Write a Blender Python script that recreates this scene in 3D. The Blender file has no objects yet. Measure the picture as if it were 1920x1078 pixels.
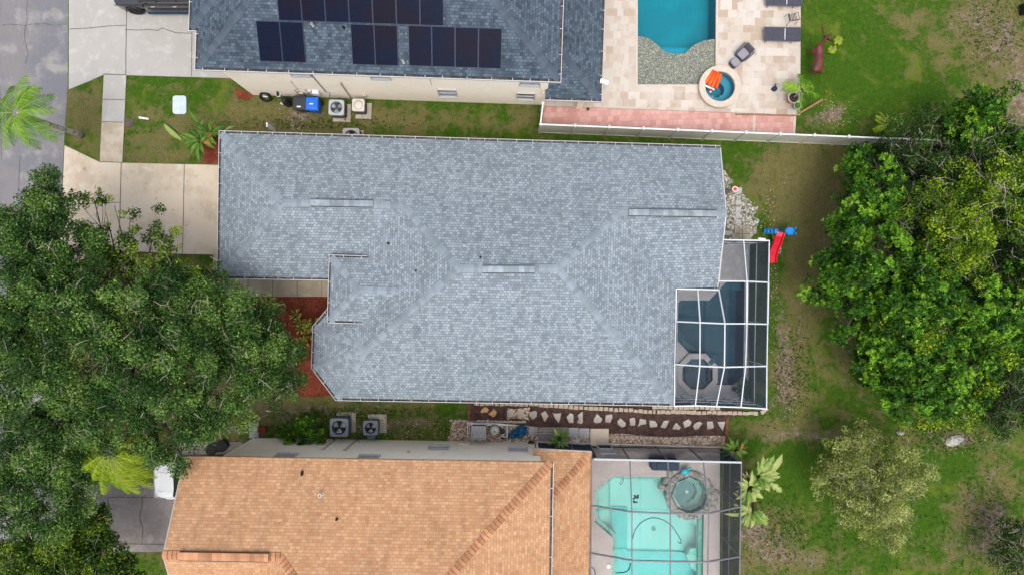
import bpy, bmesh, math, random
import numpy as np
from mathutils import Vector, Matrix, geometry
PI = math.pi
scene = bpy.context.scene
C = scene.collection
# ------------------------------------------------------------------ camera, sky, sun
H, F = 36.6, 1280.0                      # drone height (m), focal length in photograph pixels (1920 wide)
cam_d = bpy.data.cameras.new("Camera"); cam = bpy.data.objects.new("Camera", cam_d); C.objects.link(cam)
cam.location = (0, 0, H); cam.rotation_euler = (0, 0, 0)
cam_d.sensor_width = 36.0; cam_d.lens = 36.0 * F / 1920.0; cam_d.clip_end = 2000; cam_d.clip_start = 0.5
scene.camera = cam
world = bpy.data.worlds.new("World"); scene.world = world; world.use_nodes = True
wn = world.node_tree; sky = wn.nodes.new('ShaderNodeTexSky'); sky.sky_type = 'NISHITA'; sky.sun_disc = False
SUN_EL, SUN_AZ = math.radians(74), math.radians(172)
sky.sun_elevation = SUN_EL; sky.sun_rotation = SUN_AZ; sky.dust_density = 4.0; sky.air_density = 1.0; sky.ozone_density = 1.0
hsv = wn.nodes.new('ShaderNodeHueSaturation'); hsv.inputs['Saturation'].default_value = .42   # thin overcast
wn.links.new(sky.outputs[0], hsv.inputs['Color']); wn.links.new(hsv.outputs[0], wn.nodes['Background'].inputs[0]); wn.nodes['Background'].inputs[1].default_value = 0.15
sun_d = bpy.data.lights.new("Sun", 'SUN'); sun_d.energy = .62; sun_d.angle = math.radians(26); sun_d.color = (1, .95, .87)
sun = bpy.data.objects.new("Sun", sun_d); C.objects.link(sun)
sdir = Vector((math.sin(SUN_AZ) * math.cos(SUN_EL), math.cos(SUN_AZ) * math.cos(SUN_EL), math.sin(SUN_EL)))
sun.rotation_euler = sdir.to_track_quat('Z', 'Y').to_euler(); sun.location = (0, 0, 60)
scene.view_settings.view_transform = 'Standard'; scene.view_settings.look = 'None'
scene.view_settings.exposure = 1.0; scene.view_settings.gamma = 1.0
scene.cycles.transparent_max_bounces = 16

# ------------------------------------------------------------------ helpers
def P(px, py, z=0.0):
    """surveyed point: photograph pixel at a known height -> metres"""
    s = (H - z) / F
    return Vector(((px - 960) * s, (539 - py) * s, z))
def PS(pts, z=0.0): return [P(a, b, z) for a, b in pts]
class Plane:
    """roof plane through the eave a->b at height z rising to the left of a->b with the given pitch"""
    def __init__(s, a, b, z, pitch, flip=False):
        s.a = P(*a, z); s.b = P(*b, z); s.e = (s.b - s.a).normalized(); s.n = Vector((-s.e.y, s.e.x, 0))
        if flip: s.n = -s.n
        s.p = pitch; s.z = z
    def hit(s, px, py, lift=0):
        d = Vector(((px - 960) / F, (539 - py) / F, -1.0)); o = Vector((0, 0, H))
        # z = z0+lift + p*((o+td - a).n)
        num = s.z + lift + s.p * (o - s.a).dot(s.n) - o.z
        t = num / (d.z - s.p * d.dot(s.n))
        return o + d * t
    def at(s, pt, lift=0):
        return Vector((pt.x, pt.y, s.z + lift + s.p * ((Vector((pt.x, pt.y, 0)) - Vector((s.a.x, s.a.y, 0))).dot(s.n))))
    def up(s): return (s.n + Vector((0, 0, s.p))).normalized()
    def nrm(s):
        v = s.e.cross(s.up()); return v if v.z > 0 else -v

def tag(o, label=None, cat=None, group=None, kind=None):
    if label: o['label'] = label
    if cat: o['category'] = cat
    if group: o['group'] = group
    if kind: o['kind'] = kind
    return o
def thing(name, label, cat, loc=(0, 0, 0), rz=0, group=None):
    o = bpy.data.objects.new(name, None); C.objects.link(o); o.empty_display_size = .2
    o.location = loc; o.rotation_euler = (0, 0, rz)
    return tag(o, label, cat, group)
def kids(o): return [c for c in bpy.data.objects if c.parent == o]
def dup(o, loc, rz=None, label=None, group=None, scale=None):
    r = o.copy(); C.objects.link(r); r.location = loc
    if rz is not None: r.rotation_euler = (0, 0, rz)
    if scale: r.scale = scale
    if label: r['label'] = label
    if group: r['group'] = group
    for ch in kids(o):
        c = ch.copy(); C.objects.link(c); c.parent = r
        for g in kids(ch):
            d = g.copy(); C.objects.link(d); d.parent = c
    return r
def root_loc(o):
    v = Vector((0, 0, 0))
    while o is not None: v += o.location; o = o.parent
    return v

class MB:
    def __init__(s): s.v = []; s.f = []; s.m = []; s.uv = {}
    def add(s, vs, fs, mi=0):
        k = len(s.v); s.v += [tuple(v) for v in vs]; s.f += [tuple(i + k for i in f) for f in fs]; s.m += [mi] * len(fs)
        return s
    def box(s, x0, x1, y0, y1, z0, z1, mi=0):
        return s.add([(x0, y0, z0), (x1, y0, z0), (x1, y1, z0), (x0, y1, z0), (x0, y0, z1), (x1, y0, z1), (x1, y1, z1), (x0, y1, z1)],
                     [(3, 2, 1, 0), (4, 5, 6, 7), (0, 1, 5, 4), (1, 2, 6, 5), (2, 3, 7, 6), (3, 0, 4, 7)], mi)
    def obox(s, c, ax, ay, az, hx, hy, hz, mi=0):
        c = Vector(c); ax = Vector(ax) * hx; ay = Vector(ay) * hy; az = Vector(az) * hz
        vs = [c + ax * i + ay * j + az * k for k in (-1, 1) for i, j in ((-1, -1), (1, -1), (1, 1), (-1, 1))]
        return s.add(vs, [(3, 2, 1, 0), (4, 5, 6, 7), (0, 1, 5, 4), (1, 2, 6, 5), (2, 3, 7, 6), (3, 0, 4, 7)], mi)
    def bar(s, a, b, w, h, mi=0, up=(0, 0, 1)):
        a = Vector(a); b = Vector(b); d = b - a; L = d.length; d.normalize(); u = Vector(up)
        if abs(d.dot(u)) > .98: u = Vector((1, 0, 0))
        x = d.cross(u).normalized(); z = x.cross(d).normalized()
        return s.obox((a + b) / 2, d, x, z, L / 2, w / 2, h / 2, mi)
    def poly(s, pts, mi=0):
        """planar or nearly planar polygon, concave allowed"""
        tr = geometry.tessellate_polygon([[Vector((p[0], p[1], 0)) for p in pts]])
        fs = []
        for t in tr:
            a, b, c = [Vector(pts[i]) for i in t]
            fs.append(tuple(t) if (b - a).cross(c - a).z >= 0 else tuple(reversed(t)))
        return s.add(pts, fs, mi)
    def prism(s, pts, z0, z1, mi=0, cap=True, top=None):
        n = len(pts); area = sum(pts[i][0] * pts[(i + 1) % n][1] - pts[(i + 1) % n][0] * pts[i][1] for i in range(n))
        if area < 0: pts = list(reversed(pts))
        tp = top if top else pts
        if top and area < 0: tp = list(reversed(top))
        vs = [(p[0], p[1], z0) for p in pts] + [(p[0], p[1], z1) for p in tp]
        s.add(vs, [(i, (i + 1) % n, n + (i + 1) % n, n + i) for i in range(n)], mi)
        if cap:
            s.poly([(p[0], p[1], z1) for p in tp], mi)
            k = len(s.f); s.poly([(p[0], p[1], z0) for p in pts], mi)
            s.f[k:] = [tuple(reversed(f)) for f in s.f[k:]]
        return s
    def tube(s, path, r, n=6, mi=0, cap=True):
        path = [Vector(p) for p in path]; m = len(path)
        rs = r if isinstance(r, (list, tuple)) else [r] * m
        vs = []; ref = Vector((.13, .27, 1)).normalized()
        for i, p in enumerate(path):
            d = (path[min(i + 1, m - 1)] - path[max(i - 1, 0)])
            if d.length < 1e-6: d = Vector((0, 0, 1))
            d.normalize(); x = d.cross(ref)
            if x.length < .1: x = d.cross(Vector((1, 0, 0)))
            x.normalize(); y = d.cross(x)
            for k in range(n):
                a = 2 * PI * k / n; vs.append(p + (x * math.cos(a) + y * math.sin(a)) * rs[i])
        fs = [(i * n + k, i * n + (k + 1) % n, (i + 1) * n + (k + 1) % n, (i + 1) * n + k) for i in range(m - 1) for k in range(n)]
        if cap: fs += [tuple(range(n - 1, -1, -1)), tuple((m - 1) * n + k for k in range(n))]
        return s.add(vs, fs, mi)
    def lathe(s, prof, c=(0, 0, 0), n=24, mi=0, sx=1, sy=1, cap=True):
        vs = []; m = len(prof)
        for r, z in prof:
            for k in range(n):
                a = 2 * PI * k / n; vs.append((c[0] + r * math.cos(a) * sx, c[1] + r * math.sin(a) * sy, c[2] + z))
        fs = [(i * n + k, i * n + (k + 1) % n, (i + 1) * n + (k + 1) % n, (i + 1) * n + k) for i in range(m - 1) for k in range(n)]
        if cap and prof[0][0] > 1e-4: fs.append(tuple(range(n - 1, -1, -1)))
        if cap and prof[-1][0] > 1e-4: fs.append(tuple((m - 1) * n + k for k in range(n)))
        return s.add(vs, fs, mi)
    def ring(s, c, r, t, n=24, mi=0, k=5):
        vs = []; fs = []
        for i in range(n):
            a = 2 * PI * i / n
            for j in range(k):
                b = 2 * PI * j / k; rr = r + t * math.cos(b)
                vs.append((c[0] + rr * math.cos(a), c[1] + rr * math.sin(a), c[2] + t * math.sin(b)))
                fs.append((i * k + j, ((i + 1) % n) * k + j, ((i + 1) % n) * k + (j + 1) % k, i * k + (j + 1) % k))
        return s.add(vs, fs, mi)
    def loft(s, secs, mi=0):
        n = len(secs[0]); vs = [p for sec in secs for p in sec]
        fs = [(i * n + k, i * n + (k + 1) % n, (i + 1) * n + (k + 1) % n, (i + 1) * n + k) for i in range(len(secs) - 1) for k in range(n)]
        fs += [tuple(range(n - 1, -1, -1)), tuple((len(secs) - 1) * n + k for k in range(n))]
        return s.add(vs, fs, mi)
    def roof(s, pts, e, mi=0):
        """roof face with uv in metres: u along the eave, v up the slope"""
        pts = [Vector(p) for p in pts]; e = Vector(e).normalized()
        hn = Vector((-e.y, e.x, 0)); tr = geometry.tessellate_polygon([[Vector((p.x, p.y, 0)) for p in pts]])
        k0 = len(s.f); k = len(s.v); s.v += [tuple(p) for p in pts]
        for t in tr:
            a, b, c = [pts[i] for i in t]
            if (b - a).cross(c - a).z < 0: t = tuple(reversed(t))
            fi = len(s.f); s.f.append(tuple(i + k for i in t)); s.m.append(mi)
            s.uv[fi] = [(pts[i].dot(e), pts[i].dot(hn) * 1.083) for i in t]
        return s
    def build(s, name, mats, parent=None, world=True, loc=None, smooth=False, bevel=0, solid=0):
        me = bpy.data.meshes.new(name)
        off = root_loc(parent) if (parent is not None and world) else Vector((0, 0, 0))
        if parent is None and loc is not None: off = Vector(loc)
        me.from_pydata([(v[0] - off.x, v[1] - off.y, v[2] - off.z) for v in s.v], [], s.f)
        if not isinstance(mats, (list, tuple)): mats = [mats]
        for m in mats: me.materials.append(m)
        if len(mats) > 1: me.polygons.foreach_set('material_index', s.m)
        if s.uv:
            ul = me.uv_layers.new(name='UVMap')
            for p in me.polygons:
                q = s.uv.get(p.index)
                if q:
                    for li, t in zip(p.loop_indices, q): ul.data[li].uv = t
        if smooth: me.polygons.foreach_set('use_smooth', [True] * len(me.polygons))
        me.update()
        o = bpy.data.objects.new(name, me); C.objects.link(o)
        if parent is not None: o.parent = parent
        elif loc is not None: o.location = loc
        if bevel:
            b = o.modifiers.new('b', 'BEVEL'); b.width = bevel; b.segments = 2; b.limit_method = 'ANGLE'; b.angle_limit = .6
        if solid:
            b = o.modifiers.new('s', 'SOLIDIFY'); b.thickness = solid; b.offset = 0
        return o

def offset(pts, d, closed=True):
    """offset a polyline to its right by d (outward for counter-clockwise polygons), mitred"""
    n = len(pts); out = []
    for i in range(n):
        p = Vector(pts[i][:2]).to_3d()
        if closed or 0 < i < n - 1:
            a = (p - Vector(pts[(i - 1) % n][:2]).to_3d()).normalized(); b = (Vector(pts[(i + 1) % n][:2]).to_3d() - p).normalized()
        elif i == 0: a = b = (Vector(pts[1][:2]).to_3d() - p).normalized()
        else: a = b = (p - Vector(pts[i - 1][:2]).to_3d()).normalized()
        na = Vector((a.y, -a.x, 0)); nb = Vector((b.y, -b.x, 0)); m = (na + nb)
        m = m / max(.3, m.length_squared) * 2
        q = p + m * d; out.append(Vector((q.x, q.y, pts[i][2] if len(pts[i]) > 2 else 0)))
    return out
def ccw(pts):
    n = len(pts); a = sum(pts[i][0] * pts[(i + 1) % n][1] - pts[(i + 1) % n][0] * pts[i][1] for i in range(n))
    return list(pts) if a > 0 else list(reversed(pts))
def sheet(name, outer, holes, z, mats, parent=None, thick=0, kind=None, loc=None):
    """flat sheet with holes and real edges"""
    bm = bmesh.new(); edges = []; loops = []
    for lp in [outer] + list(holes):
        vs = [bm.verts.new((p[0], p[1], z)) for p in lp]; loops.append(vs)
        edges += [bm.edges.new((vs[i], vs[(i + 1) % len(vs)])) for i in range(len(vs))]
    bmesh.ops.triangle_fill(bm, use_beauty=True, use_dissolve=False, edges=edges, normal=(0, 0, 1))
    for f in bm.faces:
        f.normal_update()
        if f.normal.z < 0: f.normal_flip()
    if thick:
        for vs in loops:
            lo = [bm.verts.new((v.co.x, v.co.y, z - thick)) for v in vs]; n = len(vs)
            for i in range(n): bm.faces.new((vs[i], lo[i], lo[(i + 1) % n], vs[(i + 1) % n]))
    me = bpy.data.meshes.new(name)
    if parent is not None:
        bmesh.ops.translate(bm, vec=-root_loc(parent), verts=bm.verts)
    bm.to_mesh(me); bm.free(); me.materials.append(mats)
    o = bpy.data.objects.new(name, me); C.objects.link(o)
    if parent is not None: o.parent = parent
    if kind: o['kind'] = kind
    return o
def inside(x, y, poly):
    c = False; n = len(poly); j = n - 1
    for i in range(n):
        xi, yi = poly[i][0], poly[i][1]; xj, yj = poly[j][0], poly[j][1]
        if (yi > y) != (yj > y) and x < (xj - xi) * (y - yi) / (yj - yi) + xi: c = not c
        j = i
    return c
def circle(c, r, n=32, z=None, ph=0, sy=1):
    return [Vector((c[0] + r * math.cos(2 * PI * k / n + ph), c[1] + r * sy * math.sin(2 * PI * k / n + ph), c[2] if z is None and len(c) > 2 else (z or 0))) for k in range(n)]

# ------------------------------------------------------------------ materials
def newmat(name):
    m = bpy.data.materials.new(name); m.use_nodes = True; nt = m.node_tree
    for n in list(nt.nodes): nt.nodes.remove(n)
    return m, nt, nt.nodes, nt.links
KC = .80   # albedo calibration against the exposure
def rgba(c): return (c[0] * KC, c[1] * KC, c[2] * KC, 1)
def noise(nt, vec, scale, detail=5, rough=.6, dist=0):
    n = nt.nodes.new('ShaderNodeTexNoise'); n.inputs['Scale'].default_value = scale; n.inputs['Detail'].default_value = detail
    n.inputs['Roughness'].default_value = rough; n.inputs['Distortion'].default_value = dist
    nt.links.new(vec, n.inputs['Vector']); return n.outputs['Fac']
def mapr(nt, v, lo, hi, a=0., b=1.):
    n = nt.nodes.new('ShaderNodeMapRange'); n.interpolation_type = 'SMOOTHSTEP'
    nt.links.new(v, n.inputs[0]); n.inputs[1].default_value = lo; n.inputs[2].default_value = hi
    n.inputs[3].default_value = a; n.inputs[4].default_value = b; return n.outputs[0]
def mixc(nt, fac, a, b, mode='MIX'):
    n = nt.nodes.new('ShaderNodeMix'); n.data_type = 'RGBA'; n.blend_type = mode
    if hasattr(fac, 'links'): nt.links.new(fac, n.inputs[0])
    else: n.inputs[0].default_value = fac
    for i, x in ((6, a), (7, b)):
        if hasattr(x, 'links'): nt.links.new(x, n.inputs[i])
        else: n.inputs[i].default_value = rgba(x)
    return n.outputs[2]
def mth(nt, op, a, b=None, c=None):
    n = nt.nodes.new('ShaderNodeMath'); n.operation = op
    for i, x in enumerate((a, b, c)):
        if x is None: continue
        if hasattr(x, 'links'): nt.links.new(x, n.inputs[i])
        else: n.inputs[i].default_value = x
    return n.outputs[0]
def coords(nt, kind='Object', scale=None, rot=0):
    tc = nt.nodes.new('ShaderNodeTexCoord'); o = tc.outputs[kind]
    if scale or rot:
        mp = nt.nodes.new('ShaderNodeMapping'); mp.inputs['Scale'].default_value = scale or (1, 1, 1)
        mp.inputs['Rotation'].default_value = (0, 0, rot); nt.links.new(o, mp.inputs[0]); o = mp.outputs[0]
    return o
def finish(nt, col, rough=.8, metal=0, bump=None, bstr=.3, bdist=.02, spec=.3, coat=0):
    b = nt.nodes.new('ShaderNodeBsdfPrincipled'); o = nt.nodes.new('ShaderNodeOutputMaterial')
    if hasattr(col, 'links'): nt.links.new(col, b.inputs['Base Color'])
    else: b.inputs['Base Color'].default_value = rgba(col)
    if hasattr(rough, 'links'): nt.links.new(rough, b.inputs['Roughness'])
    else: b.inputs['Roughness'].default_value = rough
    b.inputs['Metallic'].default_value = metal; b.inputs['Specular IOR Level'].default_value = spec
    if coat: b.inputs['Coat Weight'].default_value = coat; b.inputs['Coat Roughness'].default_value = .05
    if bump is not None:
        bn = nt.nodes.new('ShaderNodeBump'); bn.inputs['Strength'].default_value = bstr; bn.inputs['Distance'].default_value = bdist
        nt.links.new(bump, bn.inputs['Height']); nt.links.new(bn.outputs[0], b.inputs['Normal'])
    nt.links.new(b.outputs[0], o.inputs[0]); return b
def mat(name, col, layers=(), rough=.8, metal=0, bump=0, bscale=25, spec=.3, isl=0, coat=0, kind='Object', scale=None):
    m, nt, N, L = newmat(name); v = coords(nt, kind, scale); c = None
    for k, (c2, sc, lo, hi) in enumerate(layers):
        f = mapr(nt, noise(nt, v, sc, 6, .62), lo, hi); c = mixc(nt, f, c if c is not None else col, c2)
    if c is None: c = mixc(nt, 0., col, col)
    if isl:
        g = N.new('ShaderNodeNewGeometry'); r = mapr(nt, g.outputs['Random Per Island'], 0, 1, 1 - isl, 1 + isl)
        cc = N.new('ShaderNodeCombineColor'); [L.new(r, cc.inputs[i]) for i in range(3)]
        c = mixc(nt, 1., c, cc.outputs[0], 'MULTIPLY')
    bm = noise(nt, v, bscale, 4) if bump else None
    finish(nt, c, rough, metal, bm, bump, .02, spec, coat); return m

def shingle(name, c1, c2, cm, w=.29, h=.145, patch=.12, white=None, lowc=None):
    m, nt, N, L = newmat(name); v = coords(nt, 'UV')
    # slight waviness so courses are not ruler straight
    b = N.new('ShaderNodeTexBrick'); b.inputs['Scale'].default_value = 1; b.inputs['Brick Width'].default_value = w
    b.inputs['Row Height'].default_value = h; b.inputs['Mortar Size'].default_value = .011; b.inputs['Mortar Smooth'].default_value = .5
    b.inputs['Color1'].default_value = rgba(c1); b.inputs['Color2'].default_value = rgba(c2); b.inputs['Mortar'].default_value = rgba(cm)  # dark mortar colour paints in the shadow lines of the shingle courses
    b.offset = .42; b.offset_frequency = 2; L.new(v, b.inputs['Vector'])
    b2 = N.new('ShaderNodeTexBrick'); b2.inputs['Scale'].default_value = 1; b2.inputs['Brick Width'].default_value = w * .63
    b2.inputs['Row Height'].default_value = h; b2.inputs['Mortar Size'].default_value = 0.0
    b2.inputs['Color1'].default_value = (.91, .91, .91, 1); b2.inputs['Color2'].default_value = (1.1, 1.1, 1.1, 1); b2.offset = .3; b2.offset_frequency = 3
    L.new(v, b2.inputs['Vector'])
    c = mixc(nt, .85, b.outputs['Color'], b2.outputs['Color'], 'MULTIPLY')
    n1 = noise(nt, v, .5, 6, .6); f = mapr(nt, n1, .3, .7, 1 - patch, 1 + patch)
    cc = N.new('ShaderNodeCombineColor'); [L.new(f, cc.inputs[i]) for i in range(3)]
    c = mixc(nt, 1., c, cc.outputs[0], 'MULTIPLY')
    n2 = noise(nt, v, 40, 3, .7); f2 = mapr(nt, n2, .3, .7, .8, 1.2)
    cc2 = N.new('ShaderNodeCombineColor'); [L.new(f2, cc2.inputs[i]) for i in range(3)]
    c = mixc(nt, 1., c, cc2.outputs[0], 'MULTIPLY')
    if white: c = mixc(nt, mapr(nt, noise(nt, v, 1.3, 5), .6, .75, 0, .35), c, white)
    mp = N.new('ShaderNodeMapping'); mp.inputs['Scale'].default_value = (2.6, .3, 1); L.new(v, mp.inputs[0])   # runoff streaks down the slope
    f3 = mapr(nt, noise(nt, mp.outputs[0], 1.0, 6, .65), .42, .72, 1., .84); cc3 = N.new('ShaderNodeCombineColor'); [L.new(f3, cc3.inputs[i]) for i in range(3)]
    c = mixc(nt, 1., c, cc3.outputs[0], 'MULTIPLY')
    ht = N.new('ShaderNodeRGBToBW'); L.new(b.outputs['Color'], ht.inputs[0])
    finish(nt, c, .92, 0, ht.outputs[0], .35, .02, .15); return m

M = {}
M['roof_grey'] = shingle('blue grey shingle', (.185, .222, .252), (.32, .368, .408), (.105, .13, .15), w=.17, h=.135, patch=.05)
M['cap_grey'] = mat('grey cap shingle', (.232, .274, .308), [((.208, .246, .278), 1.2, .4, .65)], .9, isl=.16, bump=.2)
M['roof_dark'] = shingle('slate shingle', (.05, .069, .094), (.115, .15, .187), (.036, .05, .068), w=.19, h=.135, patch=.12)
M['cap_dark'] = mat('slate cap shingle', (.078, .10, .13), [((.065, .085, .112), 1.2, .4, .65)], .9, isl=.14, bump=.2)
M['roof_tan'] = shingle('orange tan shingle', (.45, .238, .122), (.56, .335, .19), (.36, .19, .105), w=.24, h=.135, patch=.06)
M['cap_tan'] = mat('orange cap shingle', (.50, .25, .13), [((.42, .2, .1), 2, .4, .6)], .9, isl=.2, bump=.2)
M['vent_grey'] = mat('grey vent', (.21, .25, .28), [((.28, .325, .36), 1.5, .45, .55)], .8, isl=.2)
M['dark'] = mat('dark rubber', (.012, .012, .014), rough=.6)
M['black'] = mat('black plastic', (.018, .019, .022), rough=.4)
M['white'] = mat('white metal', (.52, .51, .50), [((.42, .41, .40), 1.2, .5, .75)], .45)
M['whitepvc'] = mat('white pipe', (.8, .8, .79), rough=.35)
M['gutter_in'] = mat('dark gutter inside', (.055, .06, .075), [((.16, .13, .11), 6, .45, .6)], .8)  # channel inside coloured darker than the lip, with brownish patches
KC = 1.0
M['cream'] = mat('cream stucco', (.88, .78, .64), [((.83, .73, .58), .6, .4, .7), ((.90, .81, .69), 2.5, .5, .7)], .9, bump=.25, bscale=60)
M['cream2'] = mat('beige stucco', (.90, .80, .66), [((.83, .75, .63), .5, .4, .7), ((.91, .83, .71), 2.5, .5, .7)], .9, bump=.25, bscale=60)
KC = .8
M['greywall'] = mat('grey stucco', (.5, .49, .46), [((.42, .41, .39), .8, .4, .7)], .9, bump=.25, bscale=60)
M['glass'] = mat('dark window glass', (.03, .045, .065), rough=.08, spec=.8)
M['blind'] = mat('window blind', (.4, .43, .47), [((.3, .33, .37), 5, .4, .6)], .6)
M['solar'] = None
M['conc_light'] = mat('clean concrete', (.41, .392, .366), [((.375, .36, .335), .5, .35, .7), ((.47, .46, .44), 1.6, .5, .72), ((.33, .31, .28), 3.5, .64, .78)], .85, bump=.15)
M['conc_warm'] = mat('stained concrete', (.62, .52, .40), [((.50, .415, .31), .55, .42, .62), ((.60, .54, .46), 1.5, .5, .7), ((.32, .26, .19), 2.6, .6, .74), ((.24, .19, .14), 9, .66, .76)], .88, bump=.15)
M['conc_brown'] = mat('dull concrete', (.27, .235, .22), [((.21, .185, .17), .7, .4, .62), ((.33, .3, .285), 2.2, .5, .7), ((.15, .13, .12), 9, .66, .8)], .88, bump=.2)
M['conc_path'] = mat('tan concrete walk', (.50, .43, .33), [((.39, .33, .245), .9, .4, .6), ((.5, .43, .34), 3, .5, .7)], .88, bump=.15)
M['joint'] = mat('dark joint', (.09, .08, .07), [((.16, .14, .12), 4, .4, .6)], .9)
M['road'] = mat('grey road', (.20, .19, .195), [((.165, .165, .185), .35, .42, .58), ((.29, .275, .265), .8, .5, .68), ((.17, .17, .20), 2.2, .55, .75), ((.36, .345, .335), 6, .6, .8)], .8, bump=.2)
M['deck'] = mat('pool deck grey', (.43, .43, .43), [((.37, .37, .375), .7, .4, .6), ((.48, .475, .47), 2.5, .5, .7)], .8, bump=.1)
M['deck_pink'] = mat('pool deck beige', (.56, .495, .46), [((.5, .44, .41), .7, .4, .6), ((.6, .54, .5), 2.5, .5, .7)], .8, bump=.1)
M['mulch_red'] = mat('red mulch', (.19, .038, .018), [((.26, .06, .03), 1.5, .45, .6), ((.08, .016, .01), 14, .5, .62), ((.34, .10, .055), 22, .6, .7)], .95, bump=.8, bscale=30)
M['mulch_brown'] = mat('dark brown mulch', (.075, .04, .032), [((.04, .022, .02), 3, .45, .6), ((.15, .09, .075), 18, .56, .68), ((.35, .3, .26), 24, .68, .74)], .95, bump=.8, bscale=30)
M['gravel'] = None
M['stone_grey'] = mat('flagstone', (.42, .385, .345), [((.33, .29, .25), 2, .4, .6), ((.52, .48, .43), 5, .5, .7)], .9, bump=.3, isl=.1)
M['stone_tan'] = mat('tan flagstone', (.55, .33, .16), [((.42, .24, .11), 3, .4, .6)], .9, bump=.3)
M['block'] = mat('edging block', (.48, .40, .31), [((.34, .27, .2), 3, .45, .6), ((.56, .5, .42), 7, .55, .7)], .92, bump=.3, isl=.15)
M['bark_pale'] = mat('pale twig bark', (.36, .32, .26), [((.22, .19, .15), 1.5, .4, .6)], .9, isl=.3)
M['bark'] = mat('brown bark', (.17, .13, .10), [((.1, .075, .055), 3, .4, .6)], .95, bump=.6)
M['palm_bark'] = mat('grey palm trunk', (.50, .46, .41), [((.22, .19, .165), 6, .45, .6)], .9, bump=.5)
M['fence_cream'] = mat('cream vinyl', (.66, .64, .54), [((.58, .56, .45), .8, .45, .7)], .5)
M['bin_blue'] = mat('blue bin plastic', (.005, .12, .62), [((.01, .16, .7), 3, .4, .6)], .4, spec=.4)
M['bin_grey'] = mat('dark grey bin plastic', (.035, .037, .048), rough=.45)
M['ac_grey'] = mat('pale grey cabinet', (.42, .46, .475), rough=.5)
M['ac_beige'] = mat('beige cabinet', (.62, .58, .52), rough=.5)
M['ac_blue'] = mat('dark blue grey cabinet', (.075, .115, .15), rough=.45)
M['ac_tan'] = mat('taupe cabinet', (.40, .37, .355), rough=.5)
M['ac_side'] = mat('cabinet louvre side', (.055, .052, .058), rough=.6)
M['ac_mid'] = mat('slate cabinet', (.19, .22, .27), rough=.45)
M['blade'] = mat('fan blade', (.38, .42, .43), rough=.4, metal=.3)
M['pad'] = mat('concrete pad', (.5, .44, .35), [((.4, .35, .28), 3, .4, .6)], .9)
M['travertine'] = None
M['lounge'] = mat('charcoal sling', (.062, .062, .088), [((.05, .05, .072), 8, .4, .6)], .75)
M['wicker'] = mat('grey wicker', (.15, .14, .165), [((.08, .075, .09), 30, .45, .55)], .7, bump=.4, bscale=60)
M['cushion'] = mat('grey cushion', (.27, .26, .30), rough=.85)
M['alu'] = mat('grey tube frame', (.16, .16, .165), rough=.4, metal=.5)
M['deer'] = mat('dark red painted metal', (.16, .035, .028), [((.10, .025, .022), 3, .4, .6), ((.24, .07, .05), 12, .6, .7)], .5, bump=.2)
M['terracotta'] = mat('terracotta', (.62, .27, .09), [((.5, .2, .06), 3, .4, .6)], .7)
M['potwhite'] = mat('glazed pot rim', (.7, .64, .58), rough=.4)
M['soil'] = mat('potting soil', (.05, .03, .025), [((.14, .1, .1), 20, .5, .65)], .95, bump=.5)
M['orange'] = mat('orange vinyl', (.85, .13, .015), [((.7, .08, .01), 3, .4, .6)], .35)
M['red'] = mat('red plastic', (.78, .015, .045), [((.7, .01, .03), 2, .4, .6)], .35)
M['blue'] = mat('blue plastic', (.01, .26, .72), rough=.35)
M['yellow'] = mat('yellow plastic', (.8, .5, .03), rough=.4)
M['navy'] = mat('navy cloth', (.01, .035, .075), rough=.7)
M['tarp'] = mat('blue tarp', (.012, .11, .24), [((.02, .2, .38), 5, .45, .6), ((.005, .05, .11), 9, .5, .6)], .35)
M['carblack'] = mat('black car paint', (.014, .014, .018), rough=.25, spec=.6, coat=.6)
M['carwhite'] = mat('white car paint', (.72, .74, .76), rough=.16, spec=.6, coat=1)
M['carglass'] = mat('car glass', (.01, .012, .015), rough=.05, spec=.9)
M['chrome'] = mat('chrome', (.75, .75, .76), rough=.15, metal=1)
M['tire'] = mat('tyre', (.014, .014, .014), rough=.85)
M['bronze'] = mat('bronze frame', (.16, .155, .175), rough=.45)
M['wframe'] = mat('white frame', (.62, .65, .69), rough=.45)
M['plaster_teal'] = mat('pool plaster teal', (.003, .27, .33), [((.003, .23, .29), .5, .4, .6)], .7)
M['plaster_teal_step'] = mat('pool step teal', (.02, .33, .43), rough=.7)
M['plaster_grey'] = mat('pool plaster grey', (.025, .10, .135), [((.02, .085, .115), .6, .4, .6)], .7)
M['plaster_grey_step'] = mat('pool step grey', (.04, .125, .16), rough=.7)
M['plaster_aqua'] = mat('pool plaster aqua', (.36, .74, .68), [((.40, .78, .73), .6, .4, .6)], .7)
M['plaster_aqua2'] = mat('pool plaster deep aqua', (.07, .56, .55), [((.09, .6, .58), .6, .4, .6)], .7)
M['spa_green'] = mat('spa plaster green', (.13, .33, .30), [((.10, .28, .25), 2, .4, .6)], .6)
M['spa_green_deep'] = mat('spa floor green', (.05, .20, .20), rough=.6)
M['plaster_pale'] = mat('pool step pale', (.30, .62, .54), rough=.7)
M['tile_green'] = mat('waterline tile', (.10, .35, .27), [((.13, .4, .31), 6, .4, .6)], .4)
M['spablue'] = mat('spa plaster', (.09, .34, .46), [((.08, .3, .41), 1, .4, .6)], .6)
M['spadeep'] = mat('spa floor', (.03, .23, .31), rough=.6)
M['coping'] = mat('pale coping', (.46, .44, .435), [((.4, .385, .38), 3, .4, .6)], .8)
M['coping_warm'] = mat('travertine coping', (.56, .49, .41), [((.55, .46, .37), 3, .4, .6), ((.67, .6, .53), 6, .5, .7)], .75)
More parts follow.
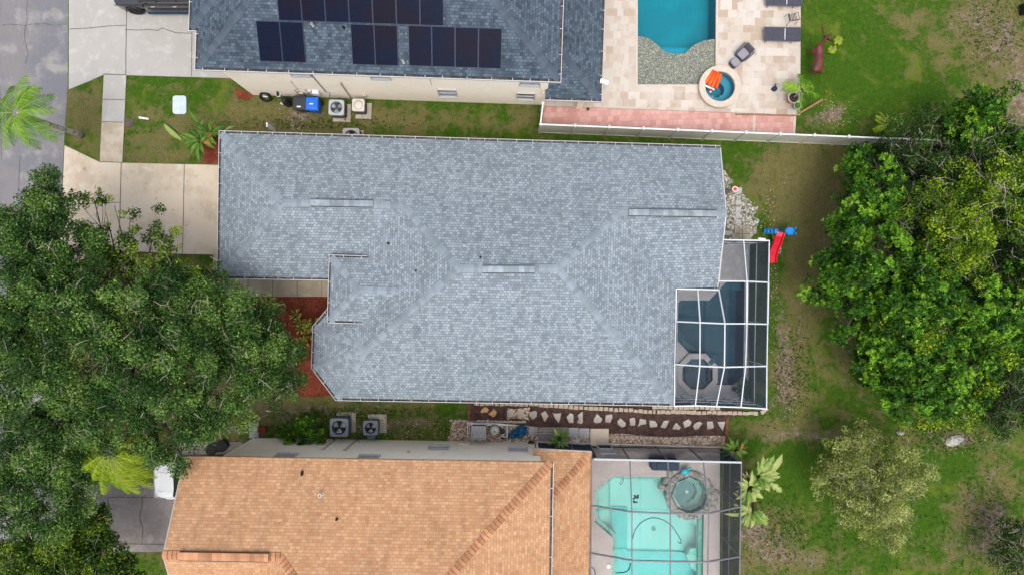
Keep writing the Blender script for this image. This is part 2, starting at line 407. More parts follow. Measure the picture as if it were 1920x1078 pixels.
M['rock'] = mat('spa rock', (.40, .39, .35), [((.22, .23, .2), 3, .4, .6), ((.52, .49, .44), 8, .5, .65)], .9, bump=.5, isl=.2)
M['cyan'] = mat('cyan plastic', (.02, .6, .72), rough=.4)
M['utility'] = mat('pale green utility lid', (.56, .64, .67), [((.5, .58, .62), 3, .4, .6)], .6)
M['brownlid'] = mat('brown meter lid', (.13, .09, .085), [((.09, .06, .06), 8, .4, .6)], .8)
M['wood'] = mat('wood', (.36, .20, .10), [((.26, .14, .07), 5, .4, .6)], .8)
M['heater'] = mat('heater top', (.36, .355, .36), [((.31, .3, .305), 4, .4, .6)], .5)
M['filter'] = mat('filter tank', (.56, .53, .48), [((.5, .47, .42), 3, .4, .6)], .5)
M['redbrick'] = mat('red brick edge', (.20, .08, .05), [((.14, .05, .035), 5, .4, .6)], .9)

def m_grid(name, cols, bw, rh, mortar, cm, off=.5, kind='Object', rot=0, layers=(), rough=.7):
    m, nt, N, L = newmat(name); v = coords(nt, kind, None, rot)
    b = N.new('ShaderNodeTexBrick'); b.inputs['Scale'].default_value = 1; b.inputs['Brick Width'].default_value = bw
    b.inputs['Row Height'].default_value = rh; b.inputs['Mortar Size'].default_value = mortar; b.offset = off
    b.inputs['Color1'].default_value = rgba(cols[0]); b.inputs['Color2'].default_value = rgba(cols[1]); b.inputs['Mortar'].default_value = rgba(cm)
    L.new(v, b.inputs['Vector']); c = b.outputs['Color']
    for (c2, sc, lo, hi, amt) in layers:
        c = mixc(nt, mapr(nt, noise(nt, v, sc, 5), lo, hi, 0, amt), c, c2)
    finish(nt, c, rough, 0, None, .3, .02, .3); return m
M['pink'] = m_grid('pink pavers', ((.52, .25, .215), (.66, .37, .325)), .3, .3, .007, (.38, .24, .2), .5, rot=-.03,
                   layers=(((.7, .45, .4), 1, .5, .7, .6), ((.4, .2, .17), 5, .6, .75, .5)))
def m_trav():
    # french-pattern travertine: two brick layers picked by a third, coarse one
    m, nt, N, L = newmat('travertine pavers'); v = coords(nt, 'Object', None, .012)
    def brick(w, h, c1, c2, off, fr=2):
        b = N.new('ShaderNodeTexBrick'); b.inputs['Scale'].default_value = 1; b.inputs['Brick Width'].default_value = w; b.inputs['Row Height'].default_value = h
        b.inputs['Mortar Size'].default_value = .004; b.offset = off; b.offset_frequency = fr
        b.inputs['Color1'].default_value = rgba(c1); b.inputs['Color2'].default_value = rgba(c2); b.inputs['Mortar'].default_value = (.5, .4, .31, 1)
        L.new(v, b.inputs['Vector']); return b
    a = brick(.61, .405, (0.42, 0.323, 0.244), (0.613, 0.546, 0.479), .33, 3); b = brick(.405, .405, (0.462, 0.37, 0.294), (0.58, 0.529, 0.47), .5)
    k = brick(1.22, .81, (0, 0, 0), (1, 1, 1), .25, 2)
    bw = N.new('ShaderNodeRGBToBW'); L.new(k.outputs['Color'], bw.inputs[0])
    c = mixc(nt, mapr(nt, bw.outputs[0], .36, .44), a.outputs['Color'], b.outputs['Color'])
    for c2, sc, lo, hi, amt in (((0.596, 0.554, 0.512), .9, .45, .65, .5), ((0.42, 0.302, 0.21), 1.7, .55, .72, .55), ((0.42, 0.302, 0.227), 5, .63, .76, .55), ((0.47, 0.458, 0.454), 2.6, .62, .74, .5)):
        c = mixc(nt, mapr(nt, noise(nt, v, sc, 6), lo, hi, 0, amt), c, c2)
    finish(nt, c, .7); return m
M['travertine'] = m_trav()
def m_speckle(name, cols, scale, rough=.8, bump=.3):
    m, nt, N, L = newmat(name); v = coords(nt)
    vo = N.new('ShaderNodeTexVoronoi'); vo.inputs['Scale'].default_value = scale; L.new(v, vo.inputs['Vector'])
    sp = N.new('ShaderNodeSeparateColor'); L.new(vo.outputs['Color'], sp.inputs[0])
    r = N.new('ShaderNodeValToRGB'); r.color_ramp.interpolation = 'CONSTANT'
    for i, c in enumerate(cols):
        e = r.color_ramp.elements[i] if i < 2 else r.color_ramp.elements.new(i / len(cols))
        e.position = i / len(cols); e.color = rgba(c)
    L.new(sp.outputs[0], r.inputs[0])
    d = mapr(nt, vo.outputs['Distance'], .35, .75, 1., .45); cc = N.new('ShaderNodeCombineColor'); [L.new(d, cc.inputs[i]) for i in range(3)]
    c = mixc(nt, 1., r.outputs[0], cc.outputs[0], 'MULTIPLY')
    finish(nt, c, rough, 0, vo.outputs['Distance'], -bump, .02, .3); return m
M['pebble'] = m_speckle('shelf pebbles', [(.13, .17, .13), (.30, .30, .23), (.20, .22, .17), (.46, .42, .32), (.24, .27, .22), (.16, .19, .19)], 24, .5)
M['gravel'] = m_speckle('white gravel', [(.5, .48, .44), (.28, .26, .2), (.62, .6, .56), (.4, .37, .3), (.16, .17, .09)], 13)
M['river'] = m_speckle('tan river rock', [(.45, .3, .2), (.62, .5, .38), (.3, .2, .13), (.55, .38, .27), (.68, .6, .5)], 11)
def m_solar():
    m, nt, N, L = newmat('solar cells'); v = coords(nt, 'UV')
    b = N.new('ShaderNodeTexBrick'); b.inputs['Scale'].default_value = 1; b.inputs['Brick Width'].default_value = .1; b.inputs['Row Height'].default_value = .1667
    b.offset = 0; b.inputs['Mortar Size'].default_value = .0022; b.inputs['Color1'].default_value = (.003, .006, .017, 1); b.inputs['Color2'].default_value = (.004, .007, .021, 1)
    b.inputs['Mortar'].default_value = (.008, .014, .034, 1); L.new(v, b.inputs['Vector'])
    c = mixc(nt, mapr(nt, noise(nt, coords(nt), .5, 2), .42, .65, 0, .6), b.outputs['Color'], (.012, .007, .012))
    finish(nt, c, .3, 0, None, .3, .02, .03); return m
M['solar'] = m_solar()
M['solarframe'] = mat('blue black panel rim', (.012, .035, .085), rough=.4)
def m_water(name, tint, refl=.02, amp=.05, sc=1.3):
    m, nt, N, L = newmat(name); t = N.new('ShaderNodeBsdfTransparent'); t.inputs[0].default_value = rgba(tint)
    g = N.new('ShaderNodeBsdfGlossy'); g.inputs['Roughness'].default_value = .03; g.inputs['Color'].default_value = (.9, .95, 1, 1)
    bn = N.new('ShaderNodeBump'); bn.inputs['Strength'].default_value = amp; bn.inputs['Distance'].default_value = .1
    L.new(noise(nt, coords(nt), sc, 3, .5), bn.inputs['Height']); L.new(bn.outputs[0], g.inputs['Normal'])
    x = N.new('ShaderNodeMixShader'); fr = N.new('ShaderNodeFresnel'); fr.inputs[0].default_value = 1.33; L.new(bn.outputs[0], fr.inputs['Normal'])
    k = mth(nt, 'MULTIPLY', fr.outputs[0], .7)
    L.new(k, x.inputs[0]); L.new(t.outputs[0], x.inputs[1]); L.new(g.outputs[0], x.inputs[2])
    o = N.new('ShaderNodeOutputMaterial'); L.new(x.outputs[0], o.inputs[0]); return m
KC = 1.0
M['water_teal'] = m_water('pool water teal', (.62, .92, .96))
M['water_grey'] = m_water('pool water dark', (.7, .88, .92))
M['water_aqua'] = m_water('pool water aqua', (.75, .97, .95))
def m_screen(name, col, fac):
    m, nt, N, L = newmat(name); t = N.new('ShaderNodeBsdfTransparent'); d = N.new('ShaderNodeBsdfDiffuse'); d.inputs[0].default_value = rgba(col)
    x = N.new('ShaderNodeMixShader'); f = mapr(nt, noise(nt, coords(nt), .9, 3), .3, .7, fac * .9, fac * 1.1)
    L.new(f, x.inputs[0]); L.new(t.outputs[0], x.inputs[1]); L.new(d.outputs[0], x.inputs[2])
    o = N.new('ShaderNodeOutputMaterial'); L.new(x.outputs[0], o.inputs[0]); return m
KC = .8
M['screen'] = m_screen('insect screen', (.055, .07, .10), .26)
M['screen_wall'] = m_screen('insect screen wall', (.028, .036, .06), .76)
M['screen_roof2'] = m_screen('insect screen pale', (.10, .10, .11), .2)
def m_leaf(name, c1, c2, c3, trans=.3, rough=.55, gl=.012):
    m, nt, N, L = newmat(name); a = N.new('ShaderNodeAttribute'); a.attribute_name = 'tint'
    r = N.new('ShaderNodeValToRGB'); r.color_ramp.elements[0].color = rgba(c1); r.color_ramp.elements[1].color = rgba(c3)
    e = r.color_ramp.elements.new(.5); e.color = rgba(c2); L.new(a.outputs['Fac'], r.inputs[0])
    d = N.new('ShaderNodeBsdfDiffuse'); t = N.new('ShaderNodeBsdfTranslucent'); g = N.new('ShaderNodeBsdfGlossy'); g.inputs['Roughness'].default_value = rough
    L.new(r.outputs[0], d.inputs[0]); L.new(r.outputs[0], t.inputs[0])
    x = N.new('ShaderNodeMixShader'); x.inputs[0].default_value = trans; L.new(d.outputs[0], x.inputs[1]); L.new(t.outputs[0], x.inputs[2])
    y = N.new('ShaderNodeMixShader'); y.inputs[0].default_value = gl; L.new(x.outputs[0], y.inputs[1]); L.new(g.outputs[0], y.inputs[2])
    o = N.new('ShaderNodeOutputMaterial'); L.new(y.outputs[0], o.inputs[0]); return m
M['leaf_oak'] = m_leaf('oak leaves', (.014, .05, .010), (.075, .165, .030), (.27, .42, .085), .2)
M['leaf_oak2'] = m_leaf('yellow green oak leaves', (.014, .045, .006), (.09, .17, .014), (.32, .42, .04), .2)
M['leaf_bright'] = m_leaf('bright broad leaves', (.005, .032, .002), (.06, .19, .006), (.28, .50, .03), .2)
M['leaf_yellow'] = m_leaf('yellow green leaves', (.015, .05, .003), (.13, .25, .006), (.42, .52, .03), .2)
M['leaf_dark'] = m_leaf('dark green leaves', (.008, .028, .005), (.03, .08, .012), (.12, .21, .03), .15)
M['leaf_olive'] = m_leaf('olive grey leaves', (.13, .18, .03), (.42, .48, .12), (.82, .84, .34), .3)
M['leaf_palm'] = m_leaf('palm leaflets', (.02, .09, .004), (.11, .30, .006), (.38, .62, .03), .25)
M['leaf_palmy'] = m_leaf('yellow palm leaflets', (.14, .26, .01), (.30, .44, .015), (.55, .64, .05), .35)
M['leaf_banana'] = m_leaf('banana leaves', (.03, .10, .012), (.15, .30, .04), (.52, .58, .2), .35)
M['leaf_dry'] = m_leaf('dry leaves', (.2, .11, .08), (.42, .3, .2), (.62, .52, .4), .2)
M['leaf_croton'] = m_leaf('yellow croton', (.12, .14, .02), (.45, .40, .05), (.75, .65, .12), .3)
M['leaf_red'] = m_leaf('orange red leaves', (.25, .05, .02), (.5, .12, .04), (.7, .25, .1), .3)
# ------------------------------------------------------------------ pools outlines (needed by the ground)
poolN = PS([(1195, -60), (1343, -60), (1341, 160), (1195, 160)])
poolM = PS([(1268, 571), (1276, 563), (1329, 563), (1361, 529), (1395.5, 529), (1393, 704), (1375, 721), (1344, 721), (1343, 700), (1322, 661), (1291, 661), (1268, 637)])
spaM_c = P(1305.5, 700); spaM_out = circle(spaM_c, 1.17, 8, 0, PI / 8); spaM_in = circle(spaM_c, .87, 8, 0, PI / 8)
poolS = PS([(1148.6, 891), (1253, 893.5), (1255, 925), (1275, 955), (1290, 962), (1319, 962), (1316, 1160), (1145, 1160), (1149, 1006.5), (1115.5, 977), (1116.5, 919)])
spaS_c = P(1291, 925)
spaN_c = P(1350.5, 162.5)
# ------------------------------------------------------------------ ground
def axis(lo, hi, step, far):
    a = list(np.arange(lo, hi + .001, step)); x = step
    while a[-1] < far: x *= 1.5; a.append(a[-1] + x)
    b = []; x = step; c = lo
    while c > -far: x *= 1.5; c -= x; b.append(c)
    return np.array(list(reversed(b)) + a)
def make_ground():
    xs = axis(-28.4, 28.4, .2, 420); ys = axis(-16.6, 16.6, .2, 420)
    X, Y = np.meshgrid(xs, ys); nx, ny = len(xs), len(ys)
    px = X * F / H + 960; py = 539 - Y * F / H
    dry = np.full(X.shape, .40); bare = np.full(X.shape, .10)
    def blob(a, x, y, rx, ry, val):
        w = np.exp(-(((px - x) / rx) ** 2 + ((py - y) / ry) ** 2)); a[:] = a * (1 - w) + val * w
    D = [(160, 165, 40, 20, .2), (155, 205, 30, 26, .85), (160, 270, 30, 25, .55), (270, 175, 60, 28, .28), (380, 170, 60, 30, .32), (300, 230, 70, 30, .5),
         (310, 285, 90, 25, .68), (360, 210, 30, 25, .5), (500, 225, 80, 28, .8), (620, 235, 50, 20, .8), (720, 225, 50, 30, .42), (830, 225, 80, 25, .42), (900, 215, 60, 25, .35), (985, 215, 25, 25, .7),
         (1080, 262, 90, 8, .35), (1400, 280, 60, 14, .3), (1620, 90, 120, 110, .12), (1560, 120, 50, 110, .08), (1740, 60, 60, 90, .45), (1760, 160, 60, 60, .28), (1850, 60, 60, 90, .8), (1900, 150, 40, 80, .8),
         (1680, 190, 60, 30, .15), (1470, 330, 60, 50, .75), (1395, 310, 30, 30, .25), (1540, 400, 50, 120, .85), (1500, 330, 60, 60, .85), (1430, 410, 20, 25, .25), (1460, 520, 25, 60, .35), (1510, 500, 30, 80, .85), (1500, 600, 25, 60, .62),
         (1455, 600, 12, 80, .3), (1480, 700, 30, 60, .55), (1460, 770, 60, 30, .35), (1550, 690, 60, 50, .55), (1580, 770, 60, 40, .4), (1480, 800, 60, 16, .75), (1530, 815, 50, 12, .8), (1500, 900, 45, 60, .08),
         (1470, 990, 60, 50, .6), (1420, 1040, 40, 40, .7), (1570, 1010, 80, 50, .3), (1640, 1040, 60, 40, .3), (1780, 880, 70, 50, .12), (1740, 960, 50, 50, .1), (1830, 950, 60, 40, .5), (1780, 1040, 60, 30, .5), (1880, 900, 40, 40, .45), (1700, 830, 60, 20, .5), (1800, 820, 80, 20, .5),
         (560, 765, 120, 18, .55), (700, 765, 60, 12, .5), (780, 770, 70, 20, .62), (850, 765, 30, 20, .3), (540, 790, 60, 15, .3), (300, 700, 300, 200, .7)]
    B = [(500, 235, 60, 14, .35), (560, 222, 22, 30, .75), (548, 200, 40, 14, .5), (155, 210, 22, 18, .3), (1560, 215, 26, 22, .75), (1530, 228, 20, 12, .6), (1880, 80, 50, 60, .6), (1830, 30, 50, 40, .55), (1910, 180, 30, 60, .8),
         (1470, 690, 18, 60, .55), (1470, 740, 24, 34, .6), (1480, 812, 60, 14, .65), (1540, 815, 40, 12, .6), (1430, 1010, 40, 30, .55), (1480, 1030, 50, 30, .4), (1850, 990, 40, 60, .55), (1790, 822, 34, 14, .9), (1730, 808, 28, 10, .55), (1870, 830, 30, 20, .5), (1800, 1020, 50, 30, .45),
         (600, 765, 90, 8, .55), (720, 763, 60, 8, .5), (780, 790, 60, 12, .6), (700, 800, 60, 12, .75), (500, 770, 60, 10, .5), (560, 790, 60, 20, .6), (300, 700, 300, 200, .6), (1500, 330, 40, 30, .2), (1400, 350, 14, 40, .4), (1540, 430, 60, 120, .22), (1590, 500, 40, 200, .3), (1700, 500, 150, 200, .7),
         (990, 225, 20, 20, .4), (1000, 850, 150, 40, .5)]
    D += [(700, 225, 200, 24, .72), (470, 220, 50, 30, .8), (300, 250, 90, 40, .6), (155, 200, 40, 40, .75), (1520, 360, 45, 60, .8), (1545, 480, 36, 90, .78), (1490, 560, 18, 60, .65), (1500, 640, 30, 40, .6), (1480, 720, 26, 40, .8), (1560, 740, 30, 30, .35), (1440, 330, 40, 20, .8), (1860, 900, 40, 60, .6), (1800, 960, 26, 40, .7), (1870, 1040, 40, 40, .5), (1500, 1050, 60, 24, .75), (1640, 60, 26, 40, .35), (1700, 40, 30, 30, .65), (1760, 100, 24, 40, .6)]
    B += [(1466, 640, 14, 80, .6), (1478, 700, 16, 50, .75), (1500, 600, 10, 60, .4), (1450, 820, 36, 10, .5), (1415, 990, 24, 30, .75), (1450, 1040, 30, 24, .7), (1520, 1050, 40, 16, .55), (1868, 990, 30, 50, .75), (1820, 940, 16, 30, .6), (1860, 890, 24, 20, .5), (1780, 60, 16, 40, .4), (1400, 400, 30, 60, .3)]
    for b in D: blob(dry, *b)
    for b in B: blob(bare, *b)
    polys = [offset(ccw(p), .03) for p in (poolN, poolM, poolS)] + [circle(spaN_c, .85, 20), circle(spaM_c, .88, 12), circle(spaS_c, 1.0, 16)]
    V = np.stack([X.ravel(), Y.ravel(), np.zeros(X.size)], 1)
    hole = np.zeros(X.shape, bool)
    for p in polys:
        x0 = min(q[0] for q in p) - .1; x1 = max(q[0] for q in p) + .1; y0 = min(q[1] for q in p) - .1; y1 = max(q[1] for q in p) + .1
        ii, jj = np.where((X > x0) & (X < x1) & (Y > y0) & (Y < y1))
        for i, j in zip(ii, jj):
            if inside(X[i, j], Y[i, j], p): hole[i, j] = True
    fs = []
    cell = hole[:-1, :-1] | hole[1:, :-1] | hole[:-1, 1:] | hole[1:, 1:]
    for i in range(ny - 1):
        for j in range(nx - 1):
            if not cell[i, j]:
                k = i * nx + j; fs.append((k, k + 1, k + nx + 1, k + nx))
    me = bpy.data.meshes.new('ground'); me.from_pydata(V.tolist(), [], fs)
    for nm, a in (('dry', dry), ('bare', bare)):
        at = me.attributes.new(nm, 'FLOAT', 'POINT'); at.data.foreach_set('value', a.ravel().astype(np.float32))
    m, nt, N, L = newmat('lawn grass and soil'); v = coords(nt)
    def att(nm):
        a = N.new('ShaderNodeAttribute'); a.attribute_name = nm; return a.outputs['Fac']
    n1 = noise(nt, v, 1.1, 8, .68, .4); n2 = noise(nt, v, 3.7, 8, .72); n3 = noise(nt, v, 16, 5, .75); n4 = noise(nt, v, .55, 8, .65, .6)
    lush = mixc(nt, mapr(nt, n2, .3, .7), (.033, .10, .003), (.078, .155, .006)); lush = mixc(nt, mapr(nt, n3, .35, .7), lush, (.03, .07, .01))
    lush = mixc(nt, mapr(nt, n4, .5, .68, 0, .8), lush, (.13, .17, .02))
    dr = mixc(nt, mapr(nt, n2, .35, .65), (.17, .145, .05), (.105, .105, .032)); dr = mixc(nt, mapr(nt, n3, .45, .7), dr, (.24, .2, .1))
    br = mixc(nt, mapr(nt, n2, .35, .65), (.15, .095, .07), (.32, .255, .205)); br = mixc(nt, mapr(nt, n3, .55, .72, 0, .8), br, (.10, .075, .06)); br = mixc(nt, mapr(nt, n3, .2, .36, .8, 0), br, (.5, .45, .38))
    fd = mth(nt, 'ADD', mth(nt, 'MULTIPLY_ADD', att('dry'), 1.5, -.22), mth(nt, 'MULTIPLY', mth(nt, 'SUBTRACT', mth(nt, 'ADD', n1, mth(nt, 'MULTIPLY', n2, .7)), .855), 2.3))
    c = mixc(nt, mapr(nt, fd, .25, .8), lush, dr)
    nb = mth(nt, 'ADD', mth(nt, 'MULTIPLY', noise(nt, v, 1.9, 8, .7, .3), .5), mth(nt, 'MULTIPLY', n3, .5))
    fb = mth(nt, 'ADD', att('bare'), mth(nt, 'MULTIPLY', mth(nt, 'SUBTRACT', nb, .5), 3.4))
    c = mixc(nt, mapr(nt, fb, .4, .75), c, br)
    finish(nt, c, .95, 0, n3, .9, .05, .1)
    me.materials.append(m); o = bpy.data.objects.new('ground', me); C.objects.link(o); o['kind'] = 'structure'
make_ground()

def flat(name, pts, z, m, holes=(), thick=.0, kind='structure'):
    return sheet(name, [P(a, b, z) if not isinstance(a, float) or True else 0 for a, b in pts], holes, z, m, thick=thick, kind=kind)
def lines(name, segs, z, w, m):
    mb = MB()
    for s in segs:
        pts = [P(a, b, 0) for a, b in s]
        for a, b in zip(pts[:-1], pts[1:]):
            d = (b - a).normalized(); n = Vector((-d.y, d.x, 0)) * w / 2; a = a - d * w * .2; b = b + d * w * .2
            mb.add([a - n + Vector((0, 0, z)), b - n + Vector((0, 0, z)), b + n + Vector((0, 0, z)), a + n + Vector((0, 0, z))], [(0, 1, 2, 3)])
    o = mb.build(name, m); o['kind'] = 'structure'; return o
def wob(a, b, n, amp, seed):
    r = random.Random(seed); return [(a[0] + (b[0] - a[0]) * t / n + r.uniform(-amp, amp) * (0 < t < n), a[1] + (b[1] - a[1]) * t / n + r.uniform(-amp, amp) * (0 < t < n)) for t in range(n + 1)]

# roads and concrete
flat('road', [(-420, -700), (129, -700), (127, 160), (121, 250), (117, 330), (112, 700), (104, 1078), (90, 1800), (-420, 1800)], .01, M['road'])
lines('road_joint', [wob((-3, 0), (3, 300), 8, 1.5, 1), [(38, 292), (37, 312), (35, 360), (33, 520)], wob((52, 0), (48, 120), 6, 4, 3)[:7], wob((5, 48), (126, 46), 9, 2, 4)], .018, .035, mat('road seam', (.09, .09, .10), [((.16, .155, .16), 3, .4, .6)], .9))
flat('driveway', [(129, -420), (368, -420), (440, -420), (440, 100), (452, 147.5), (237, 141.5), (195, 140), (166, 153), (129, 168)], .05, M['conc_light'], thick=.06)
flat('sidewalk', [(194.5, 140.6), (236.5, 141.8), (229, 305.5), (187, 304)], .045, M['conc_light'], thick=.05)
flat('sidewalk', [(191, 229), (233, 229.8), (229, 305.2), (187.3, 303.6)], .049, M['conc_path'])
flat('driveway', [(121, 273), (187, 304.5), (229, 305.8), (440, 310.5), (440, 478), (342, 476.5), (228, 470), (165, 478), (110, 520)], .05, M['conc_warm'], thick=.06)
flat('path', [(400, 478), (425, 478), (430, 519), (660, 519), (660, 556), (395, 556)], .055, M['conc_path'], thick=.06)
flat('driveway', [(150, 905), (480, 905), (480, 1034), (214, 1034), (205, 1018), (150, 1010)], .05, M['conc_brown'], thick=.06)
flat('path', [(330, 832), (400, 826), (455, 828), (440, 856), (360, 870), (330, 880)], .05, M['conc_brown'], thick=.05)
lines('driveway_joint', [wob((239, -60), (237, 141), 10, .4, 5), [(361, 52), (360, 144)], [(129, 56), (170, 54), (207, 50), (237, 49)],
       [(237, 57), (257, 58), (285, 57), (296, 59), (305, 54), (313, 57), (331, 63), (360, 64)], [(228.6, 305), (226, 400), (222, 475)], [(346.5, 309), (345, 400), (343, 476)],
       [(195, 140), (237, 141.5)], [(187, 304), (229, 305.5)], [(192.5, 187.5), (234, 188)], [(190.5, 229), (232.5, 230.5)], [(124, 385), (228, 380)],
       [(268, 930), (267, 950), (263, 962), (264, 975), (269, 990), (267, 1020)], [(204, 930), (203, 975)], wob((205, 1018), (330, 1020), 6, .8, 8), [(205, 931), (335, 931)],
       [(466, 519), (466, 555)], [(512, 519), (512, 555)], [(558, 519), (558, 555)], [(604, 519), (604, 555)]], .0665, .032, M['joint'])
# beds
r_ = random.Random(3)
def blobpoly(pts, amp, n=4, seed=1):
    r = random.Random(seed); out = []
    for i in range(len(pts)):
        a, b = pts[i], pts[(i + 1) % len(pts)]
        for t in range(n): out.append((a[0] + (b[0] - a[0]) * t / n + r.uniform(-amp, amp), a[1] + (b[1] - a[1]) * t / n + r.uniform(-amp, amp)))
    return out
flat('mulch_bed', blobpoly([(470, 556), (655, 556), (655, 600), (600, 620), (640, 742), (560, 742), (540, 690), (505, 640)], 2.5, 4, 2), .03, M['mulch_red'])
flat('mulch_bed', blobpoly([(385, 250), (440, 245), (440, 309), (378, 308), (372, 290)], 2, 4, 3), .03, M['mulch_red'])
flat('mulch_bed', blobpoly([(440, 166), (476, 178), (470, 187), (446, 187)], 1.5, 3, 4), .03, M['mulch_red'])
flat('mulch_bed', blobpoly([(880, 752), (1262, 756), (1440, 772), (1366, 783), (1364, 817), (1230, 818), (1142, 812), (1000, 798), (880, 787)], 1.2, 5, 5), .02, M['mulch_brown'])
flat('gravel_bed', blobpoly([(866, 785), (1000, 797), (1150, 806), (1360, 818), (1360, 836), (1140, 836), (1000, 832), (840, 828), (845, 790)], 2, 5, 6), .012, M['river'])
flat('gravel_bed', blobpoly([(1345, 320), (1366, 324), (1372, 350), (1396, 368), (1416, 388), (1420, 415), (1412, 450), (1345, 452)], 5.5, 6, 7), .012, M['gravel'])
flat('gravel_bed', blobpoly([(1440, 460), (1460, 448), (1468, 470), (1452, 485), (1442, 482)], 2, 4, 8), .012, M['gravel'])
flat('gravel_bed', blobpoly([(952, 765), (992, 765), (992, 788), (950, 784)], 2, 3, 9), .026, M['river'])
flat('path', [(1378, 424), (1406, 424), (1407, 449), (1377, 449)], .035, mat('tan slab', (.42, .37, .28), [((.3, .26, .19), 3, .4, .6)], .9), thick=.03)
lines('path_joint', [[(1378, 438), (1406, 439)], [(1392, 424), (1392, 449)], [(1383, 424), (1392, 436)]], .042, .03, M['joint'])
lines('edging_strip', [[(880, 757), (879, 787)], [(1364, 783), (1361, 836)]], .035, .13, M['redbrick'])

# patio north east
flat('patio', [(1016, 150), (1040, -420), (1503, -420), (1500.5, 216.5), (1360, 211), (1018, 199)], .05, M['travertine'],
     holes=[poolN, circle(spaN_c, 1.0, 32)], thick=.08)
flat('brick_strip', [(1020, 199.6), (1360, 211.6), (1491, 216.9), (1489, 252), (1016, 235)], .04, M['pink'], thick=.05)
flat('edging_strip', [(1488.5, 216.8), (1493, 216.9), (1491, 252), (1486.5, 252)], .046, M['coping_warm'])
flat('edging_strip', [(1412, 213.5), (1417, 213.7), (1416, 250), (1411, 250)], .046, M['coping_warm'])
# decks
flat('pool_deck', [(1225, 520), (1225, 749.5), (1404.5, 750.5), (1404.5, 457), (1330, 457), (1330, 530)], .06, M['deck'], holes=[poolM, spaM_in], thick=.08)
flat('pool_deck', [(1000, 838), (1350, 841), (1349, 1250), (1000, 1250)], .06, M['deck_pink'], holes=[poolS, circle(spaS_c, .95, 20)], thick=.08)

# ------------------------------------------------------------------ houses
PITCH = .417
def ridge_cap(path, name, m, parent, drop=.34, w=.17, seg=.21, lift=.02, seed=0, dark=None):
    for a, b in path:
        mb = MB(); a = Vector(a); b = Vector(b); d = b - a; L = d.length; d.normalize(); sd = Vector((d.y, -d.x, 0)).normalized(); n = max(1, int(L / seg))
        for i in range(n):
            p = a + d * (L * i / n - .015); q = a + d * (L * (i + 1) / n + .03); l0 = Vector((0, 0, lift)); l1 = Vector((0, 0, lift + .016))
            dn = Vector((0, 0, -drop * w)); th = Vector((0, 0, -.02))
            vs = [p + sd * w + dn + l0, p + l0, p - sd * w + dn + l0, q + sd * w + dn + l1, q + l1, q - sd * w + dn + l1]
            vs += [v + th for v in vs]
            mb.add(vs, [(0, 1, 4, 3), (1, 2, 5, 4), (3, 4, 10, 9), (4, 5, 11, 10), (1, 0, 6, 7), (2, 1, 7, 8), (0, 3, 9, 6), (5, 2, 8, 11)])
            if dark:   # butt-edge shadow and adhesive line painted as a dark strip at the lap
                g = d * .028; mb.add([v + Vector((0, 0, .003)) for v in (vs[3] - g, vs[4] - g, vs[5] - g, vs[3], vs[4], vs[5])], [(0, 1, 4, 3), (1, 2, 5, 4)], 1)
        o = mb.build(name, [m, dark] if dark else m, parent)
    return o
def vent_strip(a, b, name, m, parent, w=.30, seg=.22):
    """raised ridge vent: shingled hump with dark slots along both sides"""
    a = Vector(a); b = Vector(b); d = (b - a); L = d.length; d.normalize(); sd = Vector((d.y, -d.x, 0)); up = Vector((0, 0, 1)); mb = MB()
    mb.obox((a + b) / 2 + up * .01, d, sd, up, L / 2, w / 2 + .03, .032, 1)
    n = int(L / seg)
    for i in range(n):
        p = a + d * (L * i / n); q = a + d * (L * (i + 1) / n + .005); z0 = up * .065; dn = up * -.02
        vs = [p + sd * w / 2 + z0 + dn, p + z0 + up * .012, p - sd * w / 2 + z0 + dn, q + sd * w / 2 + z0 + dn + up * .01, q + z0 + up * .022, q - sd * w / 2 + z0 + dn + up * .01]
        mb.add(vs, [(0, 1, 4, 3), (1, 2, 5, 4)], 0)
    return mb.build(name, [m, M['dark']], parent)
def gutter(path, parent, closed=False, w=.13, m='white', strap=.85, name='gutter', seed=0):
    """open channel outside the given eave line (outward is to its right)"""
    prof = [(0.0, 0.0), (0.0, -.12), (w, -.12), (w, .0), (w - .03, .004)]
    rings = [offset(path, o, closed) for o, _ in prof]
    mb = MB(); n = len(path); k = n if closed else n - 1
    for i in range(k):
        j = (i + 1) % n
        for q in range(len(prof) - 1):
            a, b, c, d = rings[q][i], rings[q][j], rings[q + 1][j], rings[q + 1][i]
            up0 = Vector((0, 0, prof[q][1])); up1 = Vector((0, 0, prof[q + 1][1]))
            mb.add([a + up0, b + up0, c + up1, d + up1], [(3, 2, 1, 0)], 1 if q in (0, 1) else 0)
    sm = mb; r = random.Random(seed)
    for i in range(k):
        j = (i + 1) % n; a = Vector(path[i]); b = Vector(path[j]); L = (b - a).length; d = (b - a).normalized(); out = Vector((d.y, -d.x, 0)); t = .25
        while t < L - .1:
            c = a + d * t; sm.obox(c + out * w / 2 + Vector((0, 0, .012)), d, out, (0, 0, 1), .014, w / 2 + .004, .006); t += strap * r.uniform(.75, 1.2)
    return mb.build(name, [M[m], M['gutter_in']], parent)
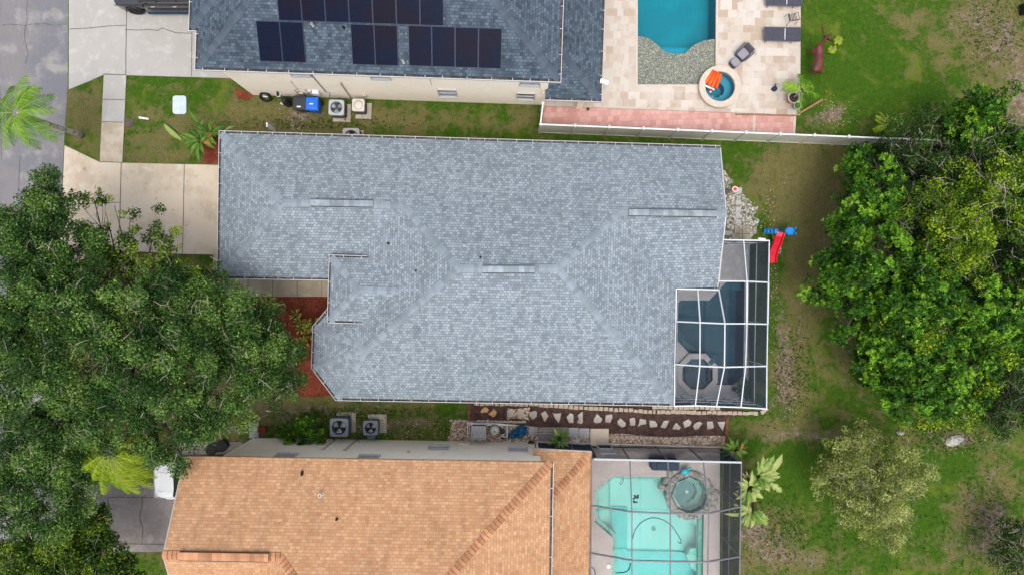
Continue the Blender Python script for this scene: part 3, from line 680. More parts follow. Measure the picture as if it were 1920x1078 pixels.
def window(parent, c, e, wdt, hgt, blind=True, name='window'):
    """window on a vertical wall; c centre on the wall face, e along the wall, outward = right of e"""
    c = Vector(c); e = Vector(e).normalized(); out = Vector((e.y, -e.x, 0)); up = Vector((0, 0, 1)); f = MB(); t = .05
    for s in (-1, 1):
        f.obox(c + e * s * (wdt / 2 + t / 2) + out * .03, e, out, up, t / 2, .04, hgt / 2 + t)
        f.obox(c + up * s * (hgt / 2 + t / 2) + out * .03, e, out, up, wdt / 2, .04, t / 2)
    f.obox(c + out * .035, e, out, up, wdt / 2, .02, .025)
    o = f.build(name, M['white'], parent)
    g = MB(); g.obox(c + out * .012, e, out, up, wdt / 2, .006, hgt / 2); g.build('pane', M['blind'] if blind else M['glass'], o)
    s = MB(); s.obox(c - up * (hgt / 2 + .085) + out * .05, e, out, up, wdt / 2 + .08, .06, .03); s.build('sill', M['white'], o)
    return o
def pipe_vent(parent, p, r=.055, h=.28, m='white', name='roof_pipe'):
    mb = MB(); p = Vector(p); mb.lathe([(r * 1.35, -.06), (r * 1.25, .03), (r, .05), (r, h), (r * .7, h), (r * .65, h - .12), (0, h - .12)], p, 12)
    return mb.build(name, M[m], parent, smooth=False)
def soffit(pts, z, parent, m='white', depth=.16):
    """closed soffit box under the eaves"""
    mb = MB(); mb.prism([(p[0], p[1]) for p in offset(ccw(pts), -.02)], z - depth, z - .022); return mb.build('soffit', M[m], parent)

# ---- main grey-roofed house
Z0 = 2.8
PN = Plane((415, 250), (1351, 278), Z0, PITCH, flip=True)
hs = thing('single_storey_house', 'large single storey house with pale blue grey shingle roof in the middle', 'house', P(900, 520))
NW, NE, SWg, V1 = P(415, 250, Z0), P(1351, 278, Z0), P(411, 518, Z0), P(634, 521.5, Z0)
G0, G, R1, R2, E1 = PN.hit(530, 380), PN.hit(755, 385), PN.hit(860, 503), PN.hit(1045, 503), PN.hit(1165, 396)
E2 = PN.hit(1362, 400); V2, SEw = P(1268, 541, Z0), P(1346, 539, Z0)
q0, b1, b2, SWc, SEc = P(618, 582, Z0), P(590.5, 613, Z0), P(588, 688, Z0), P(631.5, 746, Z0), P(1263, 756.5, Z0)
PS_ = Plane((631.5, 746), (1263, 756.5), Z0, PITCH)
B = PS_.hit(687, 655)
ed = lambda a, b: (Vector(b) - Vector(a)).normalized()
rf = MB()
eN = ed(NE, NW)
rf.roof([NE, NW, G0, G, R1, R2, E1, E2], eN)
rf.roof([NW, SWg, G0], ed(NW, SWg)); rf.roof([SWg, V1, G, G0], ed(SWg, V1))
rf.roof([V1, q0, B, R1, G], ed(NW, SWg)); rf.roof([q0, b1, B], ed(q0, b1)); rf.roof([b1, b2, B], ed(b1, b2)); rf.roof([b2, SWc, B], ed(b2, SWc))
rf.roof([SWc, SEc, R2, R1, B], ed(SWc, SEc)); rf.roof([SEc, V2, E1, R2], ed(SEc, V2)); rf.roof([V2, SEw, E2, E1], ed(V2, SEw))
roofM = rf.build('roof', M['roof_grey'], hs)
eave = [NW, SWg, V1, q0, b1, b2, SWc, SEc, V2, SEw, NE]
soffit(eave, Z0, hs)
wl = MB(); wpts = offset(eave, -.42); wl.prism([(p.x, p.y) for p in wpts], 0, Z0 - .15)
gx = SEw.x - .02   # gable end triangle
wl.add([(NE.x - .03, NE.y, Z0 - .16), (SEw.x - .03, SEw.y, Z0 - .16), (E2.x - .03, E2.y, E2.z - .03), (NE.x - .2, NE.y, Z0 - .16), (SEw.x - .2, SEw.y, Z0 - .16), (E2.x - .2, E2.y, E2.z - .1)], [(0, 2, 1), (3, 4, 5), (0, 3, 5, 2), (1, 2, 5, 4)])
wl.build('wall', M['greywall'], hs)
rake = MB()
for a in (NE, SEw):
    rake.bar(Vector(a) + Vector((.0, 0, -.06)), E2 + Vector((.0, 0, -.06)), .05, .12)
rake.build('rake_board', M['white'], hs)
ridge_cap([(NW, G0), (SWg, G0), (G0, G), (G, R1), (R1, R2), (B, R1), (B, b1), (B, b2), (B, SWc), (R2, SEc), (R2, E1), (E1, E2)], 'ridge_cap', M['cap_grey'], hs)
vent_strip(PN.hit(582, 380.5, .03), PN.hit(700, 382.5, .03), 'ridge_vent', M['vent_grey'], hs)
vent_strip(PN.hit(905, 505, .03), PN.hit(1002, 505, .03), 'ridge_vent', M['vent_grey'], hs)
vent_strip(PN.hit(1179, 398.5, .03), PN.hit(1344, 401, .03), 'ridge_vent', M['vent_grey'], hs)
gutter([P(1351, 278, Z0), NW, SWg, P(621, 521, Z0)], hs, seed=1)
gutter([P(618, 580, Z0), b1, b2, SWc, SEc], hs, seed=2)
gutter([P(1263, 742, Z0), P(1268, 541, Z0), SEw, P(1349, 480, Z0)], hs, strap=1.6, w=.11, seed=3)
PW = Plane((634, 521), (618, 582), Z0, PITCH)
for (x, y, pl, r, h) in ((1168, 312, PN, .055, .22), (1237, 302, PN, .055, .25), (871, 461, PN, .06, .25), (753, 499, PN, .075, .2)):
    pipe_vent(hs, pl.hit(x, y), r, h)
for x, y in ((901, 483), (727, 456), (778, 506.5)):
    pipe_vent(hs, PN.hit(x, y) if x > 860 else R1 + (P(x, y, 4.1) - P(860, 503, 4.1)) * 1.0 + Vector((0, 0, -(R1.z - 4.55) * 1.0)), .045, .12, 'dark')
# raised entry roof
Zp = 3.62
pNW, pSW, pSE, pNE = P(621, 482, Zp), P(617.5, 601, Zp), P(696, 603.5, Zp), P(688, 484, Zp)
Pp = Plane((621, 482), (688, 484), Zp, PITCH, flip=True)
h0 = Pp.hit(672, 543); h1 = Pp.hit(775, 547); 
zr = h0.z; h1 = Vector((h1.x, h1.y, zr))
pr = MB(); ext = Vector((1.35, -.02, 0))
pr.roof([pNE + ext + Vector((0, 0, .0)), pNW, h0, h1], ed(pNE, pNW)); pr.roof([pNW, pSW, h0], ed(pNW, pSW)); pr.roof([pSW, pSE + ext * .6, h1, h0], ed(pSW, pSE))
pr.build('entry_roof', M['roof_grey'], hs)
ridge_cap([(pNW, h0), (pSW, h0), (h0, h1)], 'entry_ridge_cap', M['cap_grey'], hs)
em = MB(); em.prism([(p.x, p.y) for p in offset(ccw([pNW, pSW, pSE, pNE]), -.02)], Zp - .2, Zp - .022); em.build('entry_soffit', M['white'], hs)
ew = MB(); wq = [Vector((pNW.x + .55, pNW.y - .4)), Vector((pSW.x + .55, pSW.y + .4)), Vector((pSE.x + .5, pSE.y + .4)), Vector((pNE.x + .5, pNE.y - .4))]
ew.prism([(p.x, p.y) for p in wq], Z0 - .1, Zp - .19)
for p in (Vector((pNW.x + .2, pNW.y - .25)), Vector((pSW.x + .2, pSW.y + .25))): ew.box(p.x - .15, p.x + .15, p.y - .15, p.y + .15, 0, Zp - .19)
ew.build('entry_wall', M['greywall'], hs)
gutter([pNE, pNW, pSW, pSE], hs, w=.11, seed=5)
gd = MB(); wx = wpts[0].x; gy0, gy1 = SWg.y + 1.0, NW.y - 1.0
for k in range(4): gd.box(wx - .05, wx - .01, gy0, gy1, .02 + k * .55, .02 + k * .55 + .53)
gd.build('garage_door', M['white'], hs, bevel=.01)
window(hs, (P(505, 0).x, wpts[1].y - .01, 1.5), (1, 0, 0), 1.2, 1.2)
for x in (760, 960, 1120): 
    yy = wpts[6].y + (wpts[7].y - wpts[6].y) * ((P(x, 0).x - wpts[6].x) / (wpts[7].x - wpts[6].x))
    window(hs, (P(x, 0).x, yy, 1.5), ed(wpts[6], wpts[7]), 1.2, 1.1)
for x in (560, 800, 1050, 1200):
    yy = wpts[0].y + (wpts[-1].y - wpts[0].y) * ((P(x, 0).x - wpts[0].x) / (wpts[-1].x - wpts[0].x))
    window(hs, (P(x, 0).x, yy, 1.5), ed(wpts[-1], wpts[0]), 1.0, 1.1)
window(hs, (wpts[8].x + .0, (V2.y + SEc.y) / 2, 1.1), (0, 1, 0), 2.6, 2.0, False, 'sliding_door')

# ---- north two-storey house
Z1 = 5.7
hn = thing('two_storey_house', 'two storey cream house with dark slate blue roof carrying solar panels', 'house', P(740, 60))
T = Plane((370, 127), (1047, 150), Z1, PITCH)
tSW, tSE = P(370, 127, Z1), P(1047, 150, Z1); e = T.e; nn = T.n
PT = 7.0; dW = 14.0
tNW, tNE = tSW + nn * dW, tSE + nn * dW
rW, rE = tSW + e * PT + nn * PT + Vector((0, 0, PT * PITCH)), tSE - e * PT + nn * PT + Vector((0, 0, PT * PITCH))
j1 = P(371, 54, Z1); j0 = P(359, 53, Z1); j1 = tSW + nn * (j1 - tSW).dot(nn); j0 = j1 - e * .34
tt = PT - (j1 - tSW).dot(nn) ; ju = j1 + e * tt + nn * tt + Vector((0, 0, tt * PITCH)); jk = j0 + e * tt + nn * tt + Vector((0, 0, tt * PITCH))
jn = j0 + nn * (dW - (j1 - tSW).dot(nn))
rt = MB(); rt.roof([tSW, tSE, rE, rW], e); rt.roof([tNW + Vector((0, 0, 0)), tSW, rW], -nn) if False else rt.roof([j1, tSW, rW, ju], -nn)
rt.roof([jn, j0, jk, rW + Vector((0, 0, 0))], -nn); rt.roof([j0, j1, ju, jk], e)
rt.roof([tSE, tNE, rE], nn); rt.roof([tNE, jn, rW, rE], -e)
rt.build('roof', M['roof_dark'], hn)
eT = [tSW, tSE, tNE, jn, j0, j1]
soffit(eT, Z1, hn)
wt = MB(); wT = offset(eT, -.36); wt.prism([(p.x, p.y) for p in wT], 0, Z1 - .15); wt.build('wall', M['cream'], hn)
ridge_cap([(tSW, rW), (rW, rE), (tSE, rE), (j0, jk)], 'ridge_cap', M['cap_dark'], hn)
gutter([jn, j0, j1, tSW, tSE, tNE], hn, seed=6, strap=1.0)
ZL = 2.8
lSE, lSW = P(1124, 187, ZL), P(1022, 183.5, ZL); lNE = lSE + nn * 11.5; inn = lSE.x - wT[1].x
lk = lSE + (nn - e) * inn + Vector((0, 0, inn * PITCH)); lN = lk + nn * (11.5 - inn)
lr = MB(); lr.roof([lSW, lSE, lk], e); lr.roof([lSE, lNE, lN, lk], nn); lr.build('lower_roof', M['roof_dark'], hn)
ridge_cap([(lSE, lk)], 'lower_ridge_cap', M['cap_dark'], hn)
gutter([lSW, lSE, lNE], hn, seed=7, strap=1.2)
lb = MB(); lb.prism([(p.x, p.y) for p in (lSW + Vector((.02, .02, 0)), lSE + Vector((-.02, .02, 0)), lNE + Vector((-.02, 0, 0)), Vector((lSW.x, lNE.y, 0)))], ZL - .16, ZL - .03); lb.build('lower_soffit', M['white'], hn)
lc = MB(); c = P(1085, 201.5); lc.box(c.x - .16, c.x + .16, c.y - .1, c.y + .22, 0, ZL - .16); lc.build('lanai_column', M['cream'], hn, bevel=.01)
# solar panels
k = 0; sol = []
def solar(px, py, n):
    base = T.hit(px, py, .11); up = T.up(); nm = T.nrm()
    for i in range(n):
        w, h = 1.035, 1.70
        c = base + e * (w * (i + .5)) + up * h / 2
        f = MB(); f.obox(c, e, up, nm, w / 2 - .008, h / 2, .018); 
        o = f.build('solar_panel', M['solarframe'], hn)
        g = MB(); kk = c + nm * .022; vs = [kk + e * a * (w / 2 - .024) + up * b * (h / 2 - .02) for a, b in ((-1, -1), (1, -1), (1, 1), (-1, 1))]
        g.v = [tuple(v) for v in vs]; g.f = [(0, 1, 2, 3)]; g.m = [0]; g.uv[0] = [(0, 0), (1, 0), (1, 1.67), (0, 1.67)]
        g.build('solar_glass', M['solar'], o)
solar(523, 39, 7); solar(487.5, 115.5, 2); solar(661, 121.5, 2); solar(767, 124, 4)
for x, y in ((587, 49), (757, 118)): pipe_vent(hn, T.hit(x, y), .05, .25)
pipe_vent(hn, T.hit(645, 53), .05, .15, 'dark')
for x, y in ((519, 22), (484, 100), (571, 58), (656, 60), (658, 106), (762, 64), (764, 116), (833, 36), (939, 70)): pipe_vent(hn, T.hit(x, y, .02), .02, .08, name='panel_clip')
# wall furniture on the south wall, found by intersecting the wall plane
wa, wb = wT[0], wT[1]; we = ed(wa, wb)
def on_wall(a, b, px, py):
    d = Vector(((px - 960) / F, (539 - py) / F, -1.0)); n = Vector((-(b - a).y, (b - a).x, 0)); n.normalize()
    t = (Vector((a.x, a.y, 0)) - Vector((0, 0, H))).dot(n) / d.dot(n); return Vector((0, 0, H)) + d * t
for x, y, w, h, bl in ((562, 138, .85, .5, True), (712, 143, .85, .6, True), (839, 174, .85, 1.15, True), (994, 153.5, .9, .9, True), (986, 180, .85, 1.0, False)):
    p = on_wall(wa, wb, x, y); window(hn, p, we, w, h, bl)
def wallpipe(parent, a, b, pts, r, m, name):
    out = Vector(((b - a).y, -(b - a).x, 0)).normalized()
    MB().tube([on_wall(a, b, *q) + out * r * 1.2 for q in pts], r, 6).build(name, M[m], parent)
wallpipe(hn, wa, wb, [(581, 137), (612, 173)], .022, 'bark', 'wall_conduit')
wallpipe(hn, wa, wb, [(638, 154), (656, 180), (657, 189)], .04, 'pad', 'downspout')
wallpipe(hn, wa, wb, [(545, 152), (561, 172)], .012, 'pad', 'wall_cable')
wallpipe(hn, wa, wb, [(556, 168), (558, 166), (572, 167), (580, 178)], .02, 'pad', 'wall_conduit')
wallpipe(hn, wa, wb, [(552, 168), (560, 177), (566, 177)], .02, 'pad', 'wall_conduit')
wallpipe(hn, wa, wb, [(570, 176), (577, 183)], .02, 'pad', 'wall_conduit')
wallpipe(hn, wa, wb, [(614, 172), (618, 174), (618, 183)], .02, 'ac_grey', 'wall_conduit')
wallpipe(hn, wa, wb, [(806, 146), (809, 160)], .01, 'bark', 'wall_cable')
wo = Vector((we.y, -we.x, 0))
p = on_wall(wa, wb, 593, 172); MB().obox(p + wo * .09, we, wo, (0, 0, 1), .17, .09, .22).build('meter_box', M['whitepvc'], hn, bevel=.015)
p = on_wall(wa, wb, 566, 174); MB().obox(p + wo * .06, we, wo, (0, 0, 1), .12, .06, .16).build('cable_box', M['pad'], hn, bevel=.01)
p = on_wall(wa, wb, 684, 178); MB().obox(p + wo * .06, we, wo, (0, 0, 1), .09, .06, .07).build('outlet_box', M['pad'], hn, bevel=.01)
p = on_wall(wa, wb, 580, 170); MB().obox(p + wo * .05, we, wo, (0, 0, 1), .1, .05, .1).build('cable_box', M['ac_beige'], hn, bevel=.01)
wallpipe(hn, wa, wb, [(1014, 150), (1017, 172), (1021, 172)], .045, 'cream', 'downspout')
fl = MB(); p = P(1133, 154, 2.75); fl.obox(p, Vector((.93, -.37, 0)), Vector((.37, .93, 0)), (0, 0, 1), .22, .1, .04); fl.bar(P(1124, 157, 2.72), p, .05, .03); fl.build('floodlight', M['whitepvc'], hn, bevel=.01)
window(hn, (wT[0].x - .0, 13.0, 1.3), (0, -1, 0), 2.0, 1.2)
gdn = MB()
for k in range(4): gdn.box(wT[4].x - .04, wT[4].x + .0, 13.9, 18.7, .02 + k * .55, .02 + k * .55 + .53)
gdn.build('garage_door', M['white'], hn, bevel=.01)

# ---- south two-storey house with orange roof
hg = thing('two_storey_house', 'two storey beige house with orange tan shingle roof at the bottom', 'house', P(700, 960))
Q = .48
U = Plane((345, 856), (1033, 867), Z1, Q, flip=True)
uNW, uNE = P(345, 856, Z1), P(1033, 867, Z1); ue = U.e; un = U.n; W2 = 3.75
uR0 = U.at(uNW + un * W2); uG = U.hit(525, 1041); uG = U.at(uNW + ue * (uG - uNW).dot(ue) + un * W2)
big = 6.7; uR1 = U.at(uG + (ue + un) * (big - W2)); uR2 = U.at(uNE + (un - ue) * big)
uSWf = uNW + un * 2 * W2; uVb = uG + (un - ue) * W2; uVb = Vector((uVb.x, uVb.y, Z1))
uSWm = Vector((uVb.x, 0, Z1)); uSWm = uVb + un * (2 * big - 2 * W2); uSE = uNE + un * 2 * big
ro = MB(); ro.roof([uNE, uNW, uR0, uG, uR1, uR2], ue); ro.roof([uSWf, uVb, uG, uR0], ue); ro.roof([uVb, uSWm, uR1, uG], un)
ro.roof([uSWm, uSE, uR2, uR1], ue); ro.roof([uSE, uNE, uR2], un); ro.build('roof', M['roof_tan'], hg)
eU = [uNW, uSWf, uVb, uSWm, uSE, uNE]; soffit(eU, Z1, hg, 'cream2')
wU = offset(ccw(eU), -.38); 
# gable wing: wall stands further back under the rake
wu = MB(); wpoly = [(p.x + (.62 if abs(p.x - (uNW.x + .38)) < .12 else 0), p.y) for p in wU]; wu.prism(wpoly, 0, Z1 - .15)
gxx = uNW.x + 1.0; wu.add([(gxx, uNW.y - .3, Z1 - .16), (gxx, uSWf.y + .3, Z1 - .16), (gxx, uR0.y, uR0.z - .2), (gxx + .15, uNW.y - .3, Z1 - .16), (gxx + .15, uSWf.y + .3, Z1 - .16), (gxx + .15, uR0.y, uR0.z - .2)], [(0, 2, 1), (3, 4, 5)])
wu.build('wall', M['cream2'], hg)
rk = MB()
for a in (uNW, uSWf): rk.bar(Vector(a) + Vector((.02, 0, -.07)), uR0 + Vector((.02, 0, -.07)), .05, .13)
rk.build('rake_board', M['ac_tan'], hg)
dg = MB(); 
for a, b in ((uNW, uNE),): dg.bar(a + Vector((0, .02, -.06)), b + Vector((0, .02, -.06)), .04, .12)
dg.build('fascia', M['wood'], hg)
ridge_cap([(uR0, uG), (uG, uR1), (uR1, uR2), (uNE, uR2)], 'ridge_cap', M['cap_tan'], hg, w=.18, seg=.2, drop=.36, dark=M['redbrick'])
vent_strip(U.at(uR0 + ue * .75, .03), U.at(uR0 + ue * 4.55, .03), 'ridge_vent', M['cap_tan'], hg, w=.34, seg=.2)
gutter([uSE, uNE], hg, m='white', strap=1.6, seed=9)
b0, b1_ = P(1001, 841, ZL), P(1109, 846.5, ZL); lw = [p for p in wU if abs(p.x - (uNE.x - .38)) < .3][0].x
bS = b1_ + un * 9.5; inn = b1_.x - lw
bk = b1_ + (un - ue) * inn + Vector((0, 0, inn * Q)); bl = bk + un * (9.5 - inn)
lo = MB(); lo.roof([b1_, b0, bk], ue) ; lo.roof([b1_, bS, bl, bk], un)
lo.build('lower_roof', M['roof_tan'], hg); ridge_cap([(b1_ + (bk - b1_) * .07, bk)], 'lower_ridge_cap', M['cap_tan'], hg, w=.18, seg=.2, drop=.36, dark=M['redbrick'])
lf = MB(); lf.bar(b0 + Vector((0, .01, -.08)), b1_ + Vector((0, .01, -.08)), .04, .16); lf.bar(b1_ + Vector((.02, 0, -.08)), bS + Vector((.02, 0, -.08)), .05, .16, 1)
lf.bar(b0 + Vector((0, 0, -.08)), b0 + un * .9 + Vector((0, 0, .02)), .04, .3); lf.build('lower_fascia', [M['ac_tan'], M['black']], hg)
lcb = MB(); c = P(1081, 840); lcb.box(c.x - .17, c.x + .17, c.y - .3, c.y + .02, 0, ZL - .12); lcb.build('lanai_column', M['cream2'], hg, bevel=.01)
va, vb = [Vector((p[0], p[1], 0)) for p in wpoly if p[1] > uNW.y - 1.0][:2]
if va.x > vb.x: va, vb = vb, va
ve = ed(va, vb); vo = Vector((-ve.y, ve.x, 0))
for x, y, w, h, bl_ in ((535, 855.5, .9, .5, False), (691, 858, .9, .5, False), (822, 841, .9, .75, True), (972, 844, .85, .8, True)):
    window(hg, on_wall(va, vb, x, y), -ve, w, h, bl_)
def wp(pts, r, m, name): MB().tube([on_wall(va, vb, *q) + vo * r * 1.3 for q in pts], r, 6).build(name, M[m], hg)
wp([(629, 825), (606, 843)], .035, 'block', 'downspout'); wp([(668, 825), (647, 845)], .035, 'yellow' if False else 'block', 'downspout')
for x, y in ((606, 843), (646, 845), (671, 829), (614, 828), (766, 848)):
    p = on_wall(va, vb, x, y); MB().obox(p + vo * .05, ve, vo, (0, 0, 1), .06, .05, .07).build('outlet_box', M['pad'], hg, bevel=.01)
p = on_wall(va, vb, 870, 833); MB().obox(p + vo * .06, ve, vo, (0, 0, 1), .33, .06, .1).build('wall_light', M['coping_warm'], hg, bevel=.01)
for x, y in ((603, 925),): pipe_vent(hg, U.hit(x, y), .08, .3, 'ac_beige')
for x, y in ((567, 888), (632, 972), (567, 884)): pipe_vent(hg, U.hit(x, y), .045, .16, 'dark')
# ------------------------------------------------------------------ pools
def pool_shell(parent, outline, depth, plaster, tile, rim=.055, band=.16, taper=.0):
    o = ccw(outline); n = len(o); mb = MB(); lo = offset(o, -taper) if taper else o
    for i in range(n):
        a, b = o[i], o[(i + 1) % n]; c, d = lo[i], lo[(i + 1) % n]
        mb.add([(a[0], a[1], rim), (b[0], b[1], rim), (b[0], b[1], rim - band), (a[0], a[1], rim - band)], [(0, 1, 2, 3)], 1)
        mb.add([(a[0], a[1], rim - band), (b[0], b[1], rim - band), (d[0], d[1], -depth), (c[0], c[1], -depth)], [(0, 1, 2, 3)], 0)
    mb.poly([(p[0], p[1], -depth) for p in lo], 0)
    return mb.build('pool_shell', [plaster, tile], parent)
def water(parent, outline, z, m, name='water'):
    mb = MB(); mb.poly([(p[0], p[1], z) for p in outline]); return mb.build(name, m, parent)
def slab(parent, pts, z, m, name, thick=None, zz=None):
    mb = MB(); mb.prism([(p[0], p[1]) for p in pts], z - (thick or .3), z); return mb.build(name, m, parent)
def drain(parent, p, z, m='coping', r=.14):
    mb = MB(); mb.lathe([(0, 0), (r, 0), (r, .02), (r * .55, .035), (r * .5, .01), (0, .01)], (p[0], p[1], z), 14); return mb.build('drain', M[m], parent)
def coping_ring(parent, inner, outer, z, h, m, name='coping'):
    mb = MB(); a = ccw(inner); b = ccw(outer); n = len(a)
    for i in range(n):
        j = (i + 1) % n
        A, B2, Cc, D = a[i], a[j], b[j], b[i]
        mb.add([(A[0], A[1], z), (B2[0], B2[1], z), (Cc[0], Cc[1], z), (D[0], D[1], z), (A[0], A[1], z - h), (B2[0], B2[1], z - h), (Cc[0], Cc[1], z - h), (D[0], D[1], z - h)],
               [(0, 3, 2, 1), (0, 1, 5, 4), (3, 7, 6, 2)])
    return mb.build(name, m, parent)
W3 = lambda p, z: (p[0], p[1], z)
# north pool
pn = thing('swimming_pool', 'bright turquoise rectangular pool with a curved pebble shelf at its near end', 'pool', P(1268, 40))
pool_shell(pn, poolN, 1.4, M['plaster_teal'], M['coping_warm'])
curve = [(1196, 67.5), (1206, 69), (1216, 72), (1226, 78.5), (1236, 87), (1243, 94), (1249, 98.5), (1262, 100), (1274, 100.5), (1285, 99.5), (1292, 93), (1300, 85.5), (1312, 79), (1326, 75), (1341, 73)]
sh = PS(curve + [(1340.5, 159.7), (1195.5, 159.7)]); sh = [Vector((min(max(p.x, poolN[0].x + .0), poolN[1].x), p.y, 0)) for p in sh]
mb = MB(); mb.prism([(p.x, p.y) for p in sh], -1.38, -.055); mb.build('pebble_shelf', M['pebble'], pn)
slab(pn, PS([(1243, 88), (1297, 89), (1284, 100), (1250, 99)]), -.35, M['plaster_teal_step'], 'pool_step', 1.0)
slab(pn, PS([(1237, 82), (1303, 83), (1300, 90), (1243, 89)]), -.6, M['plaster_teal_step'], 'pool_step', .75)
deep = PS(curve + [(1343, -60), (1195, -60)]); water(pn, deep, -.075, M['water_teal'])
coping_ring(pn, offset(ccw(poolN), -.012), offset(ccw(poolN), .1), .062, .03, M['coping_warm'])
# round spa
sp = thing('round_spa', 'round raised spa with pale stone rim on the travertine patio', 'spa', spaN_c)
zs = .32; cN = P(1350.5, 162.5, zs)
oN, iN = circle(cN, 1.12, 40, 0), circle(cN, .80, 40, 0); coping_ring(sp, iN, oN, zs, .3, M['coping_warm'], 'rim')
coping_ring(sp, circle(cN, .78, 32, 0), circle(cN, 1.08, 32, 0), zs - .02, .28, M['stone_grey'], 'spa_wall')
mb = MB(); mb.lathe([(.82, .3), (.82, -.35), (.42, -.37), (.42, -.95), (0, -.95)], (cN.x, cN.y, 0), 36, cap=False); mb.build('spa_seat', M['spablue'], sp)
mb = MB(); mb.lathe([(0, -.94), (.41, -.94), (.41, -.9), (0, -.9)], (cN.x - .06, cN.y - .1, 0), 28); mb.build('spa_floor', M['spadeep'], sp)
drain(sp, (cN.x - .22, cN.y - .37, 0), -.36, 'blade', .07); drain(sp, (cN.x + .2, cN.y - .34, 0), -.36, 'blade', .05)
water(sp, circle(cN, .80, 36, 0), .15, M['water_teal'])
# orange float
ft = thing('pool_float', 'orange inflatable float with white and red end in the round spa', 'float', P(1338, 150, .2))
d0 = (P(1327, 170, .2) - P(1343, 136, .2)).normalized(); s0 = Vector((-d0.y, d0.x, 0)); c0 = P(1345, 135, .26)
mb = MB()
for k, (off, r, l) in enumerate(((-.27, .09, .84), (-.09, .105, .9), (.09, .105, .92), (.27, .09, .86))):
    a = c0 + s0 * off * .8; mb.tube([a + d0 * t * l + Vector((0, 0, .03 * math.sin(t * PI))) + s0 * off * .35 * t for t in (0, .06, .3, .6, .94, 1)], [r * .4, r, r, r, r, r * .4], 10)
mb.build('float_body', M['orange'], ft, smooth=True)
mb = MB(); mb.obox(c0 + d0 * .95, d0, s0, (0, 0, 1), .045, .27, .05); mb.build('float_band', M['whitepvc'], ft, bevel=.02)
mb = MB(); mb.tube([c0 + d0 * .99 + s0 * (.1), c0 + d0 * 1.09 + s0 * .12], [.1, .08], 10); mb.build('float_tip', M['red'], ft, smooth=True)
mb = MB(); mb.tube([c0 + d0 * 1.1 + s0 * (.12), c0 + d0 * 1.17 + s0 * .13], [.06, .045], 10); mb.build('float_cap', M['whitepvc'], ft, smooth=True)
# main pool under white cage
pm = thing('swimming_pool', 'dark teal angular pool beneath the white framed screen enclosure', 'pool', P(1345, 620))
pool_shell(pm, poolM, 1.3, M['plaster_grey'], M['plaster_grey'])
slab(pm, PS([(1361.5, 530), (1394, 530), (1394, 544), (1348, 544)]), -.45, M['plaster_grey_step'], 'pool_step')
slab(pm, PS([(1269, 607), (1269, 636), (1292, 659), (1312, 659), (1290, 640)]), -.4, M['plaster_grey_step'], 'pool_step')
for x, y in ((1334, 565.5), (1371.5, 566)): drain(pm, P(x, y, -.5) * 1.0, -1.28, 'plaster_grey_step', .2)
water(pm, poolM, -.06, M['water_grey']); coping_ring(pm, offset(ccw(poolM), .005), offset(ccw(poolM), .16), .068, .01, M['coping'])
sm_ = thing('octagonal_spa', 'octagonal raised spa with pale coping beside the dark teal pool', 'spa', spaM_c)
for n_, z0_, z1_, pts_ in (('rim', .26, .2, None),): coping_ring(sm_, spaM_in, spaM_out, .24, .2, M['coping'], 'rim')
mb = MB(); o_ = ccw(spaM_in); 
for i in range(8):
    a, b = o_[i], o_[(i + 1) % 8]; mb.add([W3(a, .24), W3(b, .24), W3(b, -.9), W3(a, -.9)], [(0, 1, 2, 3)])
mb.poly([W3(p, -.9) for p in o_]); mb.build('spa_shell', M['plaster_grey'], sm_)
slab(sm_, circle(spaM_c, .86, 8, 0, PI / 8)[:4], -.35, M['plaster_grey_step'], 'spa_seat', .4)
water(sm_, spaM_in, .08, M['water_grey']); drain(sm_, P(1297, 700), -.34, 'ac_side', .14)
mb = MB(); a = P(1333, 676); mb.obox((a.x, a.y, .245), (.72, .69, 0), (-.69, .72, 0), (0, 0, 1), .2, .12, .012); mb.build('spillway', M['plaster_grey'], sm_)
# south pool
pq = thing('swimming_pool', 'pale aqua pool with green waterline tiles under the dark framed screen enclosure', 'pool', P(1235, 1000))
pool_shell(pq, poolS, 1.3, M['plaster_aqua'], M['tile_green'])
o_ = offset(ccw(poolS), -.2); coping_ring(pq, o_, offset(ccw(poolS), -.005), -.2, .6, M['tile_green'], 'tile_band')
slab(pq, PS([(1152, 962), (1183, 963), (1183, 1048), (1320, 1050), (1317, 1150), (1152, 1150)]), -1.2, M['plaster_aqua2'], 'deep_floor', .05)
for k, x in enumerate((1131, 1137, 1143, 1149)): slab(pq, PS([(1124, 922), (x, 902), (x, 992), (1124, 975)]), -.32 - .2 * k, M['plaster_pale'], 'pool_step', .2)
slab(pq, PS([(1226, 902), (1250, 901), (1252, 940), (1258, 950)]), -.5, M['plaster_pale'], 'pool_bench', .4)
slab(pq, PS([(1278, 964), (1314, 965), (1312, 992)]), -.5, M['plaster_pale'], 'pool_bench', .4)
slab(pq, PS([(1291, 1048), (1300, 1034), (1313, 1034), (1312, 1080), (1300, 1070)]), -.5, M['plaster_pale'], 'pool_bench', .4)
drain(pq, P(1225, 990, -1.3), -1.26, 'tile_green', .12); water(pq, poolS, -.07, M['water_aqua'])
coping_ring(pq, offset(ccw(poolS), .005), offset(ccw(poolS), .12), .068, .01, M['deck_pink'])
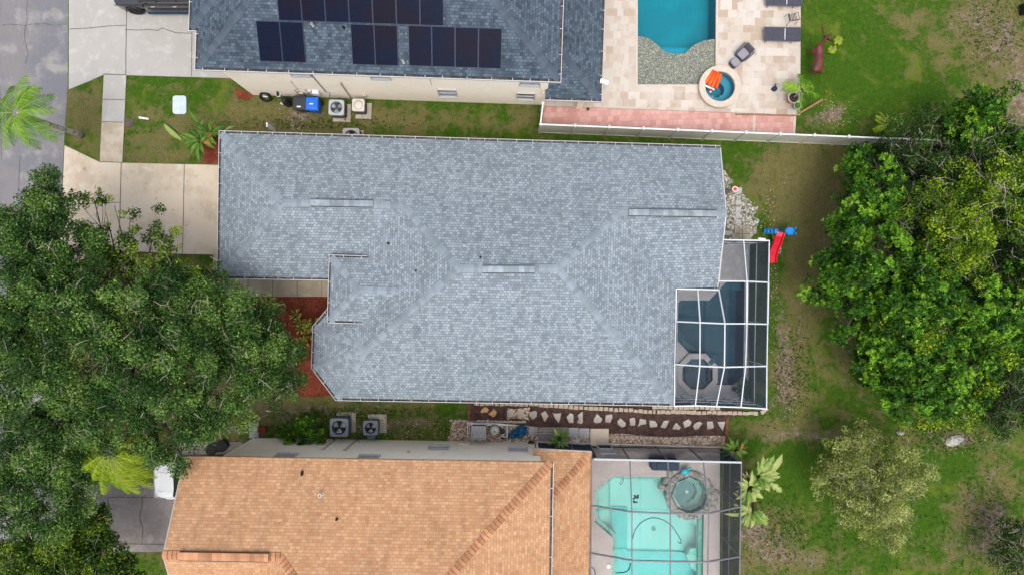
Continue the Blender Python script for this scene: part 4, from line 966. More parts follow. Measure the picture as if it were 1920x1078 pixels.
def rockmesh(mb, c, rx, ry, rz_, r, n=9):
    prof = []; vs = []; fs = []; jit = [[r.uniform(.78, 1.15) for _ in range(n)] for _ in range(3)]
    for j, (rr, z) in enumerate(((1, 0), (.95, .55), (.55, 1))):
        for k in range(n):
            a = 2 * PI * k / n; q = rr * jit[j][k]; vs.append((c[0] + rx * q * math.cos(a), c[1] + ry * q * math.sin(a), c[2] + rz_ * z * (.85 + .3 * r.random())))
    vs.append((c[0], c[1], c[2] + rz_)); fs = [(j * n + k, j * n + (k + 1) % n, (j + 1) * n + (k + 1) % n, (j + 1) * n + k) for j in range(2) for k in range(n)] + [(2 * n + k, 2 * n + (k + 1) % n, 3 * n) for k in range(n)]
    mb.add(vs, fs)
sq = thing('rock_spa', 'rock edged round spa at the corner of the pale aqua pool', 'spa', spaS_c)
mb = MB(); mb.lathe([(.98, .3), (.9, .0), (.86, -.4), (.58, -.42), (.5, -.9), (0, -.9)], (spaS_c.x, spaS_c.y, 0), 8, cap=False); mb.build('spa_shell', M['spa_green'], sq)
slab(sq, [(spaS_c.x + x, spaS_c.y + y) for x, y in ((-.1, .62), (.25, .5), (.45, .1), (.2, -.4), (-.2, -.6), (-.55, -.3), (-.6, .2))], -.38, M['spa_green_deep'], 'spa_floor', .04); drain(sq, spaS_c, -.37, 'whitepvc', .09)
water(sq, circle(spaS_c, .95, 16, 0), .1, M['water_aqua'])
rr = random.Random(11)
coping_ring(sq, circle(spaS_c, .93, 20, 0), circle(spaS_c, 1.28, 20, 0), .2, .2, M['rock'], 'rim')
for k in range(22):
    a = 2 * PI * k / 22; r1 = 1.13 + rr.uniform(-.04, .06); mb = MB()
    rockmesh(mb, (spaS_c.x + r1 * math.cos(a), spaS_c.y + r1 * math.sin(a), .12), rr.uniform(.17, .24), rr.uniform(.16, .22), rr.uniform(.10, .16), rr, 7); mb.build('rock', M['rock'], sq)
for k in (0, 1, 2, 10, 11, 12):
    a = -.55 + 2 * PI * k / 22; mb = MB(); r1 = 1.42 + rr.uniform(-.05, .1)
    rockmesh(mb, (spaS_c.x + r1 * math.cos(a), spaS_c.y + r1 * math.sin(a), .05), rr.uniform(.2, .28), rr.uniform(.18, .26), rr.uniform(.1, .2), rr, 7); mb.build('rock', M['rock'], sq)
# little things round the south pool
c = P(1287, 884, .5); mb = MB(); rockmesh(mb, (c.x - .05, c.y, .35), .24, .2, .2, rr); mb.tube([(c.x + .12, c.y + .12, .45), (c.x + .22, c.y + .22, .5)], .07, 8)
tag(mb.build('pool_toy', M['cyan'], smooth=True, loc=(c.x, c.y, .35)), 'turquoise plastic toy lying on the spa rocks', 'toy')
def hose(name, pts, z, r, m, label, cat):
    Ps = [P(x, y, z) for x, y in pts]; sm = []
    for i in range(len(Ps) - 1):
        p0, p1, p2, p3 = Ps[max(0, i - 1)], Ps[i], Ps[i + 1], Ps[min(len(Ps) - 1, i + 2)]
        for k in range(6):
            t = k / 6; sm.append(.5 * ((2 * p1) + (p2 - p0) * t + (2 * p0 - 5 * p1 + 4 * p2 - p3) * t * t + (3 * p1 - p0 - 3 * p2 + p3) * t ** 3))
    sm.append(Ps[-1]); mb = MB(); mb.tube(sm, r, 6); return tag(mb.build(name, m, loc=Ps[0]), label, cat)
hose('pool_hose', [(1186, 1010), (1190, 995), (1200, 981), (1215, 972), (1228, 970), (1243, 974), (1258, 984), (1270, 1000), (1277, 1013), (1275, 1018), (1271, 1014)], -.06, .022, M['navy'], 'long curved vacuum hose floating on the pale aqua pool', 'hose')
hose('pool_hose', [(1154, 1073), (1165, 1073), (1174, 1071), (1180, 1065), (1182, 1055)], -.06, .03, M['navy'], 'short dark hose piece at the bottom edge of the aqua pool', 'hose')
hose('pool_hose', [(1162, 908), (1166, 906), (1169, 900), (1168, 897), (1164, 901), (1163, 906)], -.06, .015, M['navy'], 'small looped hose near the top left corner of the aqua pool', 'hose')
hose('pool_hose', [(1109, 1063), (1113, 1065), (1116, 1072), (1115, 1085)], .08, .02, M['navy'], 'dark hose curl on the beige deck next to the orange roof', 'hose')
mb = MB(); c = P(1141, 1061, .07); mb.lathe([(0, 0), (.12, 0), (.12, .02), (.1, .03), (0, .03)], c, 18); tag(mb.build('skimmer_lid', M['whitepvc'], loc=c), 'round white skimmer lid on beige pool deck', 'lid')
mb = MB(); rr = random.Random(4); c = P(1192, 935, -.06)
for k in range(12): rockmesh(mb, (c.x + rr.uniform(-.14, .14) + .0, c.y + rr.uniform(-.22, .22), -.065), .07, .05, .02, rr, 6)
tag(mb.build('leaf_clump', M['leaf_dark'], loc=c), 'dark clump of leaves floating on aqua pool', 'leaves', kind='stuff')

# ------------------------------------------------------------------ screen enclosures
def cage(t, rows, m, wall_x=None, bw=.062, bh=.09, screen='screen'):
    """rows: list of lists of 3D nodes; beams along rows and between equal columns"""
    for row in rows:
        mb = MB()
        for a, b in zip(row[:-1], row[1:]): mb.bar(a[1], b[1], bw, bh)
        mb.build('roof_beam', m, t)
    for r0, r1 in zip(rows[:-1], rows[1:]):
        d0 = dict(r0); d1 = dict(r1); ks = [k for k in d0 if k in d1]
        for k in ks:
            mb = MB(); mb.bar(d0[k], d1[k], bw * .8, bh * .8); mb.build('roof_purlin', m, t)
        for ka, kb in zip(ks[:-1], ks[1:]):
            mb = MB(); mb.poly([d0[ka], d0[kb], d1[kb], d1[ka]]); mb.v = [(v[0], v[1], v[2] + .03) for v in mb.v]; mb.build('roof_screen', M[screen], t)
def wallpanels(t, pts, ztops, m, rails=(.06, 1.2), pw=.06, screen='screen_wall', kick=None):
    for i, (p, z) in enumerate(zip(pts, ztops)):
        mb = MB(); mb.box(p.x - pw / 2, p.x + pw / 2, p.y - pw / 2, p.y + pw / 2, .05, z); mb.build('post', m, t)
    for i in range(len(pts) - 1):
        a, b = pts[i], pts[i + 1]
        for r in rails: mb = MB(); mb.bar((a.x, a.y, r + .03), (b.x, b.y, r + .03), .045, .05); mb.build('rail', m, t)
        mb = MB(); mb.add([(a.x, a.y, .08), (b.x, b.y, .08), (b.x, b.y, ztops[i + 1]), (a.x, a.y, ztops[i])], [(0, 1, 2, 3)]); mb.build('wall_screen', M[screen], t)
c1 = thing('pool_enclosure', 'white framed screen enclosure over the dark teal pool', 'enclosure', P(1350, 610))
def R(*n): return [(k, P(x, y, z)) for k, x, y, z in n]
rows = [R((2, 1352, 450, 2.9), (3, 1394, 450.7, 2.9), (4, 1442, 451.5, 2.9)),
        R((2, 1348, 527, 2.88), (3, 1400.5, 527.5, 3.45), (4, 1440.5, 529.5, 2.9))]
cage(c1, rows, M['wframe'])
rows2 = [R((0, 1268, 541.5, 2.86), (1, 1308, 542.5, 2.88), (2, 1347.5, 543.5, 2.9), (3, 1400.5, 541, 3.45), (4, 1440.3, 541, 2.9)),
        R((0, 1267, 602.5, 2.86), (1, 1312.5, 604.5, 3.7), (2, 1359, 606.5, 4.15), (3, 1400, 606.5, 3.6), (4, 1439, 607.5, 2.9)),
        R((0, 1265, 682.5, 2.86), (1, 1312, 686, 3.7), (2, 1358, 688, 4.15), (3, 1397.5, 687, 3.6), (4, 1437.5, 686, 2.9)),
        R((0, 1264, 761, 2.86), (1, 1303.5, 760, 2.9), (2, 1343, 761.5, 2.9), (3, 1389, 763, 2.9), (4, 1437, 766, 2.9))]
n_before = len(rows2[0])
first = rows2[0]
cage(c1, [rows2[0][:3]], M['wframe'])
d0 = dict(rows2[0]); d1 = dict(rows2[1])
for k in (0, 1, 2): MB().bar(d0[k], d1[k], .06, .072).build('roof_purlin', M['wframe'], c1)
b3, b4 = rows[1][1][1], rows[1][2][1]; b2n = rows[1][0][1]
for a, b in ((b3, d1[3]), (b4, d1[4])): MB().bar(a, b, .075, .08).build('roof_purlin', M['wframe'], c1)
for q in ([d0[0], d0[1], d1[1], d1[0]], [d0[1], d0[2], d1[2], d1[1]], [b2n, b3, d1[3], d1[2], d0[2]], [b3, b4, d1[4], d1[3]]):
    mb = MB(); mb.poly([v + Vector((0, 0, .03)) for v in q]); mb.build('roof_screen', M['screen'], c1)
cage(c1, rows2[1:], M['wframe'])
xE = rows[0][2][1].x
eastp = [Vector((r[-1][1].x, r[-1][1].y, 0)) for r in (rows[0], rows[1], rows2[1], rows2[2], rows2[3])]
wallpanels(c1, eastp, [2.9] * 5, M['wframe'])
northp = [Vector((n[1].x, n[1].y, 0)) for n in rows[0]]; wallpanels(c1, northp[:-1] + [eastp[0] + Vector((-.08, 0, 0))], [2.9] * 3, M['wframe'], rails=(.06, 1.0, 1.5))
southp = [Vector((n[1].x, n[1].y, 0)) for n in rows2[3]]; wallpanels(c1, southp[:-1] + [eastp[-1] + Vector((-.08, 0, 0))], [2.86] + [2.9] * 4, M['wframe'], rails=(.06, .9, 1.7))
for a, b in ((0, 1), (2, 3)): MB().bar(southp[a] + Vector((0, .03, .3)), southp[b] + Vector((0, .03, 1.6)), .04, .04).build('brace', M['wframe'], c1)
c2 = thing('pool_enclosure', 'dark bronze framed screen enclosure over the pale aqua pool', 'enclosure', P(1250, 960))
rows = [R((0, 1110, 860, 2.9), (1, 1181, 861, 2.9), (2, 1252, 862.5, 2.9), (3, 1319, 864, 2.9), (4, 1390, 866, 2.9)),
        R((0, 1109.5, 947, 2.9), (1, 1185, 959, 3.8), (2, 1257, 962, 3.8), (3, 1329, 962, 3.8), (4, 1388.5, 949, 2.9)),
        R((0, 1108, 1036, 2.9), (1, 1185, 1050, 3.8), (2, 1257, 1052, 3.8), (3, 1327.5, 1052.5, 3.8), (4, 1387, 1042.5, 2.9)),
        R((0, 1107, 1126, 2.9), (1, 1184, 1142, 3.8), (2, 1256, 1144, 3.8), (3, 1326, 1144, 3.8), (4, 1386, 1133, 2.9))]
cage(c2, rows, M['bronze'], screen='screen_roof2')
eastp = [Vector((r[-1][1].x, r[-1][1].y, 0)) for r in rows]; wallpanels(c2, eastp, [2.9] * 4, M['bronze'])
northp = [Vector((n[1].x, n[1].y, 0)) for n in rows[0]]
d_a, d_b = P(1110, 836.5), P(1142, 837)
wallpanels(c2, northp[:-1] + [eastp[0] + Vector((-.08, 0, 0))], [2.9] * 5, M['bronze'], rails=(.06, .8))
MB().bar(northp[0] + Vector((.1, 0, 2.94)), northp[-1] + Vector((0, 0, 2.94)), .09, .03).build('top_beam', M['ac_grey'], c2)
yw = northp[0].y + .035; dr = MB(); x0, x1 = P(1119, 0).x, P(1144, 0).x
for xx in (x0, x1): dr.box(xx - .035, xx + .035, yw, yw + .04, .08, 2.05)
for zz in (.1, .95, 2.02): dr.box(x0 + .035, x1 - .035, yw + .002, yw + .038, zz - .035, zz + .035)
od = dr.build('screen_door', M['ac_grey'], c2); mb = MB(); mb.box(x0 + .035, x1 - .035, yw + .012, yw + .024, .12, .92); mb.build('kick_panel', M['navy'], od)
lp = [P(1003, 829.5), P(1040, 831), P(1070, 832), P(1107, 834)]
lw_ = thing('lanai_screen_wall', 'dark screened lanai wall below the small orange lower roof', 'screen wall', P(1050, 832))
for i in range(3):
    a, b = lp[i], lp[i + 1]; mb = MB(); mb.bar(Vector((a.x, a.y, 1.35)), Vector((b.x, b.y, 1.35)), .03, 2.55); mb.build('screen_panel', M['navy'], lw_)
for p in lp: mb = MB(); mb.box(p.x - .03, p.x + .03, p.y - .005, p.y + .05, .05, 2.62); mb.build('post', M['bronze'], lw_)
mb = MB(); mb.bar(lp[0] + Vector((0, .08, .08)), P(1358, 838.5) + Vector((0, .04, .08)), .07, .12); mb.build('sill', M['coping_warm'], lw_)
cb = P(1247, 868, .75); mb = MB(); mb.obox((cb.x, cb.y - .1, .5), (1, -.02, 0), (.02, 1, 0), (0, 0, 1), .72, .24, .42); mb.obox((cb.x, cb.y - .1, .93), (1, -.02, 0), (.02, 1, 0), (0, 0, 1), .5, .2, .07)
tag(mb.build('covered_bench', M['navy'], bevel=.04, loc=(cb.x, cb.y, .06)), 'dark covered bench inside the bronze screen enclosure', 'bench')

# ------------------------------------------------------------------ fence
fc = thing('vinyl_fence', 'long cream vinyl privacy fence along the pink pavers', 'fence', P(1300, 262))
fx = lambda px: P(px, 236.4 + (px - 1078.5) * .040, 1.83)
posts = [fx(1014 + 64.1 * i) for i in range(15)]
for i, p in enumerate(posts):
    mb = MB(); mb.box(p.x - .065, p.x + .065, p.y - .065, p.y + .065, 0, 1.9); o = mb.build('fence_post', M['fence_cream'], fc)
    mb = MB(); mb.lathe([(.105, 0), (.105, .03), (.02, .09), (0, .09)], (p.x, p.y, 1.9), 4); mb.build('post_cap', M['whitepvc'], o)
for a, b in zip(posts[:-1], posts[1:]):
    a = Vector((a.x + .065, a.y, 0)); b = Vector((b.x - .065, b.y, 0)); mb = MB()
    mb.bar(a + Vector((0, 0, .95)), b + Vector((0, 0, .95)), .035, 1.6)
    d = (b - a); n = 10
    for k in range(1, n): c = a + d * k / n; mb.box(c.x - .006, c.x + .006, c.y - .0195, c.y + .0195, .2, 1.7)
    o = mb.build('fence_panel', M['fence_cream'], fc)
    mb = MB(); mb.bar(a + Vector((0, 0, 1.8)), b + Vector((0, 0, 1.8)), .07, .1); mb.build('top_rail', M['whitepvc'], o)
    mb = MB(); mb.bar(a + Vector((0, 0, .12)), b + Vector((0, 0, .12)), .07, .12); mb.build('bottom_rail', M['fence_cream'], o)
fg = thing('fence_gate', 'short cream gate between the house corner and the long vinyl fence', 'gate', P(1014, 220))
a, b = posts[0] + Vector((0, .1, 0)), P(1018, 196, 1.83); mb = MB()
mb.bar(Vector((a.x, a.y, .95)), Vector((b.x, b.y, .95)), .04, 1.6); mb.build('gate_panel', M['fence_cream'], fg)
for z in (1.78, .12): mb = MB(); mb.bar(Vector((a.x, a.y, z)), Vector((b.x, b.y, z)), .07, .1); mb.build('gate_rail', M['whitepvc'], fg)
mb = MB(); mb.box(b.x - .06, b.x + .06, b.y, b.y + .12, 0, 1.85); mb.build('gate_post', M['whitepvc'], fg)

# ------------------------------------------------------------------ air conditioners
def rsq(cx, cy, w, r, n=4, d=None):
    d = d or w; out = []
    for (sx, sy, a0) in ((1, 1, 0), (-1, 1, 90), (-1, -1, 180), (1, -1, 270)):
        for k in range(n + 1):
            a = math.radians(a0 + 90 * k / n); out.append((cx + sx * (w / 2 - r) + r * math.cos(a), cy + sy * (d / 2 - r) + r * math.sin(a), 0))
    return out
def ac_unit(px, py, w, h, mtop, mside, label, rz=0, padw=None, poff=(0, 0), dome=False, nbl=3):
    c = P(px, py, h); t = thing('air_conditioner', label, 'air conditioner', (c.x, c.y, 0), rz, 'outdoor air conditioner units beside the houses')
    k = 0.06
    mb = MB(); pw = padw or w * 1.18; mb.box(poff[0] - pw / 2, poff[0] + pw / 2, poff[1] - pw / 2, poff[1] + pw / 2, 0, .08); mb.build('pad', M['pad'], t, world=False, bevel=.01)
    mb = MB(); mb.prism([(p[0], p[1]) for p in rsq(0, 0, w * .95, w * .12)], .08, h - .19)
    o = mb.build('cabinet', M[mside], t, world=False)
    lv = MB(); n = 11
    for i in range(n):
        z = .16 + (h - .42) * i / (n - 1); pts = rsq(0, 0, w * .965, w * .12); lv.prism([(p[0], p[1]) for p in pts], z, z + .02, cap=True)
    lv.build('louvre', M[mside], o, world=False)
    bm = bmesh.new(); outer = rsq(0, 0, w, w * .14, 5); inner = circle((0, 0, 0), w * .385, 28)
    vo_ = [bm.verts.new((p[0], p[1], h)) for p in outer]; vi = [bm.verts.new((p[0], p[1], h)) for p in inner]
    es = [bm.edges.new((L_[i], L_[(i + 1) % len(L_)])) for L_ in (vo_, vi) for i in range(len(L_))]
    bmesh.ops.triangle_fill(bm, use_beauty=True, edges=es, normal=(0, 0, 1))
    for f in bm.faces:
        f.normal_update()
        if f.normal.z < 0: f.normal_flip()
    for L_, dz in ((vo_, -.20), (vi, -.18)):
        lo = [bm.verts.new((v.co.x, v.co.y, h + dz)) for v in L_]
        for i in range(len(L_)): bm.faces.new((L_[i], lo[i], lo[(i + 1) % len(L_)], L_[(i + 1) % len(L_)]))
    me = bpy.data.meshes.new('top_panel'); bm.to_mesh(me); bm.free(); me.materials.append(M[mtop]); o = bpy.data.objects.new('top_panel', me); C.objects.link(o); o.parent = t
    if dome:
        mb = MB(); mb.lathe([(w * .38, h - .03), (w * .36, h + .0), (w * .2, h + .03), (0, h + .035)], (0, 0, 0), 24); mb.build('fan_cover', M['ac_beige'], t, world=False, smooth=True)
    else:
        fb = MB()
        for i in range(nbl):
            a0 = 2 * PI * i / nbl + .5; vs = []
            for (rr_, da, z) in ((.07, -.35, -.05), (.07, .35, -.09), (.33, -.52, -.045), (.35, .0, -.06), (.33, .52, -.085)):
                vs.append((w * rr_ * math.cos(a0 + da), w * rr_ * math.sin(a0 + da), h + z - .03))
            fb.add(vs, [(0, 2, 3), (0, 3, 1), (1, 3, 4)])
        fb.build('fan_blade', M['blade'], t, world=False)
        mb = MB(); mb.lathe([(w * .075, h - .14), (w * .075, h - .06), (0, h - .05)], (0, 0, 0), 14); mb.build('fan_hub', M['black'], t, world=False)
        mb = MB()
        for q in (.06, .14, .22, .30, .38): mb.ring((0, 0, h + .005), w * q, .006, 28, k=4)
        for i in range(8): a = PI * i / 4; mb.bar((w * .04 * math.cos(a), w * .04 * math.sin(a), h), (w * .4 * math.cos(a), w * .4 * math.sin(a), h), .008, .008)
        mb.build('fan_guard', M['black'] if mtop != 'ac_grey' else M['ac_mid'], t, world=False)
        mb = MB(); mb.lathe([(0, h - .17), (w * .4, h - .17), (w * .4, h - .16), (0, h - .16)], (0, 0, 0), 24); mb.build('fan_well', M['dark'], t, world=False)
    return t
a1 = ac_unit(630.5, 202, .80, .85, 'ac_grey', 'ac_side', 'large pale grey air conditioner with open fan beside the blue bin', -.03, .95, (.1, -.08))
a2 = ac_unit(671.5, 197.5, .64, .85, 'ac_beige', 'ac_side', 'small beige air conditioner with a round dome cover', -.03, .85, (.12, -.1), True)
a3 = ac_unit(658, 256.5, .88, .8, 'ac_tan', 'ac_side', 'taupe air conditioner half hidden under the blue grey roof eave', 0, 1.0)
a4 = ac_unit(635.5, 801, .95, .95, 'ac_mid', 'ac_blue', 'large dark slate air conditioner next to the green shrub', 0, 1.05, (.15, .1))
a5 = ac_unit(694.5, 802, .76, .75, 'ac_mid', 'ac_blue', 'smaller dark slate air conditioner on a wide pale pad', 0, 1.0, (.22, .1))
mb = MB(); mb.tube([P(623, 816, .5), P(625, 823, .4), P(630, 828, .3)], .03, 6); mb.build('refrigerant_line', M['dark'], a4)
mb = MB(); mb.tube([P(682, 816, .3), P(672, 822, .35), P(668, 827, .3)], .03, 6); mb.build('refrigerant_line', M['dark'], a5)
mb = MB(); mb.box(-.2, .2, -.62, -.42, .2, .62); mb.v = [(v[0] + a5.location.x, v[1] + a5.location.y, v[2]) for v in mb.v]; mb.build('service_box', M['ac_blue'], a5, bevel=.02)

# ------------------------------------------------------------------ bins and wall clutter
def bin_(px, py, m, label, w=.66, mark='whitepvc', sticker=True):
    c = P(px, py, 1.05); t = thing('wheeled_bin', label, 'bin', (c.x, c.y, 0), -.03, 'wheeled bins by the cream wall')
    mb = MB(); s_ = lambda ww, dd, z: [(x_, y_, z) for x_, y_, _ in rsq(0, 0, ww, .06, 3, dd)]
    mb.loft([s_(w * .78, w * .78, .1), s_(w * .98, w * 1.0, .98)]); mb.build('bin_body', M[m], t, world=False)
    mb = MB(); mb.loft([s_(w * 1.04, w * 1.08, .98), s_(w * 1.04, w * 1.08, 1.03), s_(w * .9, w * .92, 1.075), s_(w * .5, w * .5, 1.085)]); mb.build('bin_lid', M[m], t, world=False)
    mb = MB(); mb.tube([(-w * .35, w * .6, 1.0), (w * .35, w * .6, 1.0)], .02, 6); mb.build('handle', M['dark'], t, world=False)
    for sx in (-1, 1): mb = MB(); mb.tube([(sx * w * .42, w * .45, .13), (sx * w * .5, w * .45, .13)], .13, 14); mb.build('bin_wheel', M['dark'], t, world=False)
    if sticker: mb = MB(); mb.box(-.12, .08, -.24 if m != 'bin_blue' else -.05, -.17 if m != 'bin_blue' else .01, 1.083, 1.09); mb.build('lid_sticker', M[mark], t, world=False)
    return t
bin_(561.5, 193.5, 'bin_grey', 'dark grey wheeled bin with white lid mark beside the blue one', .68)
bin_(584.5, 195, 'bin_blue', 'bright blue recycling bin against the cream wall', .64)
mb = MB(); c = P(536, 190, .4); rockmesh(mb, (c.x, c.y, 0), .24, .28, .75, random.Random(5)); tag(mb.build('rubbish_bag', M['black'], smooth=True, loc=(c.x, c.y, 0)), 'black bag slumped on the left side of the dark grey bin', 'bag')
mb = MB(); c = P(532, 196, .05); mb.obox((c.x, c.y, .04), (.95, -.3, 0), (.3, .95, 0), (0, 0, 1), .2, .05, .02); tag(mb.build('wood_scrap', M['coping_warm'], loc=(c.x, c.y, .01)), 'pale wood scrap lying near the black bag', 'scrap')
hr = thing('hose_reel', 'black coiled garden hose leaning against the cream wall', 'hose', P(498, 184))
c = P(498, 182, .35)
for i in range(6):
    mb = MB(); rr_ = .30 - .03 * (i % 3); vs = []
    tilt = Matrix.Rotation(math.radians(58), 4, 'X'); q = MB(); q.ring((0, 0, (i // 3) * .05), rr_, .026, 24, k=6)
    mb.v = [tuple(tilt @ Vector(v) + c) for v in q.v]; mb.f = q.f; mb.m = q.m; mb.build('hose_coil', M['dark'], hr, smooth=True)
mb = MB(); mb.bar(c + Vector((-.14, .02, -.02)), c + Vector((.12, -.02, .03)), .06, .05); mb.build('reel_bar', M['whitepvc'], hr)
wh = thing('garden_tool', 'black and white garden tool propped on the wall near the coiled hose', 'tool', P(521, 182))
mb = MB(); mb.tube([P(519, 181, .1), P(521, 178, .5), P(520, 172, .9)], .05, 8); mb.build('tool_handle', M['black'], wh)
mb = MB(); mb.tube([P(516.5, 168, .9), P(517, 177, .5), P(520, 182, .2), P(525, 181, .3), P(526, 177, .5)], .035, 8); mb.build('tool_loop', M['whitepvc'], wh)
# small lawn items
mb = MB(); mb.prism([(p[0], p[1]) for p in rsq(P(338, 198).x, P(338, 198).y, .72, .14, 4, .98)], .0, .1); tag(mb.build('utility_lid', M['utility'], loc=P(338, 198), bevel=.02), 'pale blue grey rounded utility lid in the lawn', 'utility lid')
mb = MB(); mb.prism([(p[0], p[1]) for p in rsq(P(243, 231).x, P(243, 231).y, .4, .05, 2, .4)], .0, .03); tag(mb.build('meter_lid', M['brownlid'], loc=P(243, 231)), 'small square brown meter lid beside the sidewalk', 'meter lid')
mb = MB(); a, b = P(261, 221, .1), P(279, 223.5, .1); mb.tube([a, a + (b - a) * .2, b], [.07, .06, .06], 12); tag(mb.build('white_pipe', M['whitepvc'], smooth=True, loc=(a.x, a.y, 0)), 'short white pipe lying on the front lawn', 'pipe')
mb = MB(); a, b = P(512, 238, .2), P(514, 250, 1.2); mb.obox((a.x + .04, a.y - .15, .65), (1, 0, 0), (0, 1, 0), (0, 0, 1), .035, .12, .6)
tag(mb.build('side_gate_post', M['whitepvc'], loc=(a.x, a.y, 0)), 'white post standing at the top eave of the middle house', 'post')
for i, (x, y) in enumerate(((1452, 167),)):
    mb = MB(); c = P(x, y, .1); rockmesh(mb, (c.x, c.y, .055), .17, .15, .14, random.Random(8), 11); mb.tube([c + Vector((.02, .1, .05)), c + Vector((.06, .25, .04))], .03, 6)
    tag(mb.build('swim_cap', M['navy'], smooth=True, loc=(c.x, c.y, .055)), 'small navy blue cap lying on the travertine patio', 'cap')
mb = MB(); c = P(1102.5, 205.5, .1); mb.box(c.x - .07, c.x + .07, c.y - .06, c.y + .06, .05, .18); tag(mb.build('small_box', M['black'], bevel=.01, loc=(c.x, c.y, .05)), 'tiny black box where pink pavers meet travertine', 'box')

# ------------------------------------------------------------------ patio furniture
def lounger(px0, px1, py, label, dx=0):
    z = .36; a, b = P(px0, py, z), P(px1, py + 1.5, z); c = (a + b) / 2; L = (b - a).length; t = thing('sun_lounger', label, 'lounger', (c.x, c.y, 0.05), -.022, 'charcoal sun loungers on the patio')
    w = .72
    for s_, x0, x1, z0, z1 in (('lounger_seat', -L / 2, L * .06, .31, .31), ('lounger_back', L * .085, L / 2, .31, .37)):
        mb = MB(); n = 6; vs = []
        for i in range(n + 1):
            x = x0 + (x1 - x0) * i / n; zz = z0 + (z1 - z0) * i / n - .012 * math.sin(PI * i / n)
            for y in (-w / 2, -w / 4, 0, w / 4, w / 2): vs.append((x, y, zz - .01 * (1 - abs(y) / (w / 2))))
        fs = [(i * 5 + j, (i + 1) * 5 + j, (i + 1) * 5 + j + 1, i * 5 + j + 1) for i in range(n) for j in range(4)]
        mb.add(vs, fs); mb.build(s_, M['lounge'], t, world=False, solid=.025)
    mb = MB()
    for sy in (-1, 1): mb.tube([(-L / 2, sy * w / 2, .30), (L / 2, sy * w / 2, .30)], .02, 6)
    mb.tube([(-L / 2, -w / 2, .3), (-L / 2, w / 2, .3)], .02, 6); mb.tube([(L / 2, -w / 2, .3), (L / 2, w / 2, .3)], .02, 6); mb.build('lounger_frame', M['alu'], t, world=False)
    for sy in (-1, 1):
        for x in (-L * .42, L * .3): mb = MB(); mb.tube([(x, sy * w * .47, .29), (x - .03, sy * w * .52, 0)], .02, 6); mb.build('leg', M['alu'], t, world=False)
    mb = MB(); mb.box(L * .062, L * .08, -w * .4, w * .42, .31, .325); mb.build('cross_bar', M['whitepvc'], t, world=False)
    return t
lounger(1433.5, 1500.5, 64, 'charcoal sun lounger fully in view on the patio edge')
lounger(1437, 1504, -2, 'charcoal sun lounger cut off by the top edge of the photo')
# metal armchair
mc = thing('metal_chair', 'small black slatted metal chair between the two loungers', 'chair', P(1480, 39, 0), math.radians(172))
mb = MB()
for i in range(6): y = -.2 + .08 * i; mb.bar((-.19, y, .44), (.2, y, .42), .028, .012)
mb.build('chair_seat', M['carblack'], mc, world=False)
for s in (-1, 1):
    mb = MB(); mb.tube([(.24, s * .24, 0), (.21, s * .23, .42), (.16, s * .25, .62), (-.15, s * .25, .62), (-.22, s * .23, .44), (-.3, s * .25, 0)], .017, 6); mb.build('chair_side', M['carblack'], mc, world=False)
mb = MB(); mb.tube([(-.2, -.23, .44), (-.27, -.24, .8), (-.31, -.1, .88), (-.31, .1, .88), (-.27, .24, .8), (-.2, .23, .44)], .017, 6)
for i in range(4): mb.tube([(-.3, -.13 + .087 * i, .87), (-.21, -.12 + .08 * i, .46)], .01, 5)
mb.build('chair_back', M['carblack'], mc, world=False)
mc.rotation_euler = (0, 0, math.radians(100))
# wicker lounge chair with ottoman
wc = thing('wicker_chair', 'grey wicker chair with long arms next to the round spa', 'chair', P(1390, 105), math.radians(43))
mb = MB(); mb.prism([(p[0], p[1]) for p in rsq(-.02, 0, .62, .1, 3, .60)], .2, .36); mb.build('chair_base', M['wicker'], wc, world=False)
mb = MB(); mb.prism([(p[0], p[1]) for p in rsq(-.06, 0, .5, .08, 3, .44)], .36, .45); mb.build('seat_cushion', M['cushion'], wc, world=False, bevel=.02)
for s in (-1, 1):
    mb = MB(); mb.tube([(-.32, s * .24, .3), (-.25, s * .33, .5), (.1, s * .36, .56), (.35, s * .34, .5), (.62, s * .33, .08)], [.035, .045, .04, .035, .025], 8); mb.build('armrest', M['wicker'], wc, world=False, smooth=True)
mb = MB(); mb.loft([[(.2, -.28, .3), (.28, -.28, .3), (.28, .28, .3), (.2, .28, .3)], [(.33, -.27, .8), (.4, -.27, .8), (.4, .27, .8), (.33, .27, .8)]]); mb.build('chair_back', M['wicker'], wc, world=False, bevel=.03)
for x, y in ((-.27, -.25), (-.27, .25), (.2, -.25), (.2, .25)): mb = MB(); mb.tube([(x, y, .2), (x * 1.05, y * 1.05, 0.05)], .022, 6); mb.build('leg', M['wicker'], wc, world=False)
ot = thing('wicker_ottoman', 'small grey wicker ottoman touching the round spa rim', 'ottoman', P(1374.5, 121.5), math.radians(43))
mb = MB(); mb.prism([(p[0], p[1]) for p in rsq(0, 0, .44, .12, 4, .46)], .08, .36); mb.build('ottoman_body', M['wicker'], ot, world=False); mb = MB(); mb.prism([(p[0], p[1]) for p in rsq(0, 0, .40, .12, 4, .42)], .36, .42); mb.build('ottoman_cushion', M['cushion'], ot, world=False, bevel=.02)
